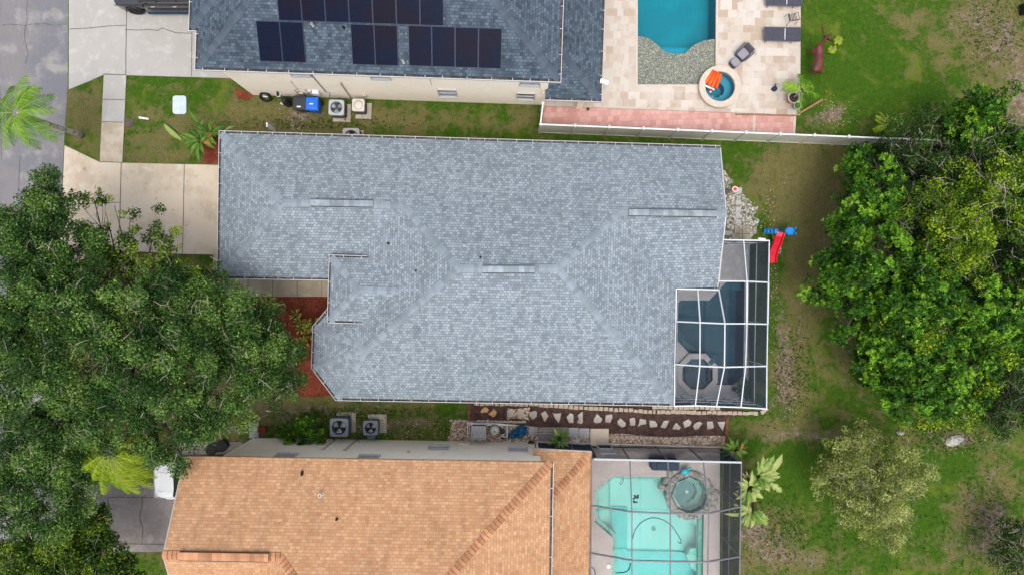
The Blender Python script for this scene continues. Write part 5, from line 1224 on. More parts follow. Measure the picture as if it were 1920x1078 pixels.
# pots
def pot(px, py, r, h, m, rim, label, name='plant_pot'):
    c = P(px, py, h); t = thing(name, label, 'pot', (c.x, c.y, .05)); mb = MB(); mb.lathe([(r * .62, 0), (r * .95, h * .8), (r, h - .05), (r * .93, h - .05), (r * .9, h * .75), (0, h * .75)], (0, 0, 0), 24); mb.build('pot_body', M[m], t, world=False, smooth=False)
    mb = MB(); mb.ring((0, 0, h - .05), r * .96, .028, 28, k=6); mb.build('pot_rim', M[rim], t, world=False, smooth=True)
    mb = MB(); mb.lathe([(0, h * .82), (r * .9, h * .78), (0, h * .74)], (0, 0, 0), 20); mb.build('soil', M['soil'], t, world=False); return t
pot(1488.5, 183.5, .29, .6, 'terracotta', 'potwhite', 'large orange pot with white rim holding a small palm')
pot(1495.5, 198.5, .19, .3, 'wicker', 'potwhite', 'small grey pot with pale rim beside the large orange pot')
a, b = P(1497, 214, .08), P(1543, 187, .5); mb = MB(); mb.bar(a, b, .1, .1); tag(mb.build('timber_post', M['wood'], bevel=.01, loc=a), 'leaning brown timber post at the patio corner', 'post')
mb = MB(); a, b = P(1380, 215, .1), P(1497, 217, .1); mb.bar(a, b, .05, .09); tag(mb.build('timber_edge', M['wood'], loc=a), 'thin brown timber edge between travertine and pink pavers', 'timber')
# ------------------------------------------------------------------ deer statue
def skin(name, m, verts, edges, radii, loc, label=None, cat=None, parent=None, sub=2):
    me = bpy.data.meshes.new(name); me.from_pydata([tuple(Vector(v) - Vector(loc)) for v in verts], edges, []); me.materials.append(m)
    o = bpy.data.objects.new(name, me); C.objects.link(o)
    if parent: o.parent = parent
    else: o.location = loc
    md = o.modifiers.new('skin', 'SKIN'); md.use_smooth_shade = True
    for v, r in zip(me.skin_vertices[0].data, radii): v.radius = r if isinstance(r, tuple) else (r, r)
    me.skin_vertices[0].data[0].use_root = True
    if sub: s_ = o.modifiers.new('sub', 'SUBSURF'); s_.levels = sub; s_.render_levels = sub
    return o
dl = P(1531, 112, 0); de = thing('deer_statue', 'dark red antlered deer statue standing on the back lawn', 'statue', dl)
V = []; E = []; Rr = []
def chain(pts, start=None):
    idx = []
    for p in pts:
        V.append(P(p[0], p[1], p[2])); Rr.append(p[3]); idx.append(len(V) - 1)
    if start is not None: E.append((start, idx[0]))
    for i, j in zip(idx[:-1], idx[1:]): E.append((i, j))
    return idx
bd = chain([(1535, 112, .98, .25), (1533, 124, 1.02, .24), (1529, 133, 1.0, .17)])
fr = chain([(1535, 101, 1.0, .26), (1533, 93, 1.02, .23), (1537, 86, 1.2, .15), (1543, 79, 1.42, .105), (1548, 73, 1.6, .10), (1553, 69, 1.62, .085), (1557.5, 65.5, 1.56, .055), (1560, 63.5, 1.52, .045)], bd[0])
chain([(1525, 137, .88, .04), (1524, 139, .75, .035)], bd[2])
for s, (x, y) in (( -1, (1526, 131)), (1, (1538, 134))):
    chain([(x, y, .8, .13), (x + s * 1, y + 2, .55, .075), (x + s, y + 4, .42, .05), (x + s, y + 3, .2, .04), (x + s, y + 1, .03, .045)], bd[1])
for s, (x, y) in ((-1, (1522.5, 96)), (1, (1541, 94))):
    chain([(x, y, .78, .10), (x, y - 1, .5, .06), (x, y, .3, .045), (x, y + 1, .03, .045)], fr[1])
skin('deer_body', M['deer'], V, E, Rr, dl, parent=de)
for pts in ([(1547, 70, 1.68), (1544, 63, 1.85), (1541, 57, 2.0), (1542, 51, 2.15)], [(1544, 63, 1.85), (1547, 57, 2.0)], [(1542.5, 60, 1.9), (1538.5, 55, 2.05)]):
    pass
for lab, main, br in (('l', [(1548, 71, 1.66), (1545, 65, 1.80), (1542, 58, 1.95), (1541.5, 52, 2.1), (1543, 48, 2.2)], [[(1543, 60, 1.9), (1546, 54, 2.05)], [(1541.6, 54, 2.05), (1539, 50, 2.15)]]),
                     ('r', [(1551, 73, 1.66), (1556, 76, 1.80), (1560, 79, 1.95), (1564, 81, 2.05)], [[(1556, 76, 1.8), (1560, 74, 1.98)], [(1560, 79, 1.95), (1563, 77, 2.1)]])):
    mb = MB(); mb.tube([P(*p) for p in main], [.045, .04, .035, .03, .018][:len(main)], 6)
    for q in br: mb.tube([P(*p) for p in q], [.03, .015], 5)
    mb.build('antler', M['deer'], de, smooth=True)
for s in ((1546, 71, 1.6, 1543, 69.5, 1.62), (1552, 74, 1.6, 1554, 77, 1.62)): mb = MB(); mb.tube([P(*s[:3]), P(*s[3:])], [.045, .015], 6); mb.build('ear', M['deer'], de)
# ------------------------------------------------------------------ slide
sl = thing('toddler_slide', 'red toddler slide with bright blue ladder by the white enclosure', 'slide', P(1455, 460))
path = [(1464, 436, 1.08), (1461, 444, 1.02), (1457.5, 455, .72), (1451.5, 468, .42), (1448.5, 480, .22), (1448, 493, .14)]
vs = []; pts = [P(*p) for p in path]; mb = MB()
for i, p in enumerate(pts):
    d = (pts[min(i + 1, 5)] - pts[max(i - 1, 0)]); d.z = 0; d.normalize(); n = Vector((-d.y, d.x, 0))
    for o_, z in ((-.22, .13), (-.17, .13), (-.14, 0), (.14, 0), (.17, .13), (.22, .13), (.22, -.06), (-.22, -.06)): vs.append(p + n * o_ + Vector((0, 0, z)))
mb.loft([vs[i * 8:(i + 1) * 8] for i in range(6)]); mb.build('chute', M['red'], sl)
mb = MB(); a = P(1466.5, 436.5, 0)
for sx in (-.2, .2): mb.box(a.x + sx - .04, a.x + sx + .04, a.y - .2, a.y - .12, 0, 1.3); mb.box(a.x + sx - .04, a.x + sx + .04, a.y + .1, a.y + .18, 0, 1.3)
mb.box(a.x - .24, a.x + .24, a.y - .2, a.y + .18, .98, 1.06); mb.build('platform', M['blue'], sl, bevel=.015)
mb = MB(); b = P(1430, 434.5, .1); t0 = P(1459, 434.5, 1.2)
for s in (-.1, .1): mb.bar(b + Vector((0, s, .2)), t0 + Vector((0, s, 0)), .07, .07)
for k in range(4): q = b + (t0 - b) * (k + .6) / 4.4; mb.bar(q + Vector((0, -.1, .12)), q + Vector((0, .1, .12)), .14, .05)
mb.build('ladder', M['blue'], sl, bevel=.01)
mb = MB(); mb.bar(P(1449.5, 441, .6), P(1450.5, 449, .6), .06, .1); mb.build('handrail', M['yellow'], sl)
wp_ = thing('tall_planter', 'tall white cylinder planter with red inside near the stepping stones', 'planter', P(1370, 357)); c = P(1378.5, 355, .75)
mb = MB(); mb.lathe([(.13, .0), (.15, .7), (.155, .75), (.1, .75), (.09, .6)], (c.x, c.y, 0), 20); mb.build('planter_body', M['potwhite'], wp_)
mb = MB(); mb.lathe([(0, .6), (.1, .6), (.105, .735), (.1, .745)], (c.x, c.y, 0), 16); mb.build('planter_inside', M['red'], wp_)
mb = MB(); mb.obox(P(1367, 359, .15), (1, .15, 0), (-.15, 1, 0), (0, 0, 1), .2, .08, .1); tag(mb.build('driftwood', M['bark'], bevel=.03, loc=P(1367, 359)), 'dark wood piece lying beside the tall white planter', 'wood')
st = None
for i, (x, y, s) in enumerate(((1385.5, 357.5, .3), (1384, 380.5, .27), (1384, 393.5, .28), (1383.5, 405, .27), (1383.5, 417, .28))):
    p = P(x, y); nm = ['nearest the tall white planter', 'second below the tall planter', 'third below the tall planter', 'fourth below the tall planter', 'just above the tan slab'][i]
    mb = MB(); mb.box(p.x - s / 2, p.x + s / 2, p.y - s * .5, p.y + s * .5, 0, .05); tag(mb.build('stepping_stone', M['coping'], bevel=.012, loc=p), 'square pale stepping stone in white gravel, ' + nm, 'stepping stone', 'square stepping stones in the white gravel')
for (x, y, w, d_, lab, m) in ((1363, 438, .34, .26, 'pale tilted slab against the house beside the tan slab', 'coping'), (1427, 448.5, .42, .1, 'narrow white slab at the top corner of the white enclosure', 'whitepvc')):
    p = P(x, y); mb = MB(); mb.obox((p.x, p.y, .08), (.98, -.1, 0), (.1, .98, 0), (0, 0, 1), w / 2, d_ / 2, .06); tag(mb.build('concrete_slab', M[m], bevel=.01, loc=p), lab, 'slab')
# ------------------------------------------------------------------ flagstones and edging on the south side
rs = random.Random(21)
ORD = ['first', 'second', 'third', 'fourth', 'fifth', 'sixth', 'seventh', 'eighth', 'ninth', 'tenth', 'eleventh', 'twelfth', 'thirteenth', 'fourteenth', 'fifteenth', 'sixteenth', 'seventeenth', 'eighteenth', 'nineteenth', 'twentieth', 'twenty first', 'twenty second', 'twenty third', 'twenty fourth']
def stone(px, py, pts, m, label, grp):
    p = P(px, py); q = [(p.x + x * .0286, p.y - y * .0286) for x, y in pts]; a = sum(q[i][0] * q[(i + 1) % len(q)][1] - q[(i + 1) % len(q)][0] * q[i][1] for i in range(len(q)))
    mb = MB(); mb.prism(q, .0, .075 + rs.uniform(0, .02)); return tag(mb.build('flagstone', M[m], bevel=.012, loc=p), label, 'flagstone', grp)
stone(909, 769, [(-8, 1), (-2, -6), (3, -7), (8, -1), (4, 4), (-2, 3), (-6, 5)], 'stone_tan', 'left tan flagstone in the brown mulch by the brick edge', 'tan flagstones in the mulch')
stone(923.5, 773, [(-8, 2), (-1, -3), (2, -8), (8, -1), (5, 6), (1, 8), (-3, 5)], 'stone_tan', 'right tan flagstone in the brown mulch by the brick edge', 'tan flagstones in the mulch')
shapes = [[(-5, -6), (1, -8), (5, 3), (3, 7), (-4, 6)], [(-6, -3), (0, -8), (7, -7), (4, 7), (-5, 6)], [(-7, -5), (5, -8), (8, -5), (7, 3), (0, 9), (-6, 3)], [(-7, -5), (1, -10), (7, 0), (0, 11), (-3, 4)], [(-8, -7), (0, -6), (8, -7), (6, 4), (3, 11), (-3, 3)],
          [(-7, -1), (0, -9), (6, -6), (6, 9), (-2, 10)], [(-5, -4), (3, -11), (5, -11), (5, 9), (2, 12), (-6, 9), (-2, 2)], [(-8, 1), (-2, -10), (8, 0), (5, 6), (-4, 8), (-8, 5)], [(-6, -6), (6, -8), (7, -2), (3, 8), (-6, 7)],
          [(-8, -4), (-2, -9), (8, 0), (7, 6), (0, 8), (-6, 3)], [(-5, -6), (4, -8), (6, -2), (5, 7), (-4, 7)], [(-4, -8), (8, -6), (8, 2), (0, 3), (-8, 7), (-5, 0)], [(-7, -7), (3, -6), (8, 0), (7, 5), (-6, 6)], [(-2, -7), (8, -8), (3, 4), (0, 7), (-8, 5)], [(-8, 6), (-3, -4), (0, -6), (8, 3), (5, 7)],
          [(-7, -4), (3, -9), (9, -4), (6, 3), (-4, 7)], [(-4, -5), (4, -8), (9, -5), (2, 5), (-5, 8), (-8, 0)], [(-5, -7), (6, -7), (8, 5), (-4, 8)], [(-8, -7), (7, -8), (5, 0), (2, 9), (-3, 2)]]
xy = [(958, 773), (976, 774), (999, 777), (1021, 779), (1044, 780.5), (1069, 782), (1087.5, 782), (1121, 784.5), (1141, 783.5), (1165, 792), (1185, 789.5), (1203, 792), (1224, 794), (1246, 795), (1268, 797.5), (1287, 794), (1307, 797), (1329.5, 796), (1352, 797)]
for i, ((x, y), s) in enumerate(zip(xy, shapes)):
    stone(x, y, s, 'stone_grey', ORD[i] + ' grey flagstone from the left along the side path', 'grey flagstones along the side path')
proto = None
def blocks(p0, p1, n, w, d, label, grp, jit=.02, m='block'):
    a, b = P(*p0), P(*p1); e_ = (b - a).normalized(); pr_ = None
    for i in range(n):
        c = a + (b - a) * (i + .5) / n; c = c + Vector((0, rs.uniform(-jit, jit), 0)); rz = math.atan2(e_.y, e_.x) + rs.uniform(-.12, .12)
        if pr_ is None:
            mb = MB(); mb.prism([(x, y) for x, y, _ in ((-w / 2, -d / 2, 0), (w / 2, -d / 2, 0), (w * .42, d / 2, 0), (-w * .42, d / 2, 0))], 0, .12)
            pr_ = mb.build('edging_block', M[m], bevel=.018, world=False); tag(pr_, ORD[i] + ' ' + label, 'edging block', grp); pr_.location = (c.x, c.y, 0); pr_.rotation_euler = (0, 0, rz)
        else:
            o = pr_.copy(); C.objects.link(o); o['label'] = ORD[i] + ' ' + label; o.location = (c.x, c.y, 0); o.rotation_euler = (0, 0, rz); o.scale = (rs.uniform(.85, 1.08), rs.uniform(.85, 1.1), 1)
G_ = 'edging blocks along the side path'
blocks((890, 755.5), (1010, 757), 13, .25, .2, 'edging block from the left in the row starting at the brick strip', G_ + ', left')
blocks((1010, 758.5), (1178, 768.5), 18, .25, .2, 'edging block from the left in the middle row under the grey eave', G_ + ', middle')
blocks((1178, 768), (1232, 771.5), 6, .25, .2, 'edging block from the left in the short run after the middle row', G_ + ', short')
blocks((1222, 763), (1350, 764), 13, .28, .2, 'edging block from the left in the upper row below the white enclosure', G_ + ', upper')
blocks((1228, 771), (1420, 774), 20, .28, .2, 'edging block from the left in the lower row below the white enclosure', G_ + ', lower')
blocks((1426, 773), (1438, 764), 2, .24, .2, 'edging block turning the bottom right corner of the white enclosure', G_ + ', corner')
blocks((1143, 817.5), (1352, 823), 23, .24, .15, 'pale edging block from the left in the row above the bronze enclosure', G_ + ', near')
blocks((893, 788.5), (986, 790), 11, .26, .12, 'pale edging block from the left in the row above the pool pipes', G_ + ', pipes')
blocks((842, 787.5), (874, 787.5), 4, .2, .1, 'small pale edging block from the left, before the pool pipes', G_ + ', end')
# ------------------------------------------------------------------ pool equipment
ht = thing('pool_heater', 'square grey pool heater with slotted top beside the beige wall', 'heater', P(897.5, 811)); c = P(897.5, 811, .85)
mb = MB(); mb.prism([(p[0], p[1]) for p in rsq(c.x, c.y, .72, .04, 2, .66)], .05, .82); mb.build('heater_body', M['ac_side'], ht)
mb = MB(); mb.prism([(p[0], p[1]) for p in rsq(c.x, c.y, .78, .05, 2, .72)], .82, .87); ho = mb.build('heater_top', M['heater'], ht, bevel=.01)
for i in range(8): mb = MB(); x = c.x - .29 + .082 * i; mb.box(x - .02, x + .02, c.y + .08, c.y + .26, .871, .885); mb.build('vent_slot', M['ac_tan'], ho)
for i in range(6): mb = MB(); x = c.x - .27 + .108 * i; mb.box(x - .025, x + .025, c.y - .31, c.y - .27, .871, .88); mb.build('vent_hole', M['dark'], ho)
for s in (-.31, .31):
    for k in range(2): mb = MB(); mb.box(c.x + s - .02, c.x + s + .02, c.y - .16 + k * .13, c.y - .12 + k * .13, .871, .88); mb.build('vent_hole', M['dark'], ho)
fl_ = thing('filter_tank', 'round beige pool filter tank beside the heater', 'filter', P(927, 810)); c = P(927, 808, .9)
mb = MB(); mb.lathe([(.22, 0.02), (.25, .1), (.25, .7), (.22, .82), (.12, .9), (0, .92)], (c.x, c.y, 0), 28); mb.build('tank', M['filter'], fl_, smooth=True)
mb = MB(); mb.ring((c.x, c.y, .45), .255, .02, 28); mb.build('clamp_band', M['alu'], fl_); mb = MB(); mb.tube([(c.x, c.y, .9), (c.x, c.y, .98), (c.x + .05, c.y - .03, .99)], .035, 8); mb.build('valve', M['black'], fl_)
pp = thing('pool_pipes', 'white plastic pool pipes running around the heater and filter', 'pipes', P(930, 795))
for pts in ([(884, 817, .25), (877, 817, .25), (877, 793, .35), (925, 794, .35), (968, 797, .35)], [(884, 813, .2), (880.5, 813, .2), (880.5, 796, .3), (940, 797, .3), (951, 797, .3), (951, 817, .3), (946, 819, .3), (941, 817, .3)], [(951, 800, .3), (951, 824, .12)], [(941, 796, .3), (941, 803, .25)], [(935, 823, .15), (941, 815, .3), (946, 813, .35)], [(882, 795, .32), (966, 797, .32)]):
    mb = MB(); mb.tube([P(*p) for p in pts], .033, 8); mb.build('pipe', M['whitepvc'], pp, smooth=True)
mb = MB(); mb.tube([P(915, 785, .4), P(914, 800, .5)], .025, 6); mb.build('grey_conduit', M['ac_grey'], pp)
pu = thing('pool_pump', 'small black pool pump among the white pipes', 'pump', P(943, 806)); c = P(942, 808, .2)
mb = MB(); mb.tube([(c.x, c.y + .05, .05), (c.x, c.y + .05, .4)], .1, 14); mb.build('strainer', M['black'], pu); mb = MB(); mb.tube([(c.x + .02, c.y - .05, .18), (c.x + .05, c.y - .4, .18)], .1, 14); mb.build('motor', M['black'], pu)
def crumple(name, px, py, rx, ry, hz, m, label, cat, seed, pts=None):
    r = random.Random(seed); c = P(px, py); n = 22; vs = []; fs = []
    for j in range(7):
        for k in range(n):
            a = 2 * PI * k / n; q = j / 6; rad = 1 + .12 * math.sin(3 * a + seed) + .08 * math.sin(7 * a) + .1 * r.random(); z = hz * (1 - q ** 2.2) + r.uniform(-.05, .06) * (q < 1)
            x = rx * q * rad * math.cos(a); y = ry * q * rad * math.sin(a); th = math.radians(24); vs.append((x * math.cos(th) - y * math.sin(th), x * math.sin(th) + y * math.cos(th), max(0.0, z)))
    fs = [(j * n + k, j * n + (k + 1) % n, (j + 1) * n + (k + 1) % n, (j + 1) * n + k) for j in range(6) for k in range(n)]
    mb = MB(); mb.add(vs, fs); o = mb.build(name, m, world=False); o.location = (c.x, c.y, .02); return tag(o, label, cat)
crumple('tarp', 972, 810, .55, .30, .5, M['tarp'], 'crumpled deep blue tarp covering equipment by the path', 'tarp', 5)
def paver(x0, x1, y0, y1, m, label, h=.05, name='concrete_slab'):
    mb = MB(); a, b = P(x0, y1), P(x1, y0); mb.box(a.x, b.x, a.y, b.y, 0, h); return tag(mb.build(name, M[m], bevel=.01, loc=((a.x + b.x) / 2, (a.y + b.y) / 2, 0)), label, 'slab')
paver(991.5, 1001, 799, 815, 'coping', 'small pale slab just right of the blue tarp'); paver(1001.6, 1007.5, 799.5, 815, 'block', 'narrow brownish slab right of the small pale slab')
paver(1009, 1064.5, 800, 832, 'conc_brown', 'large weathered grey slab with the leafy shrub on it', .07)
paver(1066, 1084.5, 801, 819, 'deck', 'blue grey square slab left of the palest slab'); paver(1085.5, 1105, 802, 820.5, 'deck', 'blue grey square slab touching the big beige pad'); paver(1106.5, 1141, 802.5, 835, 'conc_warm', 'big clean beige concrete pad below the mulch path', .1)
for k, y in enumerate((807, 812)):
    mb = MB(); mb.bar(P(1000, y, .1), P(1045, y, .1), .03, .03); tag(mb.build('white_pole', M['coping'], loc=P(1000, y, .08)), ['upper', 'lower'][k] + ' pale pole lying across the weathered slab', 'pole')
pot(995.5, 830.5, .13, .35, 'black', 'dark', 'small black pot beside the beige wall corner')
wb_ = thing('white_trinket', 'white ornamental stand with loops beside the cream column', 'ornament', P(1077, 827)); c = P(1077, 827, .2)
for k in range(4): mb = MB(); mb.ring((c.x - .15 + .1 * k, c.y + .06 * (k % 2), .25 + .05 * k), .07, .02, 16); mb.build('loop', M['whitepvc'], wb_)
for k in range(3): mb = MB(); mb.tube([(c.x - .1 + .1 * k, c.y - .1, 0.02), (c.x - .1 + .1 * k, c.y, .3)], .02, 6); mb.build('leg', M['whitepvc'], wb_)
mb = MB(); c = P(477, 806); mb.obox((c.x, c.y, .05), (1, 0, 0), (0, 1, 0), (0, 0, 1), .25, .4, .05); tag(mb.build('concrete_slab', M['coping'], bevel=.02, loc=c), 'pale slab at the edge of the oak crown by the beige wall', 'slab')
for k, (x, y, m, lab) in enumerate(((493, 803, 'mulch_red', 'brick red block beside the beige house wall'), (421, 833, 'tire', 'black round container at the corner of the beige wall'), (402, 839, 'tire', 'black low tub left of the black round container'))):
    mb = MB(); c = P(x, y); (mb.box(c.x - .2, c.x + .25, c.y - .15, c.y + .15, 0, .25) if k == 0 else mb.lathe([(.25, 0), (.32, .4), (.28, .42), (0, .38)], (c.x, c.y, 0), 16)); tag(mb.build('brick_block' if k == 0 else 'container', M[m], loc=c), lab, 'block' if k == 0 else 'container')

# ------------------------------------------------------------------ vehicles
def vehicle(name, label, cat, loc, rz, L, W, hood, belt, roofz, cab0, cab1, paint, ws=.55, rear=.3):
    t = thing(name, label, cat, loc, rz); hw = W / 2
    def sec(x, w, zl, zb, dz=.05):
        pts = [(-w * .9, zl), (-w, zl + .14), (-w * 1.0, zb - .22), (-w * .965, zb - .06), (-w * .86, zb)]
        pts += [(-w * .4, zb + dz), (w * .4, zb + dz)] + [(-y, z) for y, z in reversed(pts)]
        return [(x, y, z) for y, z in pts]
    S = [(-L / 2, .82, .5, belt - .25), (-L / 2 + .06, .93, .34, belt - .08), (-L / 2 + .3, .985, .28, belt), (cab0 + .1, 1, .26, belt), (cab1 - .5, 1, .26, belt), (cab1, .99, .26, hood + .04), (L / 2 - .55, .97, .28, hood), (L / 2 - .2, .92, .3, hood - .08), (L / 2 - .04, .8, .38, hood - .2), (L / 2, .7, .48, hood - .32)]
    mb = MB(); mb.loft([sec(x, w * hw, zl, zb) for x, w, zl, zb in S]); b = mb.build('car_body', M[paint], t, world=False, smooth=True)
    cw = hw * .88; rw = hw * .74
    def csec(x, w, z): return [(x, -w, z), (x, w, z)]
    mb = MB(); a0, a1 = cab0, cab1; r0, r1 = cab0 + rear, cab1 - ws
    base = [(a0, -cw, belt - .02), (a1, -cw * .96, hood + .03), (a1, cw * .96, hood + .03), (a0, cw, belt - .02)]
    top = [(r0, -rw, roofz), (r1, -rw * .97, roofz - .01), (r1, rw * .97, roofz - .01), (r0, rw, roofz)]
    mb.loft([base, top]); mb.build('cabin', M['carglass'], t, world=False, bevel=.04)
    mb = MB(); ov = .02; mb.loft([[(r0 - ov, -rw - ov, roofz + .0), (r1 + ov, -rw - ov, roofz - .01), (r1 + ov, rw + ov, roofz - .01), (r0 - ov, rw + ov, roofz)], [(r0 + .1, -rw + .08, roofz + .05), (r1 - .08, -rw + .08, roofz + .045), (r1 - .08, rw - .08, roofz + .045), (r0 + .1, rw - .08, roofz + .05)]]); mb.build('car_roof', M[paint], t, world=False)
    for s in (-1, 1):
        mb = MB()
        for f in (0, .36, .7, 1):
            p = Vector((a0 + (a1 - a0) * f, s * cw * 1.005, belt)); q = Vector((r0 + (r1 - r0) * f, s * rw * 1.01, roofz)); mb.bar(p, q, .05, .03)
        mb.build('window_pillar', M[paint], t, world=False)
        for i, x in enumerate((a0 + (a1 - a0) * .42, a0 + (a1 - a0) * .78)):
            mb = MB(); mb.tube([(x - .1, s * (hw + .005), belt - .2), (x - .07, s * (hw + .045), belt - .19), (x + .07, s * (hw + .045), belt - .19), (x + .1, s * (hw + .005), belt - .2)], .02, 6); mb.build('door_handle', M['chrome'], t, world=False)
        mb = MB(); mb.loft([[(x, s * (hw + .02 + u), z) for x, u, z in ((a1 - .35 + i * .0, 0, belt), (a1 - .2, 0, belt), (a1 - .2, .0, belt + .14), (a1 - .35, 0, belt + .14))] for i in (0,)] + [[(a1 - .36, s * (hw + .22), belt + .02), (a1 - .22, s * (hw + .22), belt + .02), (a1 - .22, s * (hw + .22), belt + .17), (a1 - .36, s * (hw + .22), belt + .17)]]); mb.build('side_mirror', M[paint], t, world=False, bevel=.02)
        mb = MB(); mb.box(cab0 + .1, cab1 - .1, s * hw - .06 + (s * .08), s * hw + .06 + (s * .08), .3, .36); mb.build('running_board', M['navy'], t, world=False, bevel=.01)
        mb = MB(); mb.obox((L / 2 - .12, s * hw * .72, hood - .22), (1, 0, 0), (0, 1, 0), (0, 0, 1), .07, .2, .08); mb.build('headlight', M['blade'], t, world=False, bevel=.02)
        mb = MB(); mb.obox((-L / 2 + .06, s * hw * .8, belt - .2), (1, 0, 0), (0, 1, 0), (0, 0, 1), .04, .1, .16); mb.build('tail_light', M['red'], t, world=False)
        for x in (L / 2 - .92, -L / 2 + 1.0):
            wl_ = MB(); R0 = .37; wl_.v = []
            q = MB(); q.lathe([(R0 * .62, -.12), (R0 * .95, -.12), (R0, -.08), (R0, .08), (R0 * .95, .12), (R0 * .62, .12)], (0, 0, 0), 24)
            wl_.v = [(v[0] + x, v[2] + s * (hw - .07), v[1] + R0) for v in q.v]; wl_.f = q.f; wl_.m = q.m; tr_ = wl_.build('wheel', M['tire'], t, world=False)
            q = MB(); q.lathe([(0, s * .1), (R0 * .2, s * .11), (R0 * .6, s * .09), (R0 * .62, -s * .05), (0, -s * .05)], (0, 0, 0), 18); w2 = MB(); w2.v = [(v[0] + x, v[2] + s * (hw - .07), v[1] + R0) for v in q.v]; w2.f = q.f; w2.m = q.m; w2.build('rim', M['ac_side'] if paint == 'carblack' else M['alu'], tr_, world=False)
            q = MB(); pts_ = [(x + (R0 + .09) * math.cos(a), s * (hw + .0), R0 + (R0 + .09) * math.sin(a)) for a in np.linspace(.05, PI - .05, 10)]; q.tube(pts_, .05, 6); q.build('wheel_arch', M['black'] if paint == 'carblack' else M[paint], t, world=False, smooth=True)
    mb = MB(); mb.box(L / 2 - .09, L / 2 + .02, -hw * .55, hw * .55, .45, hood - .22); mb.build('grille', M['black'], t, world=False, bevel=.02)
    mb = MB(); mb.loft([[(L / 2 - .2, -hw * .86, .34), (L / 2 + .05, -hw * .62, .34), (L / 2 + .05, hw * .62, .34), (L / 2 - .2, hw * .86, .34)], [(L / 2 - .2, -hw * .86, .5), (L / 2 + .05, -hw * .62, .5), (L / 2 + .05, hw * .62, .5), (L / 2 - .2, hw * .86, .5)]]); mb.build('bumper', M['black'] if paint == 'carblack' else M[paint], t, world=False, bevel=.03)
    mb = MB()
    for s in (-1, 1): mb.tube([(cab1 - .02, s * hw * .5, hood + .07), (cab1 + .6, s * hw * .52, hood + .06), (L / 2 - .3, s * hw * .48, hood + .0)], .012, 4)
    mb.build('hood_crease', M[paint], t, world=False)
    return t
vehicle('parked_suv', 'black four door vehicle with chrome handles on the upper driveway', 'car', (-18.25, 15.62, .05), PI, 5.2, 2.0, 1.12, 1.22, 1.86, -2.0, 1.15, 'carblack')
vehicle('parked_car', 'white car with dark windscreen under the oak beside the orange roof', 'car', (-16.5, -10.05, .05), PI + .03, 4.6, 1.86, .98, 1.05, 1.5, -1.9, 1.2, 'carwhite', .75)
mb = MB(); c = P(1914, 20); mb.obox((c.x + .3, c.y, .25), (1, .1, 0), (-.1, 1, 0), (0, 0, 1), .42, .28, .22); mb.obox((c.x + .42, c.y + .05, .52), (1, 0, 0), (0, 1, 0), (0, 0, 1), .2, .18, .05)
tag(mb.build('garden_cart', M['black'], bevel=.04, loc=c), 'black object cut off by the top right edge of the lawn', 'cart')
for i, (x, y, s, lab) in enumerate(((1687, 810, .3, 'dark grey rock with pale top below the bright green hedge trees'), (1790, 822, .5, 'wide pale grey rock pile to the right of the dark rock'), (1812, 778, .42, 'long pale log end at the lower edge of the green trees'))):
    mb = MB(); c = P(x, y); r9 = random.Random(40 + i)
    for k in range(3 if i != 2 else 1): rockmesh(mb, (c.x + r9.uniform(-.3, .3) * (i == 1), c.y + r9.uniform(-.15, .15) * (i == 1), 0), s * r9.uniform(.7, 1), s * r9.uniform(.4, .6), .2, r9)
    tag(mb.build('rock' if i < 2 else 'log', M['rock' if i < 2 else 'palm_bark'], loc=c), lab, 'rock' if i < 2 else 'log')
# ------------------------------------------------------------------ vegetation
def add_tint_mesh(name, V, Fq, T, m, parent=None, off=None):
    """V (n,3), faces (m,4) index, T per-vertex tint"""
    me = bpy.data.meshes.new(name); V = np.asarray(V, np.float32)
    if off is not None: V = V - np.array(off, np.float32)
    n = len(V); Fq = np.asarray(Fq, np.int32); k = Fq.shape[1]
    me.vertices.add(n); me.vertices.foreach_set('co', V.ravel()); me.loops.add(Fq.size); me.loops.foreach_set('vertex_index', Fq.ravel())
    me.polygons.add(len(Fq)); me.polygons.foreach_set('loop_start', np.arange(0, Fq.size, k, dtype=np.int32)); me.polygons.foreach_set('loop_total', np.full(len(Fq), k, np.int32))
    me.update(calc_edges=True); at = me.attributes.new('tint', 'FLOAT', 'POINT'); at.data.foreach_set('value', np.asarray(T, np.float32)); me.materials.append(m)
    o = bpy.data.objects.new(name, me); C.objects.link(o)
    if parent is not None: o.parent = parent
    return o
def norm(a): return a / np.maximum(1e-6, np.linalg.norm(a, axis=1, keepdims=True))
def leafquads(rng, c, nrm, axis, L, W, tint, bend=.15):
    """diamond leaves: c base centre, nrm normal, axis long direction"""
    n = len(c); a = norm(axis - nrm * np.sum(axis * nrm, 1, keepdims=True)); b = np.cross(nrm, a)
    L = L[:, None]; W = W[:, None]
    V = np.stack([c - a * L * .5, c + b * W * .5 + nrm * L * bend * .3, c + a * L * .5 - nrm * L * bend, c - b * W * .5 + nrm * L * bend * .3], 1).reshape(-1, 3)
    Fq = np.arange(4 * n).reshape(n, 4); return V, Fq, np.repeat(tint, 4)
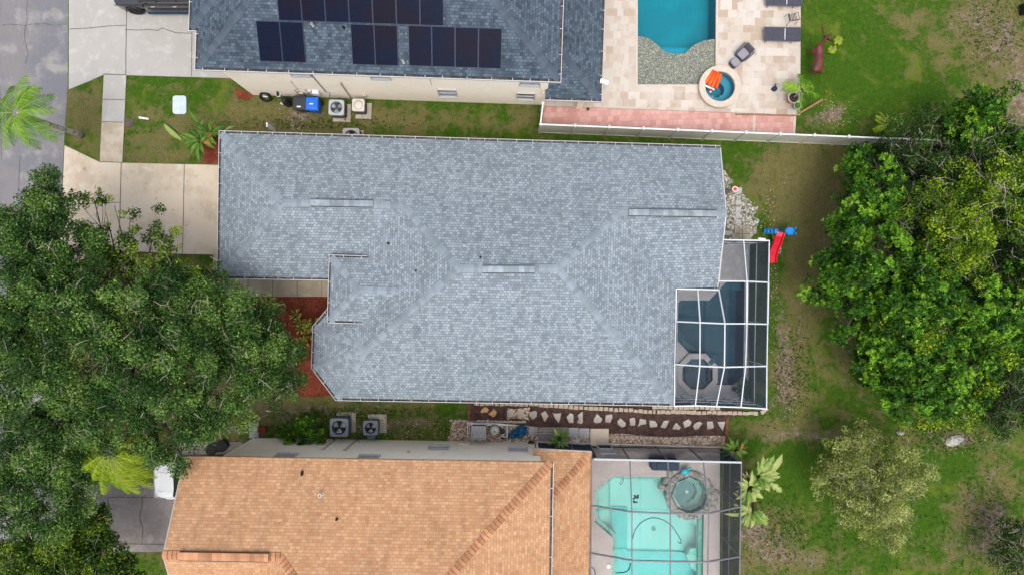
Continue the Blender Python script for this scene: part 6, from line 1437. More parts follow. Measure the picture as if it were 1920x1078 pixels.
def crown(rng, lobes, ncl, cr, nl, L, W, up=.55, rosette=0, gaps=.0, flat=.6, inner=.25, jit=.8):
    """lobes (x,y,z,rx,ry,rz); clumps sit on the upper shell of each lobe, leaves fill each clump"""
    lob = np.array(lobes, float); area = lob[:, 3] * lob[:, 4]; li = rng.choice(len(lob), ncl, p=area / area.sum())
    d = norm(rng.normal(size=(ncl, 3))); d[:, 2] = np.abs(d[:, 2]) * 1.1 - .25; d = norm(d)
    rad = np.where(rng.random(ncl) < inner, rng.uniform(.3, .8, ncl), rng.uniform(.82, 1.06, ncl))
    cc = lob[li, :3] + d * lob[li, 3:6] * rad[:, None]; cc[:, 2] = np.maximum(cc[:, 2], .3)
    # natural holes: drop clumps where a slow irregular field is low, push others outward
    q = rng.uniform(0, 6.28, 4); fld = np.sin(cc[:, 0] * 1.25 + q[0]) * np.sin(cc[:, 1] * 1.5 + q[1]) + .7 * np.sin(cc[:, 0] * 2.9 + cc[:, 1] * 1.1 + q[2]) * np.sin(cc[:, 1] * 2.6 - cc[:, 0] + q[3])
    keep = (fld > np.quantile(fld, gaps)) | (rng.random(ncl) < .15); cc = cc[keep]; fld = fld[keep]; ncl = len(cc)
    cc += rng.normal(size=cc.shape) * np.array([.16, .16, .22]); cc[:, 2] = np.maximum(cc[:, 2] + .35 * fld * (lob[0, 5] > .8), .3)
    crr = cr * rng.uniform(.5, 1.35, ncl); ct = rng.uniform(.0, 1, ncl)
    idx = np.repeat(np.arange(ncl), np.maximum(3, (nl * (crr / cr) ** 2).astype(int))); n = len(idx)
    o = norm(rng.normal(size=(n, 3))) * (rng.random(n) ** .42)[:, None]; o[:, 2] *= flat
    p = cc[idx] + o * crr[idx][:, None]
    if rosette:
        p = np.repeat(p, rosette, 0); idx = np.repeat(idx, rosette); o = np.repeat(o, rosette, 0); m = len(p)
        ang = np.tile(np.arange(rosette) * 2 * PI / rosette, n) + np.repeat(rng.uniform(0, 6.28, n), rosette)
        tn = norm(np.repeat(norm(rng.normal(size=(n, 3)) * .45 + np.array([0, 0, 1.0]) + .35 * o[::rosette]), rosette, 0))
        t1 = norm(np.cross(tn, np.array([[.3, .9, .2]]))); t2 = np.cross(tn, t1)
        ax = t1 * np.cos(ang)[:, None] + t2 * np.sin(ang)[:, None] + tn * rng.uniform(-.1, .5, m)[:, None]; ax = norm(ax)
        Ls = L * rng.uniform(.7, 1.25, m); p = p + ax * Ls[:, None] * .5; nr = norm(tn + rng.normal(size=(m, 3)) * .25)
    else:
        m = n; nr = norm(rng.normal(size=(m, 3)) * jit + np.array([0, 0, up * 2]) + o * .6); ax = norm(rng.normal(size=(m, 3)) + o); Ls = L * rng.uniform(.6, 1.35, m)
    t = np.clip(.02 + .72 * ct[idx] ** 1.2 + rng.normal(size=m) * .17 + .45 * (rng.random(m) < .07), 0, 1)
    return leafquads(rng, p, nr, ax, Ls, Ls * (W / L) * rng.uniform(.8, 1.2, m), t), cc
def limbs(seed, base, lobes, r0, trunk_h, cc, m, parent, pick=60, rt=.018, name='branches', extra=None, m2=None):
    r = random.Random(seed); top = Vector((base.x, base.y, trunk_h)); mb = MB()
    mb.tube([base - Vector((0, 0, .1)), base + Vector((r.uniform(-.1, .1), r.uniform(-.1, .1), trunk_h * .5)), top], [r0 * 1.3, r0, r0 * .85], 9); mb.build('trunk', m, parent)
    br = MB(); ends = []
    for lo in lobes:
        e = Vector((lo[0], lo[1], lo[2] + lo[5] * .1)); md = top.lerp(e, .5) + Vector((r.uniform(-.4, .4), r.uniform(-.4, .4), .35)); br.tube([top, top.lerp(md, .55), md, md.lerp(e, .5), e], [r0 * .55, r0 * .42, r0 * .3, r0 * .22, r0 * .12], 6); ends.append((e, md))
    ids = list(range(len(cc))); r.shuffle(ids)
    for i in ids[:pick]:
        c = Vector(cc[i]); e, md = min(ends, key=lambda q: (q[0] - c).length); s = md.lerp(e, r.uniform(.3, .9)); q = s.lerp(c, .5) + Vector((r.uniform(-.25, .25), r.uniform(-.25, .25), r.uniform(0, .2)))
        br.tube([s, q, c], [r0 * .12, r0 * .08, rt], 5)
    if extra is not None:
        k = len(br.v); br.v += extra.v; br.f += [tuple(i + k for i in f) for f in extra.f]; br.m += [1] * len(extra.f)
    br.build(name, [m, m2] if extra is not None else m, parent)
def twigs(rng, cc, n, L, r, m, parent, rise=.25, name='twig'):
    V = []; Fc = []; k = 0; rr = random.Random(int(rng.integers(1e6)))
    mb = MB(); idx = rng.integers(0, len(cc), n)
    for i in idx:
        c = Vector(cc[i]) + Vector((rr.uniform(-.3, .3), rr.uniform(-.3, .3), rise + rr.uniform(-.15, .2))); a = rr.uniform(0, 6.28); l = L * rr.uniform(.4, 1.2)
        d = Vector((math.cos(a), math.sin(a), rr.uniform(-.1, .35))); s = Vector((-d.y, d.x, 0)) * rr.uniform(-.25, .25)
        p0 = c - d * l * .5; p1 = c + s * l * .5; p2 = c + d * l * .5 + Vector((0, 0, -.05)); mb.tube([p0, p1, p2], [r, r * .8, r * .4], 3, cap=False)
        for q in range(rr.randint(0, 2)):
            f = rr.uniform(.2, .9); b = p0.lerp(p2, f) + s * .3 * l; a2 = a + rr.choice((-1, 1)) * rr.uniform(.5, 1.0); mb.tube([b, b + Vector((math.cos(a2), math.sin(a2), .1)) * l * rr.uniform(.25, .5)], [r * .7, r * .3], 3, cap=False)
    return mb
def tree(name, label, cat, seed, base, lobes, leaf, ncl, cr, nl, L, W, r0=.3, th=2.5, bark='bark', twn=0, twL=.8, twr=.012, twm='bark_pale', group=None, **kw):
    b = P(*base); rng = np.random.default_rng(seed)
    lb = []
    for (x, y, z, rp, rz_) in lobes:
        q = P(x, y, z); r = rp * (H - z) / F; lb.append((q.x, q.y, z, r, r * kw.get('ry', 1), rz_))
    kw.pop('ry', None); t = thing(name, label, cat, b, 0, group)
    (V, Fq, T), cc = crown(rng, lb, ncl, cr, nl, L, W, **kw)
    add_tint_mesh('crown', V, Fq, T, M[leaf], t, off=b)
    ex = twigs(rng, cc, twn, twL, twr, M[twm], t) if twn else None
    limbs(seed, b, lb, r0, th, cc, M[bark], t, extra=ex, m2=M[twm])
    return t, cc
# oaks on the left
OK_ = dict(gaps=.14, L=.105, W=.055, up=.35, jit=1.0, inner=.3, flat=.6)
tree('oak_tree', 'huge live oak filling the left centre between the driveway and the orange roof', 'tree', 1, (300, 640), [(240, 600, 6.8, 85, 1.9), (340, 585, 6.2, 70, 1.5), (420, 600, 5.8, 62, 1.3), (470, 665, 5.4, 70, 1.3), (390, 680, 6.6, 90, 1.7), (290, 690, 7.4, 100, 1.9), (500, 705, 5.0, 50, 1.1), (330, 770, 6.2, 70, 1.4), (410, 775, 5.6, 45, 1.1), (230, 770, 6.6, 62, 1.5), (510, 625, 4.8, 28, .8), (375, 545, 5.5, 40, .9), (430, 555, 5.0, 30, .8), (545, 715, 4.6, 30, .7), (500, 590, 4.4, 26, .6), (530, 660, 4.5, 34, .7), (470, 610, 5.2, 40, .9), (300, 545, 5.6, 36, .8), (348, 872, 6.6, 8, .2), (300, 858, 6.2, 22, .4), (275, 840, 6.2, 26, .5)],
     'leaf_oak', 600, .50, 320, r0=.42, th=2.6, twn=430, twL=.6, group='oak trees on the left', **OK_)
tree('oak_tree', 'oak at the upper left reaching over the grey road above the huge oak', 'tree', 2, (90, 520), [(75, 470, 6.8, 52, 1.3), (140, 510, 6.8, 55, 1.4), (60, 560, 7.2, 70, 1.5), (20, 395, 6.2, 28, .7), (95, 345, 6.4, 26, .7), (40, 430, 6.8, 40, 1.0), (90, 390, 6.6, 36, .8), (120, 440, 6.6, 36, .9), (110, 400, 6.4, 34, .8), (160, 575, 7.2, 65, 1.4), (40, 630, 7.0, 75, 1.4), (60, 410, 6.6, 30, .8), (100, 440, 6.6, 34, .9), (170, 460, 6.2, 34, .8)],
     'leaf_oak', 460, .46, 280, r0=.34, th=2.6, twn=190, twL=.55, group='oak trees on the left', **OK_)
tree('oak_tree', 'dark oak at the lower left edge beside the yellow green palm', 'tree', 3, (80, 850), [(60, 710, 6.8, 75, 1.5), (140, 700, 7.0, 65, 1.5), (50, 800, 6.8, 70, 1.5), (125, 800, 6.2, 55, 1.3), (55, 895, 6.2, 65, 1.3), (120, 885, 5.6, 42, 1.0), (15, 965, 5.8, 45, 1.0), (95, 960, 5.2, 42, .9), (150, 945, 5.0, 34, .7), (170, 900, 5.4, 26, .6), (130, 850, 6.0, 40, .9)],
     'leaf_oak', 380, .5, 290, r0=.34, th=2.6, twn=180, twL=.6, group='oak trees on the left', **OK_)
tree('oak_sapling', 'small sparse oak branchlets spreading over the tan driveway', 'tree', 4, (300, 560), [(200, 400, 5.6, 20, .4), (178, 375, 5.8, 20, .3), (195, 455, 5.6, 26, .5), (290, 425, 5.5, 24, .4), (315, 450, 5.5, 24, .4), (245, 410, 5.6, 12, .3), (325, 480, 5.6, 26, .5), (240, 470, 5.6, 22, .4), (215, 385, 5.8, 8, .2), (225, 500, 5.8, 30, .6), (280, 500, 5.8, 34, .6), (345, 510, 5.4, 26, .5), (390, 520, 5.2, 26, .5)],
     'leaf_oak2', 105, .28, 62, L=.14, W=.075, r0=.14, th=2.0, twn=70, twL=.45, up=.4, jit=.9, inner=.3, flat=.6)
tree('leafy_tree', 'yellow green bushy tree in the bottom left corner', 'tree', 5, (120, 1040), [(60, 1040, 4.6, 55, 1.2), (150, 1010, 4.4, 45, 1.0), (195, 1055, 4.0, 38, .9), (110, 1070, 4.8, 55, 1.2), (235, 1075, 3.4, 24, .7), (190, 985, 3.8, 26, .7), (175, 1020, 4.2, 34, .8), (15, 1070, 4.4, 45, 1.0)],
     'leaf_oak2', 230, .42, 170, L=.14, W=.075, r0=.22, th=1.6, twn=60, up=.4, jit=.9, inner=.25, flat=.6)
# right-hand thicket
BR = dict(gaps=.18, L=.145, W=.07, rosette=6, inner=.35, flat=.7)
G2 = 'trees of the thicket along the back'
tree('broadleaf_tree', 'bright green broadleaf tree at the far left point of the thicket', 'tree', 11, (1600, 560), [(1560, 545, 3.6, 45, 1.3), (1590, 580, 3.8, 45, 1.3), (1620, 520, 4.4, 55, 1.4), (1548, 515, 3.0, 32, 1.1), (1565, 500, 3.0, 38, 1.1), (1640, 590, 4.4, 50, 1.4), (1600, 610, 3.4, 36, 1.1)], 'leaf_bright', 258, .33, 14, r0=.2, th=1.5, group=G2, **BR)
tree('broadleaf_tree', 'bluish green broadleaf tree on the upper left flank of the thicket', 'tree', 12, (1650, 400), [(1615, 400, 3.8, 45, 1.4), (1600, 445, 3.6, 40, 1.2), (1640, 360, 4.0, 40, 1.3), (1650, 440, 4.6, 55, 1.4), (1600, 360, 3.0, 20, .8), (1630, 310, 3.4, 36, 1.2), (1600, 300, 3.0, 24, .9), (1580, 430, 3.0, 30, .9)], 'leaf_bright', 247, .33, 13, r0=.2, th=1.5, group=G2, **BR)
tree('broadleaf_tree', 'dense bright green tree at the lower front of the thicket', 'tree', 13, (1690, 690), [(1650, 690, 3.6, 50, 1.4), (1700, 720, 3.8, 55, 1.4), (1750, 690, 4.6, 60, 1.5), (1690, 640, 4.6, 55, 1.4), (1760, 740, 3.6, 45, 1.2), (1640, 720, 2.8, 34, 1.1), (1800, 660, 4.6, 55, 1.4), (1830, 710, 4.0, 50, 1.2), (1700, 755, 2.8, 36, 1.0)], 'leaf_bright', 370, .33, 14, r0=.22, th=1.5, group=G2, **BR)
tree('broadleaf_tree', 'green tree at the right edge of the thicket below its dark gap', 'tree', 14, (1870, 600), [(1850, 570, 4.6, 60, 1.5), (1900, 590, 4.6, 50, 1.5), (1880, 640, 4.4, 45, 1.3), (1820, 600, 4.8, 50, 1.4), (1925, 660, 4.0, 40, 1.2), (1900, 520, 4.4, 40, 1.3)], 'leaf_bright', 258, .33, 14, r0=.22, th=1.5, group=G2, **BR)
tree('broadleaf_tree', 'green tree in the middle of the thicket between yellow and bright trees', 'tree', 15, (1720, 560), [(1700, 560, 4.8, 55, 1.5), (1750, 600, 5.0, 60, 1.5), (1680, 490, 4.6, 45, 1.3), (1720, 520, 4.8, 50, 1.3)], 'leaf_bright', 190, .33, 14, r0=.22, th=1.5, group=G2, **BR)
tree('yellow_tree', 'big yellow green tree at the centre of the thicket', 'tree', 16, (1770, 430), [(1760, 400, 5.4, 60, 1.6), (1790, 450, 5.4, 60, 1.6), (1740, 460, 5.0, 50, 1.4), (1800, 400, 5.0, 45, 1.3), (1760, 490, 4.8, 45, 1.2), (1810, 480, 4.8, 40, 1.1)], 'leaf_yellow', 312, .34, 64, L=.12, W=.06, r0=.24, th=1.8, group=G2, gaps=.2, up=.5, inner=.3, flat=.7, twn=50)
tree('yellow_tree', 'yellow green tree on the upper right of the thicket near the fence', 'tree', 17, (1850, 340), [(1830, 330, 5.0, 50, 1.3), (1880, 350, 5.0, 45, 1.3), (1820, 380, 4.8, 40, 1.1), (1905, 310, 4.6, 36, 1.1), (1900, 400, 4.6, 40, 1.1)], 'leaf_yellow', 180, .34, 56, L=.12, W=.06, r0=.2, th=1.8, group=G2, gaps=.2, up=.5, inner=.3, flat=.7, twn=40)
tree('yellow_tree', 'yellow tipped tree low on the front right slope of the thicket', 'tree', 18, (1730, 650), [(1745, 635, 5.4, 26, .7), (1860, 680, 4.8, 28, .8), (1840, 735, 3.8, 28, .8), (1790, 770, 2.6, 34, .8), (1740, 780, 2.0, 34, .7), (1680, 600, 4.9, 26, .5)], 'leaf_yellow', 110, .36, 70, L=.12, W=.06, r0=.16, th=1.5, group=G2, gaps=.2, up=.5, inner=.3, flat=.7)
tree('dark_tree', 'dark olive tree behind the fence line at the top of the thicket', 'tree', 19, (1740, 310), [(1700, 300, 3.6, 55, 1.2), (1760, 300, 3.8, 55, 1.2), (1720, 340, 4.0, 50, 1.3), (1660, 330, 3.2, 40, 1.0), (1690, 380, 4.0, 45, 1.2), (1820, 290, 3.4, 45, 1.0), (1880, 270, 3.0, 40, 1.0), (1700, 255, 2.6, 45, .8), (1760, 245, 2.4, 45, .8)], 'leaf_dark', 288, .34, 64, L=.11, W=.055, r0=.2, th=1.5, group=G2, gaps=.2, up=.4, inner=.35, flat=.7, twn=160)
tree('dark_tree', 'dark green tree at the right edge in the shadowy gap of the thicket', 'tree', 20, (1880, 470), [(1870, 440, 4.0, 60, 1.3), (1890, 490, 3.6, 50, 1.2), (1840, 520, 3.6, 45, 1.1), (1920, 720, 2.6, 50, 1.1), (1890, 760, 1.8, 50, .8), (1900, 700, 2.6, 40, 1.0)], 'leaf_dark', 204, .34, 56, L=.11, W=.055, r0=.2, th=1.5, group=G2, gaps=.2, up=.4, inner=.35, flat=.7, twn=90)
tree('broadleaf_tree', 'green broadleaf tree cut off by the right edge just below the fence', 'tree', 25, (1930, 330), [(1915, 300, 4.0, 36, 1.1), (1940, 350, 4.4, 40, 1.2), (1930, 400, 4.6, 40, 1.2), (1900, 270, 3.4, 24, .8)], 'leaf_bright', 134, .33, 16, r0=.2, th=1.5, group=G2, **BR)
tree('dark_tree', 'dark leafy tree cut off by the right edge halfway down the thicket', 'tree', 26, (1930, 470), [(1925, 450, 4.6, 36, 1.2), (1935, 510, 4.8, 40, 1.2), (1900, 545, 4.4, 34, 1.0), (1960, 580, 4.4, 50, 1.2), (1915, 770, 2.4, 30, .8), (1870, 790, 1.6, 26, .6)], 'leaf_dark', 230, .34, 64, L=.11, W=.055, r0=.2, th=1.5, group=G2, gaps=.2, up=.4, inner=.35, flat=.7, twn=50)
tree('round_tree', 'rounded bright green tree standing alone above the fence at upper right', 'tree', 21, (1820, 235), [(1835, 215, 3.6, 45, 1.3), (1800, 230, 3.2, 38, 1.1), (1860, 235, 3.2, 34, 1.1), (1840, 250, 3.0, 36, 1.0), (1790, 255, 2.4, 30, .8)], 'leaf_bright', 130, .38, 20, r0=.16, th=1.3, **BR)
tree('olive_shrub_tree', 'sparse grey olive tree standing on the lawn below the thicket', 'tree', 22, (1630, 900), [(1598, 838, 2.6, 34, .9), (1560, 895, 2.4, 38, .8), (1632, 880, 3.0, 52, 1.1), (1690, 865, 2.8, 42, .9), (1645, 925, 3.0, 54, 1.1), (1665, 975, 2.4, 42, .8), (1610, 950, 2.6, 44, .9), (1600, 812, 2.0, 22, .6), (1700, 915, 2.4, 30, .8)], 'leaf_olive', 480, .34, 130, L=.10, W=.04, r0=.14, th=.8, twn=520, twL=.42, twr=.007, up=.2, jit=1.0, inner=.3, flat=.7)
tree('dark_shrub', 'dark green shrub in the bottom right corner', 'shrub', 23, (1900, 1020), [(1890, 1010, 2.0, 32, .7), (1915, 1000, 2.0, 30, .7), (1905, 1055, 1.8, 36, .7), (1880, 1040, 1.6, 26, .6), (1915, 985, 1.8, 20, .5)], 'leaf_dark', 110, .32, 50, L=.11, W=.055, r0=.1, th=.6, twn=80, twL=.5, up=.4, inner=.3, flat=.7)
tree('green_shrub', 'lime green shrub against the beige wall beside the slate air conditioner', 'shrub', 24, (565, 812), [(548, 808, .9, 18, .5), (575, 800, 1.1, 18, .6), (590, 815, 1.0, 16, .5), (570, 825, .9, 18, .5), (585, 790, .9, 12, .4), (545, 822, .7, 14, .3)], 'leaf_bright', 80, .24, 11, L=.13, W=.055, r0=.05, th=.4, rosette=5, inner=.3, flat=.8)
# undergrowth below the thicket
rng = np.random.default_rng(77); n = 26000
px = rng.uniform(1600, 1990, n); py = rng.uniform(262, 770, n); keep = (px > 1600 + 60 * np.sin(py / 60)) & ((py < 720) | (px > 1720)); px, py = px[keep], py[keep]; m = len(px)
p = np.stack([(px - 960) * H / F, (539 - py) * H / F, rng.uniform(.05, 1.1, m)], 1)
V, Fq, T = leafquads(rng, p, norm(rng.normal(size=(m, 3)) * .7 + [0, 0, 1]), rng.normal(size=(m, 3)), rng.uniform(.12, .3, m), rng.uniform(.06, .14, m), rng.random(m) * .35)
tag(add_tint_mesh('undergrowth', V, Fq, T, M['leaf_dark']), 'dark low undergrowth beneath the thicket trees', 'undergrowth', kind='stuff')
# weeds and grass tufts roughen the lawns
n = 60000; px = rng.uniform(-20, 1960, n); py = rng.uniform(-40, 1120, n)
lawn = [[(1505, -60), (1990, -60), (1990, 1140), (1392, 1140), (1392, 842), (1368, 838), (1366, 780), (1445, 775), (1445, 455), (1470, 430), (1436, 380), (1362, 300), (1362, 282), (1640, 282), (1640, 255), (1493, 250)],
        [(237, 144), (440, 149), (476, 186), (1012, 203), (1012, 245), (640, 245), (500, 240), (412, 250), (375, 290), (380, 306), (231, 303)], [(123, 172), (168, 156), (192, 143), (186, 300), (121, 268)],
        [(480, 760), (870, 765), (870, 785), (720, 795), (660, 780), (600, 780), (500, 800)]]
ok = np.zeros(n, bool)
for L_ in lawn:
    a = np.array(L_, float); c = np.zeros(n, bool); j = len(a) - 1
    for i in range(len(a)):
        with np.errstate(divide='ignore', invalid='ignore'): c ^= ((a[i, 1] > py) != (a[j, 1] > py)) & (px < (a[j, 0] - a[i, 0]) * (py - a[i, 1]) / (a[j, 1] - a[i, 1]) + a[i, 0])
        j = i
    ok |= c
px, py = px[ok], py[ok]; m = len(px); p = np.stack([(px - 960) * H / F, (539 - py) * H / F, rng.uniform(.01, .05, m)], 1)
V, Fq, T = leafquads(rng, p, norm(rng.normal(size=(m, 3)) * .9 + [0, 0, 1]), rng.normal(size=(m, 3)), rng.uniform(.04, .10, m), rng.uniform(.015, .03, m), np.clip(rng.normal(.45, .25, m), 0, 1))
tag(add_tint_mesh('grass_tufts', V, Fq, T, m_leaf('grass blades', (.05, .09, .012), (.12, .17, .03), (.34, .30, .16), .3)), 'short mixed grass tufts over the lawns', 'grass', kind='stuff')
n = 6000; k = rng.integers(0, 9, n); cz = np.array([(1850, 960, 70, 90), (1470, 1000, 60, 60), (1860, 60, 60, 70), (1480, 700, 40, 90), (1760, 820, 90, 30), (1700, 260, 90, 14), (600, 235, 130, 18), (650, 775, 160, 14), (1640, 1000, 160, 60)], float)[k]
px = cz[:, 0] + rng.normal(size=n) * cz[:, 2] * .6; py = cz[:, 1] + rng.normal(size=n) * cz[:, 3] * .6; ok = ~((px < 1392) & (py > 790)) & ~((py < 205) & (px < 1505)) & ~((py > 242) & (py < 762) & (px < 1450)) & ~((py > 800) & (px < 1000)) & ~((px > 880) & (px < 1400) & (py > 740)); px, py = px[ok], py[ok]; m = len(px)
p = np.stack([(px - 960) * H / F, (539 - py) * H / F, rng.uniform(.03, .12, m)], 1)
V, Fq, T = leafquads(rng, p, norm(rng.normal(size=(m, 3)) * .6 + [0, 0, 1]), rng.normal(size=(m, 3)), rng.uniform(.08, .2, m), rng.uniform(.03, .07, m), rng.random(m))
tag(add_tint_mesh('weeds', V, Fq, T, M['leaf_dark']), 'low dark weeds scattered through the rough lawn patches', 'weeds', kind='stuff')
# pale pebbles and litter in bare patches
n = 2600; ctr = [(1470, 690, 22, 70), (1480, 745, 25, 30), (1400, 1000, 30, 30), (1430, 1020, 40, 30), (1560, 215, 25, 20), (560, 225, 25, 25), (1790, 825, 45, 14), (1870, 70, 60, 60), (1850, 990, 40, 60), (1440, 400, 14, 40), (700, 808, 80, 10), (800, 800, 50, 14), (1450, 540, 8, 60)]
k = rng.integers(0, len(ctr), n); cz = np.array(ctr, float)[k]; px = cz[:, 0] + rng.normal(size=n) * cz[:, 2] * .7; py = cz[:, 1] + rng.normal(size=n) * cz[:, 3] * .7
p = np.stack([(px - 960) * H / F, (539 - py) * H / F, rng.uniform(.02, .05, n)], 1)
V, Fq, T = leafquads(rng, p, norm(rng.normal(size=(n, 3)) * .5 + [0, 0, 1]), rng.normal(size=(n, 3)), rng.uniform(.03, .11, n), rng.uniform(.03, .07, n), rng.random(n))
tag(add_tint_mesh('leaf_litter', V, Fq, T, M['leaf_dry']), 'pale dry leaf litter scattered in the bare lawn patches', 'litter', kind='stuff')

# ------------------------------------------------------------------ palms and big-leaved plants
def frond(rng, V, Fq, T, c, az, L, rise, droop, nl=34, ll=.5, lw=.03, tone=.5, hang=.5):
    k = nl; s = np.linspace(.08, 1, k); dirh = np.array([math.cos(az), math.sin(az), 0]); side = np.array([-dirh[1], dirh[0], 0])
    pos = c + dirh * (L * s * (1 - .12 * s))[:, None] + np.array([0, 0, 1]) * (rise * s - droop * s ** 2)[:, None]
    tan = np.gradient(pos, axis=0); tan = norm(tan)
    for sg in (-1, 1):
        l = ll * np.sin(np.clip(s * 2.6 + .35, 0, PI)) * rng.uniform(.8, 1.15, k) + .06
        d = norm(side * sg + tan * .75 + np.array([0, 0, -hang]) + rng.normal(size=(k, 3)) * .12)
        d2 = norm(d + np.array([0, 0, -.5])); w = np.cross(d, np.array([0, 0, 1])); w = norm(w + rng.normal(size=(k, 3)) * .3) * lw * .5
        a = pos; b = pos + d * (l * .55)[:, None]; e = pos + d * (l * .55)[:, None] + d2 * (l * .5)[:, None]
        base = sum(len(v) for v in V); V.append(np.stack([a - w, a + w, b + w, b - w, e + w * .15, e - w * .15], 1).reshape(-1, 3)); i = base + np.arange(k)[:, None] * 6
        Fq.append(np.concatenate([i + np.array([[0, 1, 2, 3]]), i + np.array([[3, 2, 4, 5]])])); T.append(np.repeat(np.clip(tone + rng.normal(size=k) * .15, 0, 1), 6))
    return pos
def palm(name, label, seed, base, ctr, n, L, leaf, rtr=.13, nl=40, ll=.55, lw=.035, rise=(.2, .9), droop=(.9, 1.6), azs=None, tone=.55, trunk=True, hang=.5):
    rng = np.random.default_rng(seed); b = P(*base); c = P(*ctr); t = thing(name, label, 'palm', b); V = []; Fq = []; T = []; rc = MB()
    for i in range(n):
        az = (azs[i] if azs else 2 * PI * i / n + rng.uniform(-.2, .2)); l = L * rng.uniform(.8, 1.1)
        pos = frond(rng, V, Fq, T, np.array(c), az, l, rng.uniform(*rise), rng.uniform(*droop), nl, ll, lw, tone + rng.uniform(-.25, .25), hang); rc.tube([Vector(q) for q in pos[::5]], [.025 - .02 * j / len(pos[::5]) for j in range(len(pos[::5]))], 4, cap=False)
    add_tint_mesh('frond_leaflets', np.concatenate(V), np.concatenate(Fq), np.concatenate(T), M[leaf], t, off=b); rc.build('frond_stem', M['yellow'] if False else M['leafstem'], t)
    if trunk: mb = MB(); q = c + Vector((0, 0, -.1)); mb.tube([b, b.lerp(q, .1), b.lerp(q, .5), q], [rtr * 1.35, rtr, rtr * .9, rtr * .8], 12); mb.build('trunk', M['palm_bark'], t, smooth=True)
    return t
M['leafstem'] = mat('green frond stem', (.22, .26, .07), rough=.6)
palm('queen_palm', 'tall feathery palm leaning over the grey road at the upper left', 31, (153, 254), (30, 212, 5.6), 16, 2.05, 'leaf_palm', .13, 60, .48, .018, (.2, 1.2), (.7, 1.9), hang=.6)
palm('queen_palm', 'yellow green feathery palm half under the lower left oaks', 32, (190, 868), (205, 845, 6.8), 17, 2.5, 'leaf_palmy', .14, 90, .55, .018, (.2, .9), (.9, 2.2), tone=.5, hang=.7,
     azs=[-1.57, -1.2, -.8, -1.9, -2.25, -1.4, -1.75, 2.6, 2.35, 2.9, -2.6, -.4, 0.3, 2.1, -1.0, -1.65, -1.3])
palm('potted_palm', 'small palm with green and tan fronds growing from the orange pot', 33, (1488, 183, .4), (1503, 170, 1.5), 8, 1.15, 'leaf_palm', .05, 30, .36, .022, (.1, .5), (.4, .9), azs=[.75, .45, 1.1, 2.9, 2.7, -1.5, -.2, 1.4], hang=.3)
palm('palm_seedling', 'small light green palm seedling at the fence edge of the lawn', 34, (1664, 246), (1663, 236, .9), 6, .95, 'leaf_palmy', .03, 12, .12, .05, (.2, .5), (.3, .6), azs=[2.7, 2.35, 1.9, 1.4, 3.6, 3.4], trunk=False, tone=.4)
palm('lawn_seedling', 'small yellowish seedling right of the deer statue', 35, (1573, 74), (1573, 74, .25), 9, .3, 'leaf_palmy', .01, 9, .07, .025, (.0, .1), (.05, .15), trunk=False, tone=.7)
palm('lawn_seedling', 'small yellowish seedling below the first one near the deer statue', 36, (1561, 93), (1561, 93, .2), 7, .26, 'leaf_palmy', .01, 8, .07, .025, (.0, .1), (.05, .15), trunk=False, tone=.6)
def paddles(name, label, cat, seed, base, leaves, stemm='leafstem', group=None):
    """leaves: (base px, py, z), (tip px, py, z), width, material"""
    r = random.Random(seed); b = P(*base); t = thing(name, label, cat, b, 0, group)
    for (a, e, w, m, tone) in leaves:
        A, E_ = P(*a), P(*e); d = E_ - A; L = d.length; n = 9; V = []; T = []; side = Vector((-d.y, d.x, 0)).normalized(); tw = r.uniform(-.5, .5)
        side = (side + Vector((0, 0, tw))).normalized(); upv = d.normalized().cross(side); upv = upv if upv.z > 0 else -upv
        for i in range(n + 1):
            s = i / n; c = A + d * s + Vector((0, 0, .18 * L * math.sin(PI * s))); ww = w * .5 * (math.sin(PI * min(1, (s * .94 + .06)) ** .8) ** .7) * r.uniform(.8, 1.1); ww = max(ww * (r.choice((.55, 1, 1, 1.1)) if w > .28 else 1), .004)
            for k, q in enumerate((-1, -.5, 0, .5, 1)): V.append(c + side * ww * q + upv * (abs(q) * ww * .35)); T.append(min(1, max(0, tone + r.uniform(-.08, .08) + (.25 if k == 2 else 0))))
        Fq = [(i * 5 + k, (i + 1) * 5 + k, (i + 1) * 5 + k + 1, i * 5 + k + 1) for i in range(n) for k in range(4)]
        add_tint_mesh('leaf', np.array([tuple(v) for v in V]), Fq, T, M[m], t, off=b)
    st = MB()
    for (a, e, w, m, tone) in leaves: A = P(*a); st.tube([b + Vector((r.uniform(-.1, .1), r.uniform(-.1, .1), 0)), (b + A) / 2 + Vector((0, 0, .1)), A], [.035, .028, .02], 5)
    st.build('stem', M[stemm], t); return t
r = random.Random(50); Lb = []
def fan(cx, cy, z, n, L0, L1, w, m, a0=0, a1=6.28, tone=(.3, .8), dz=(-.3, .3), r=r):
    out = []
    for i in range(n):
        a = a0 + (a1 - a0) * (i + r.uniform(.1, .9)) / n; l0 = r.uniform(4, 9); l = r.uniform(L0, L1)
        out.append(((cx + l0 * math.cos(a), cy + l0 * math.sin(a), z), (cx + (l0 + l) * math.cos(a), cy + (l0 + l) * math.sin(a), max(.1, z + r.uniform(*dz))), w * r.uniform(.7, 1.2), m, r.uniform(*tone)))
    return out
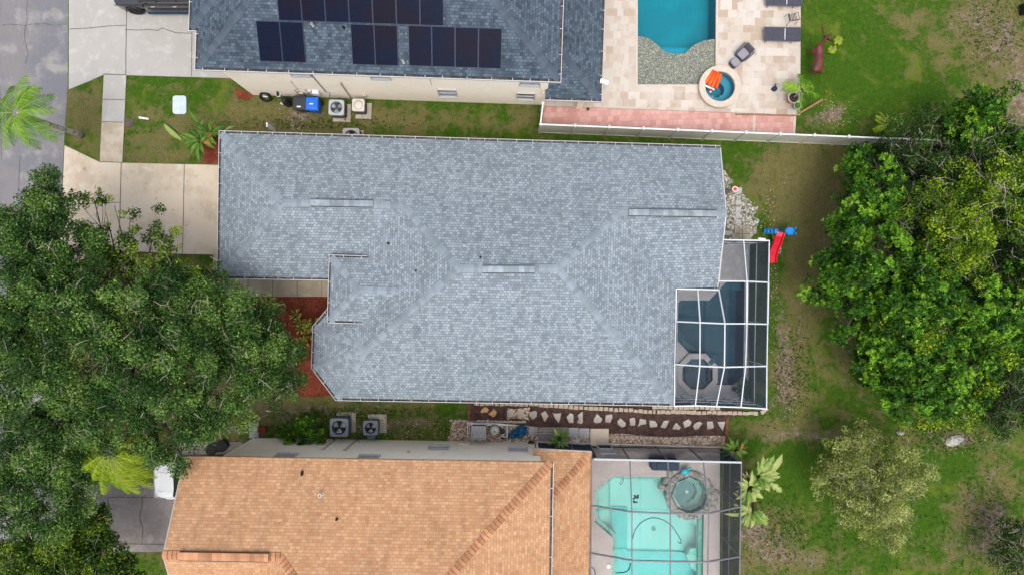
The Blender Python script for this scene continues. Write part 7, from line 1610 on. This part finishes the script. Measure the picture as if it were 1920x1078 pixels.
paddles('bird_of_paradise', 'large leaved plant with orange red patches at the top left corner of the middle house', 'plant', 51, (398, 262),
        fan(375, 262, 1.3, 14, 18, 34, .26, 'leaf_banana', tone=(.05, .45)) + fan(392, 250, 1.5, 10, 14, 26, .22, 'leaf_banana', tone=(.05, .4)) + [((340, 262, 1.6), (307, 232, 1.9), .3, 'leaf_banana', .75), ((335, 252, 1.6), (305, 228, 1.8), .2, 'leaf_banana', .1), ((365, 268, 1.3), (328, 248, 1.6), .16, 'leaf_banana', .3), ((376, 236, 1.3), (353, 205, 1.6), .18, 'leaf_banana', .3), ((380, 238, 1.2), (358, 218, 1.5), .2, 'leaf_banana', .4), ((378, 275, 1.2), (383, 310, .9), .2, 'leaf_banana', .15),
        ((425, 243, 1.5), (440, 238, 1.5), .18, 'leaf_banana', .6), ((384, 258, 1.4), (398, 252, 1.5), .22, 'leaf_red', .5), ((398, 242, 1.4), (410, 238, 1.4), .2, 'leaf_red', .4), ((382, 268, 1.4), (396, 271, 1.4), .18, 'leaf_red', .8), ((376, 280, 1.1), (372, 290, 1.0), .2, 'leaf_red', .5)])
paddles('banana_plant', 'banana plants with torn pale leaves by the bronze enclosure corner', 'plant', 52, (1408, 905),
        fan(1422, 892, 2.6, 17, 18, 40, .34, 'leaf_banana', -1.9, 1.3, (.35, .95)) + fan(1405, 915, 2.6, 14, 14, 30, .3, 'leaf_banana', 0, 6.28, (.3, .9)) + fan(1412, 955, 2.3, 14, 16, 36, .3, 'leaf_banana', .4, 3.6, (.35, .95)) + [((1400, 960, 2.4), (1357, 962, 2.6), .24, 'leaf_banana', .9), ((1440, 885, 2.8), (1467, 850, 3.0), .34, 'leaf_banana', .9), ((1445, 905, 2.8), (1466, 922, 2.6), .34, 'leaf_banana', .8), ((1428, 885, 2.6), (1452, 852, 3.0), .42, 'leaf_banana', .6), ((1420, 958, 2.2), (1438, 984, 1.9), .55, 'leaf_banana', .6)] + fan(1402, 900, 2.3, 9, 10, 20, .14, 'leaf_dry', tone=(.3, 1)) + fan(1398, 935, 2.3, 8, 10, 20, .14, 'leaf_dry', tone=(.3, 1)))
paddles('leafy_plant', 'dark green wide leaved plant above the bronze enclosure corner', 'plant', 53, (1378, 842), fan(1378, 842, .9, 11, 14, 26, .24, 'leaf_banana', tone=(.05, .6)) + [((1388, 842, 1.0), (1392, 830, 1.2), .16, 'leaf_red', .8)])
paddles('leafy_plant', 'small bright green leafy shrub on the weathered slab', 'plant', 54, (1048, 820), fan(1048, 823, .9, 18, 8, 18, .15, 'leaf_banana', tone=(.2, .9)))
for i, (x, y, n_, lab) in enumerate(((557, 590, 9, 'topmost yellow croton in the red mulch by the oak'), (577, 611, 14, 'largest ring shaped yellow croton near the bay roof corner'), (589, 605, 8, 'yellow croton touching the white gutter of the bay roof'), (564, 615, 8, 'yellow croton just left of the ring shaped one'), (578, 626, 9, 'yellow croton just below the ring shaped one'), (567, 642, 16, 'lowest sparse yellow green croton in the red mulch'), (560, 604, 7, 'small yellow croton below the topmost one'))):
    paddles('croton', lab, 'croton', 60 + i, (x, y), fan(x, y, .35, n_, 4, 9, .12, 'leaf_croton', tone=(.3, 1)), group='yellow crotons in the red mulch')
for i, (x, y, lab) in enumerate(((1396, 734, 'larger dark potted shrub in the bottom right of the white enclosure'), (1394, 721, 'dark potted shrub just above the larger one in the white enclosure'))):
    t_ = paddles('potted_shrub', lab, 'plant', 70 + i, (x, y, .1), fan(x, y, .6, 16, 5, 11 - i * 3, .16, 'leaf_dark', tone=(.1, .6)), group='potted shrubs in the white enclosure')
    mb = MB(); c = P(x, y, .3); mb.lathe([(.12, .06), (.17, .36), (.15, .36), (0, .3)], (c.x, c.y, 0), 14); mb.build('plant_pot', M['dark'], t_)
pot(1377, 729, .1, .3, 'dark', 'dark', 'small round dark pot left of the potted shrubs')
for i, (x, y, lab) in enumerate(((1505, 655, 'lone'),)): pass
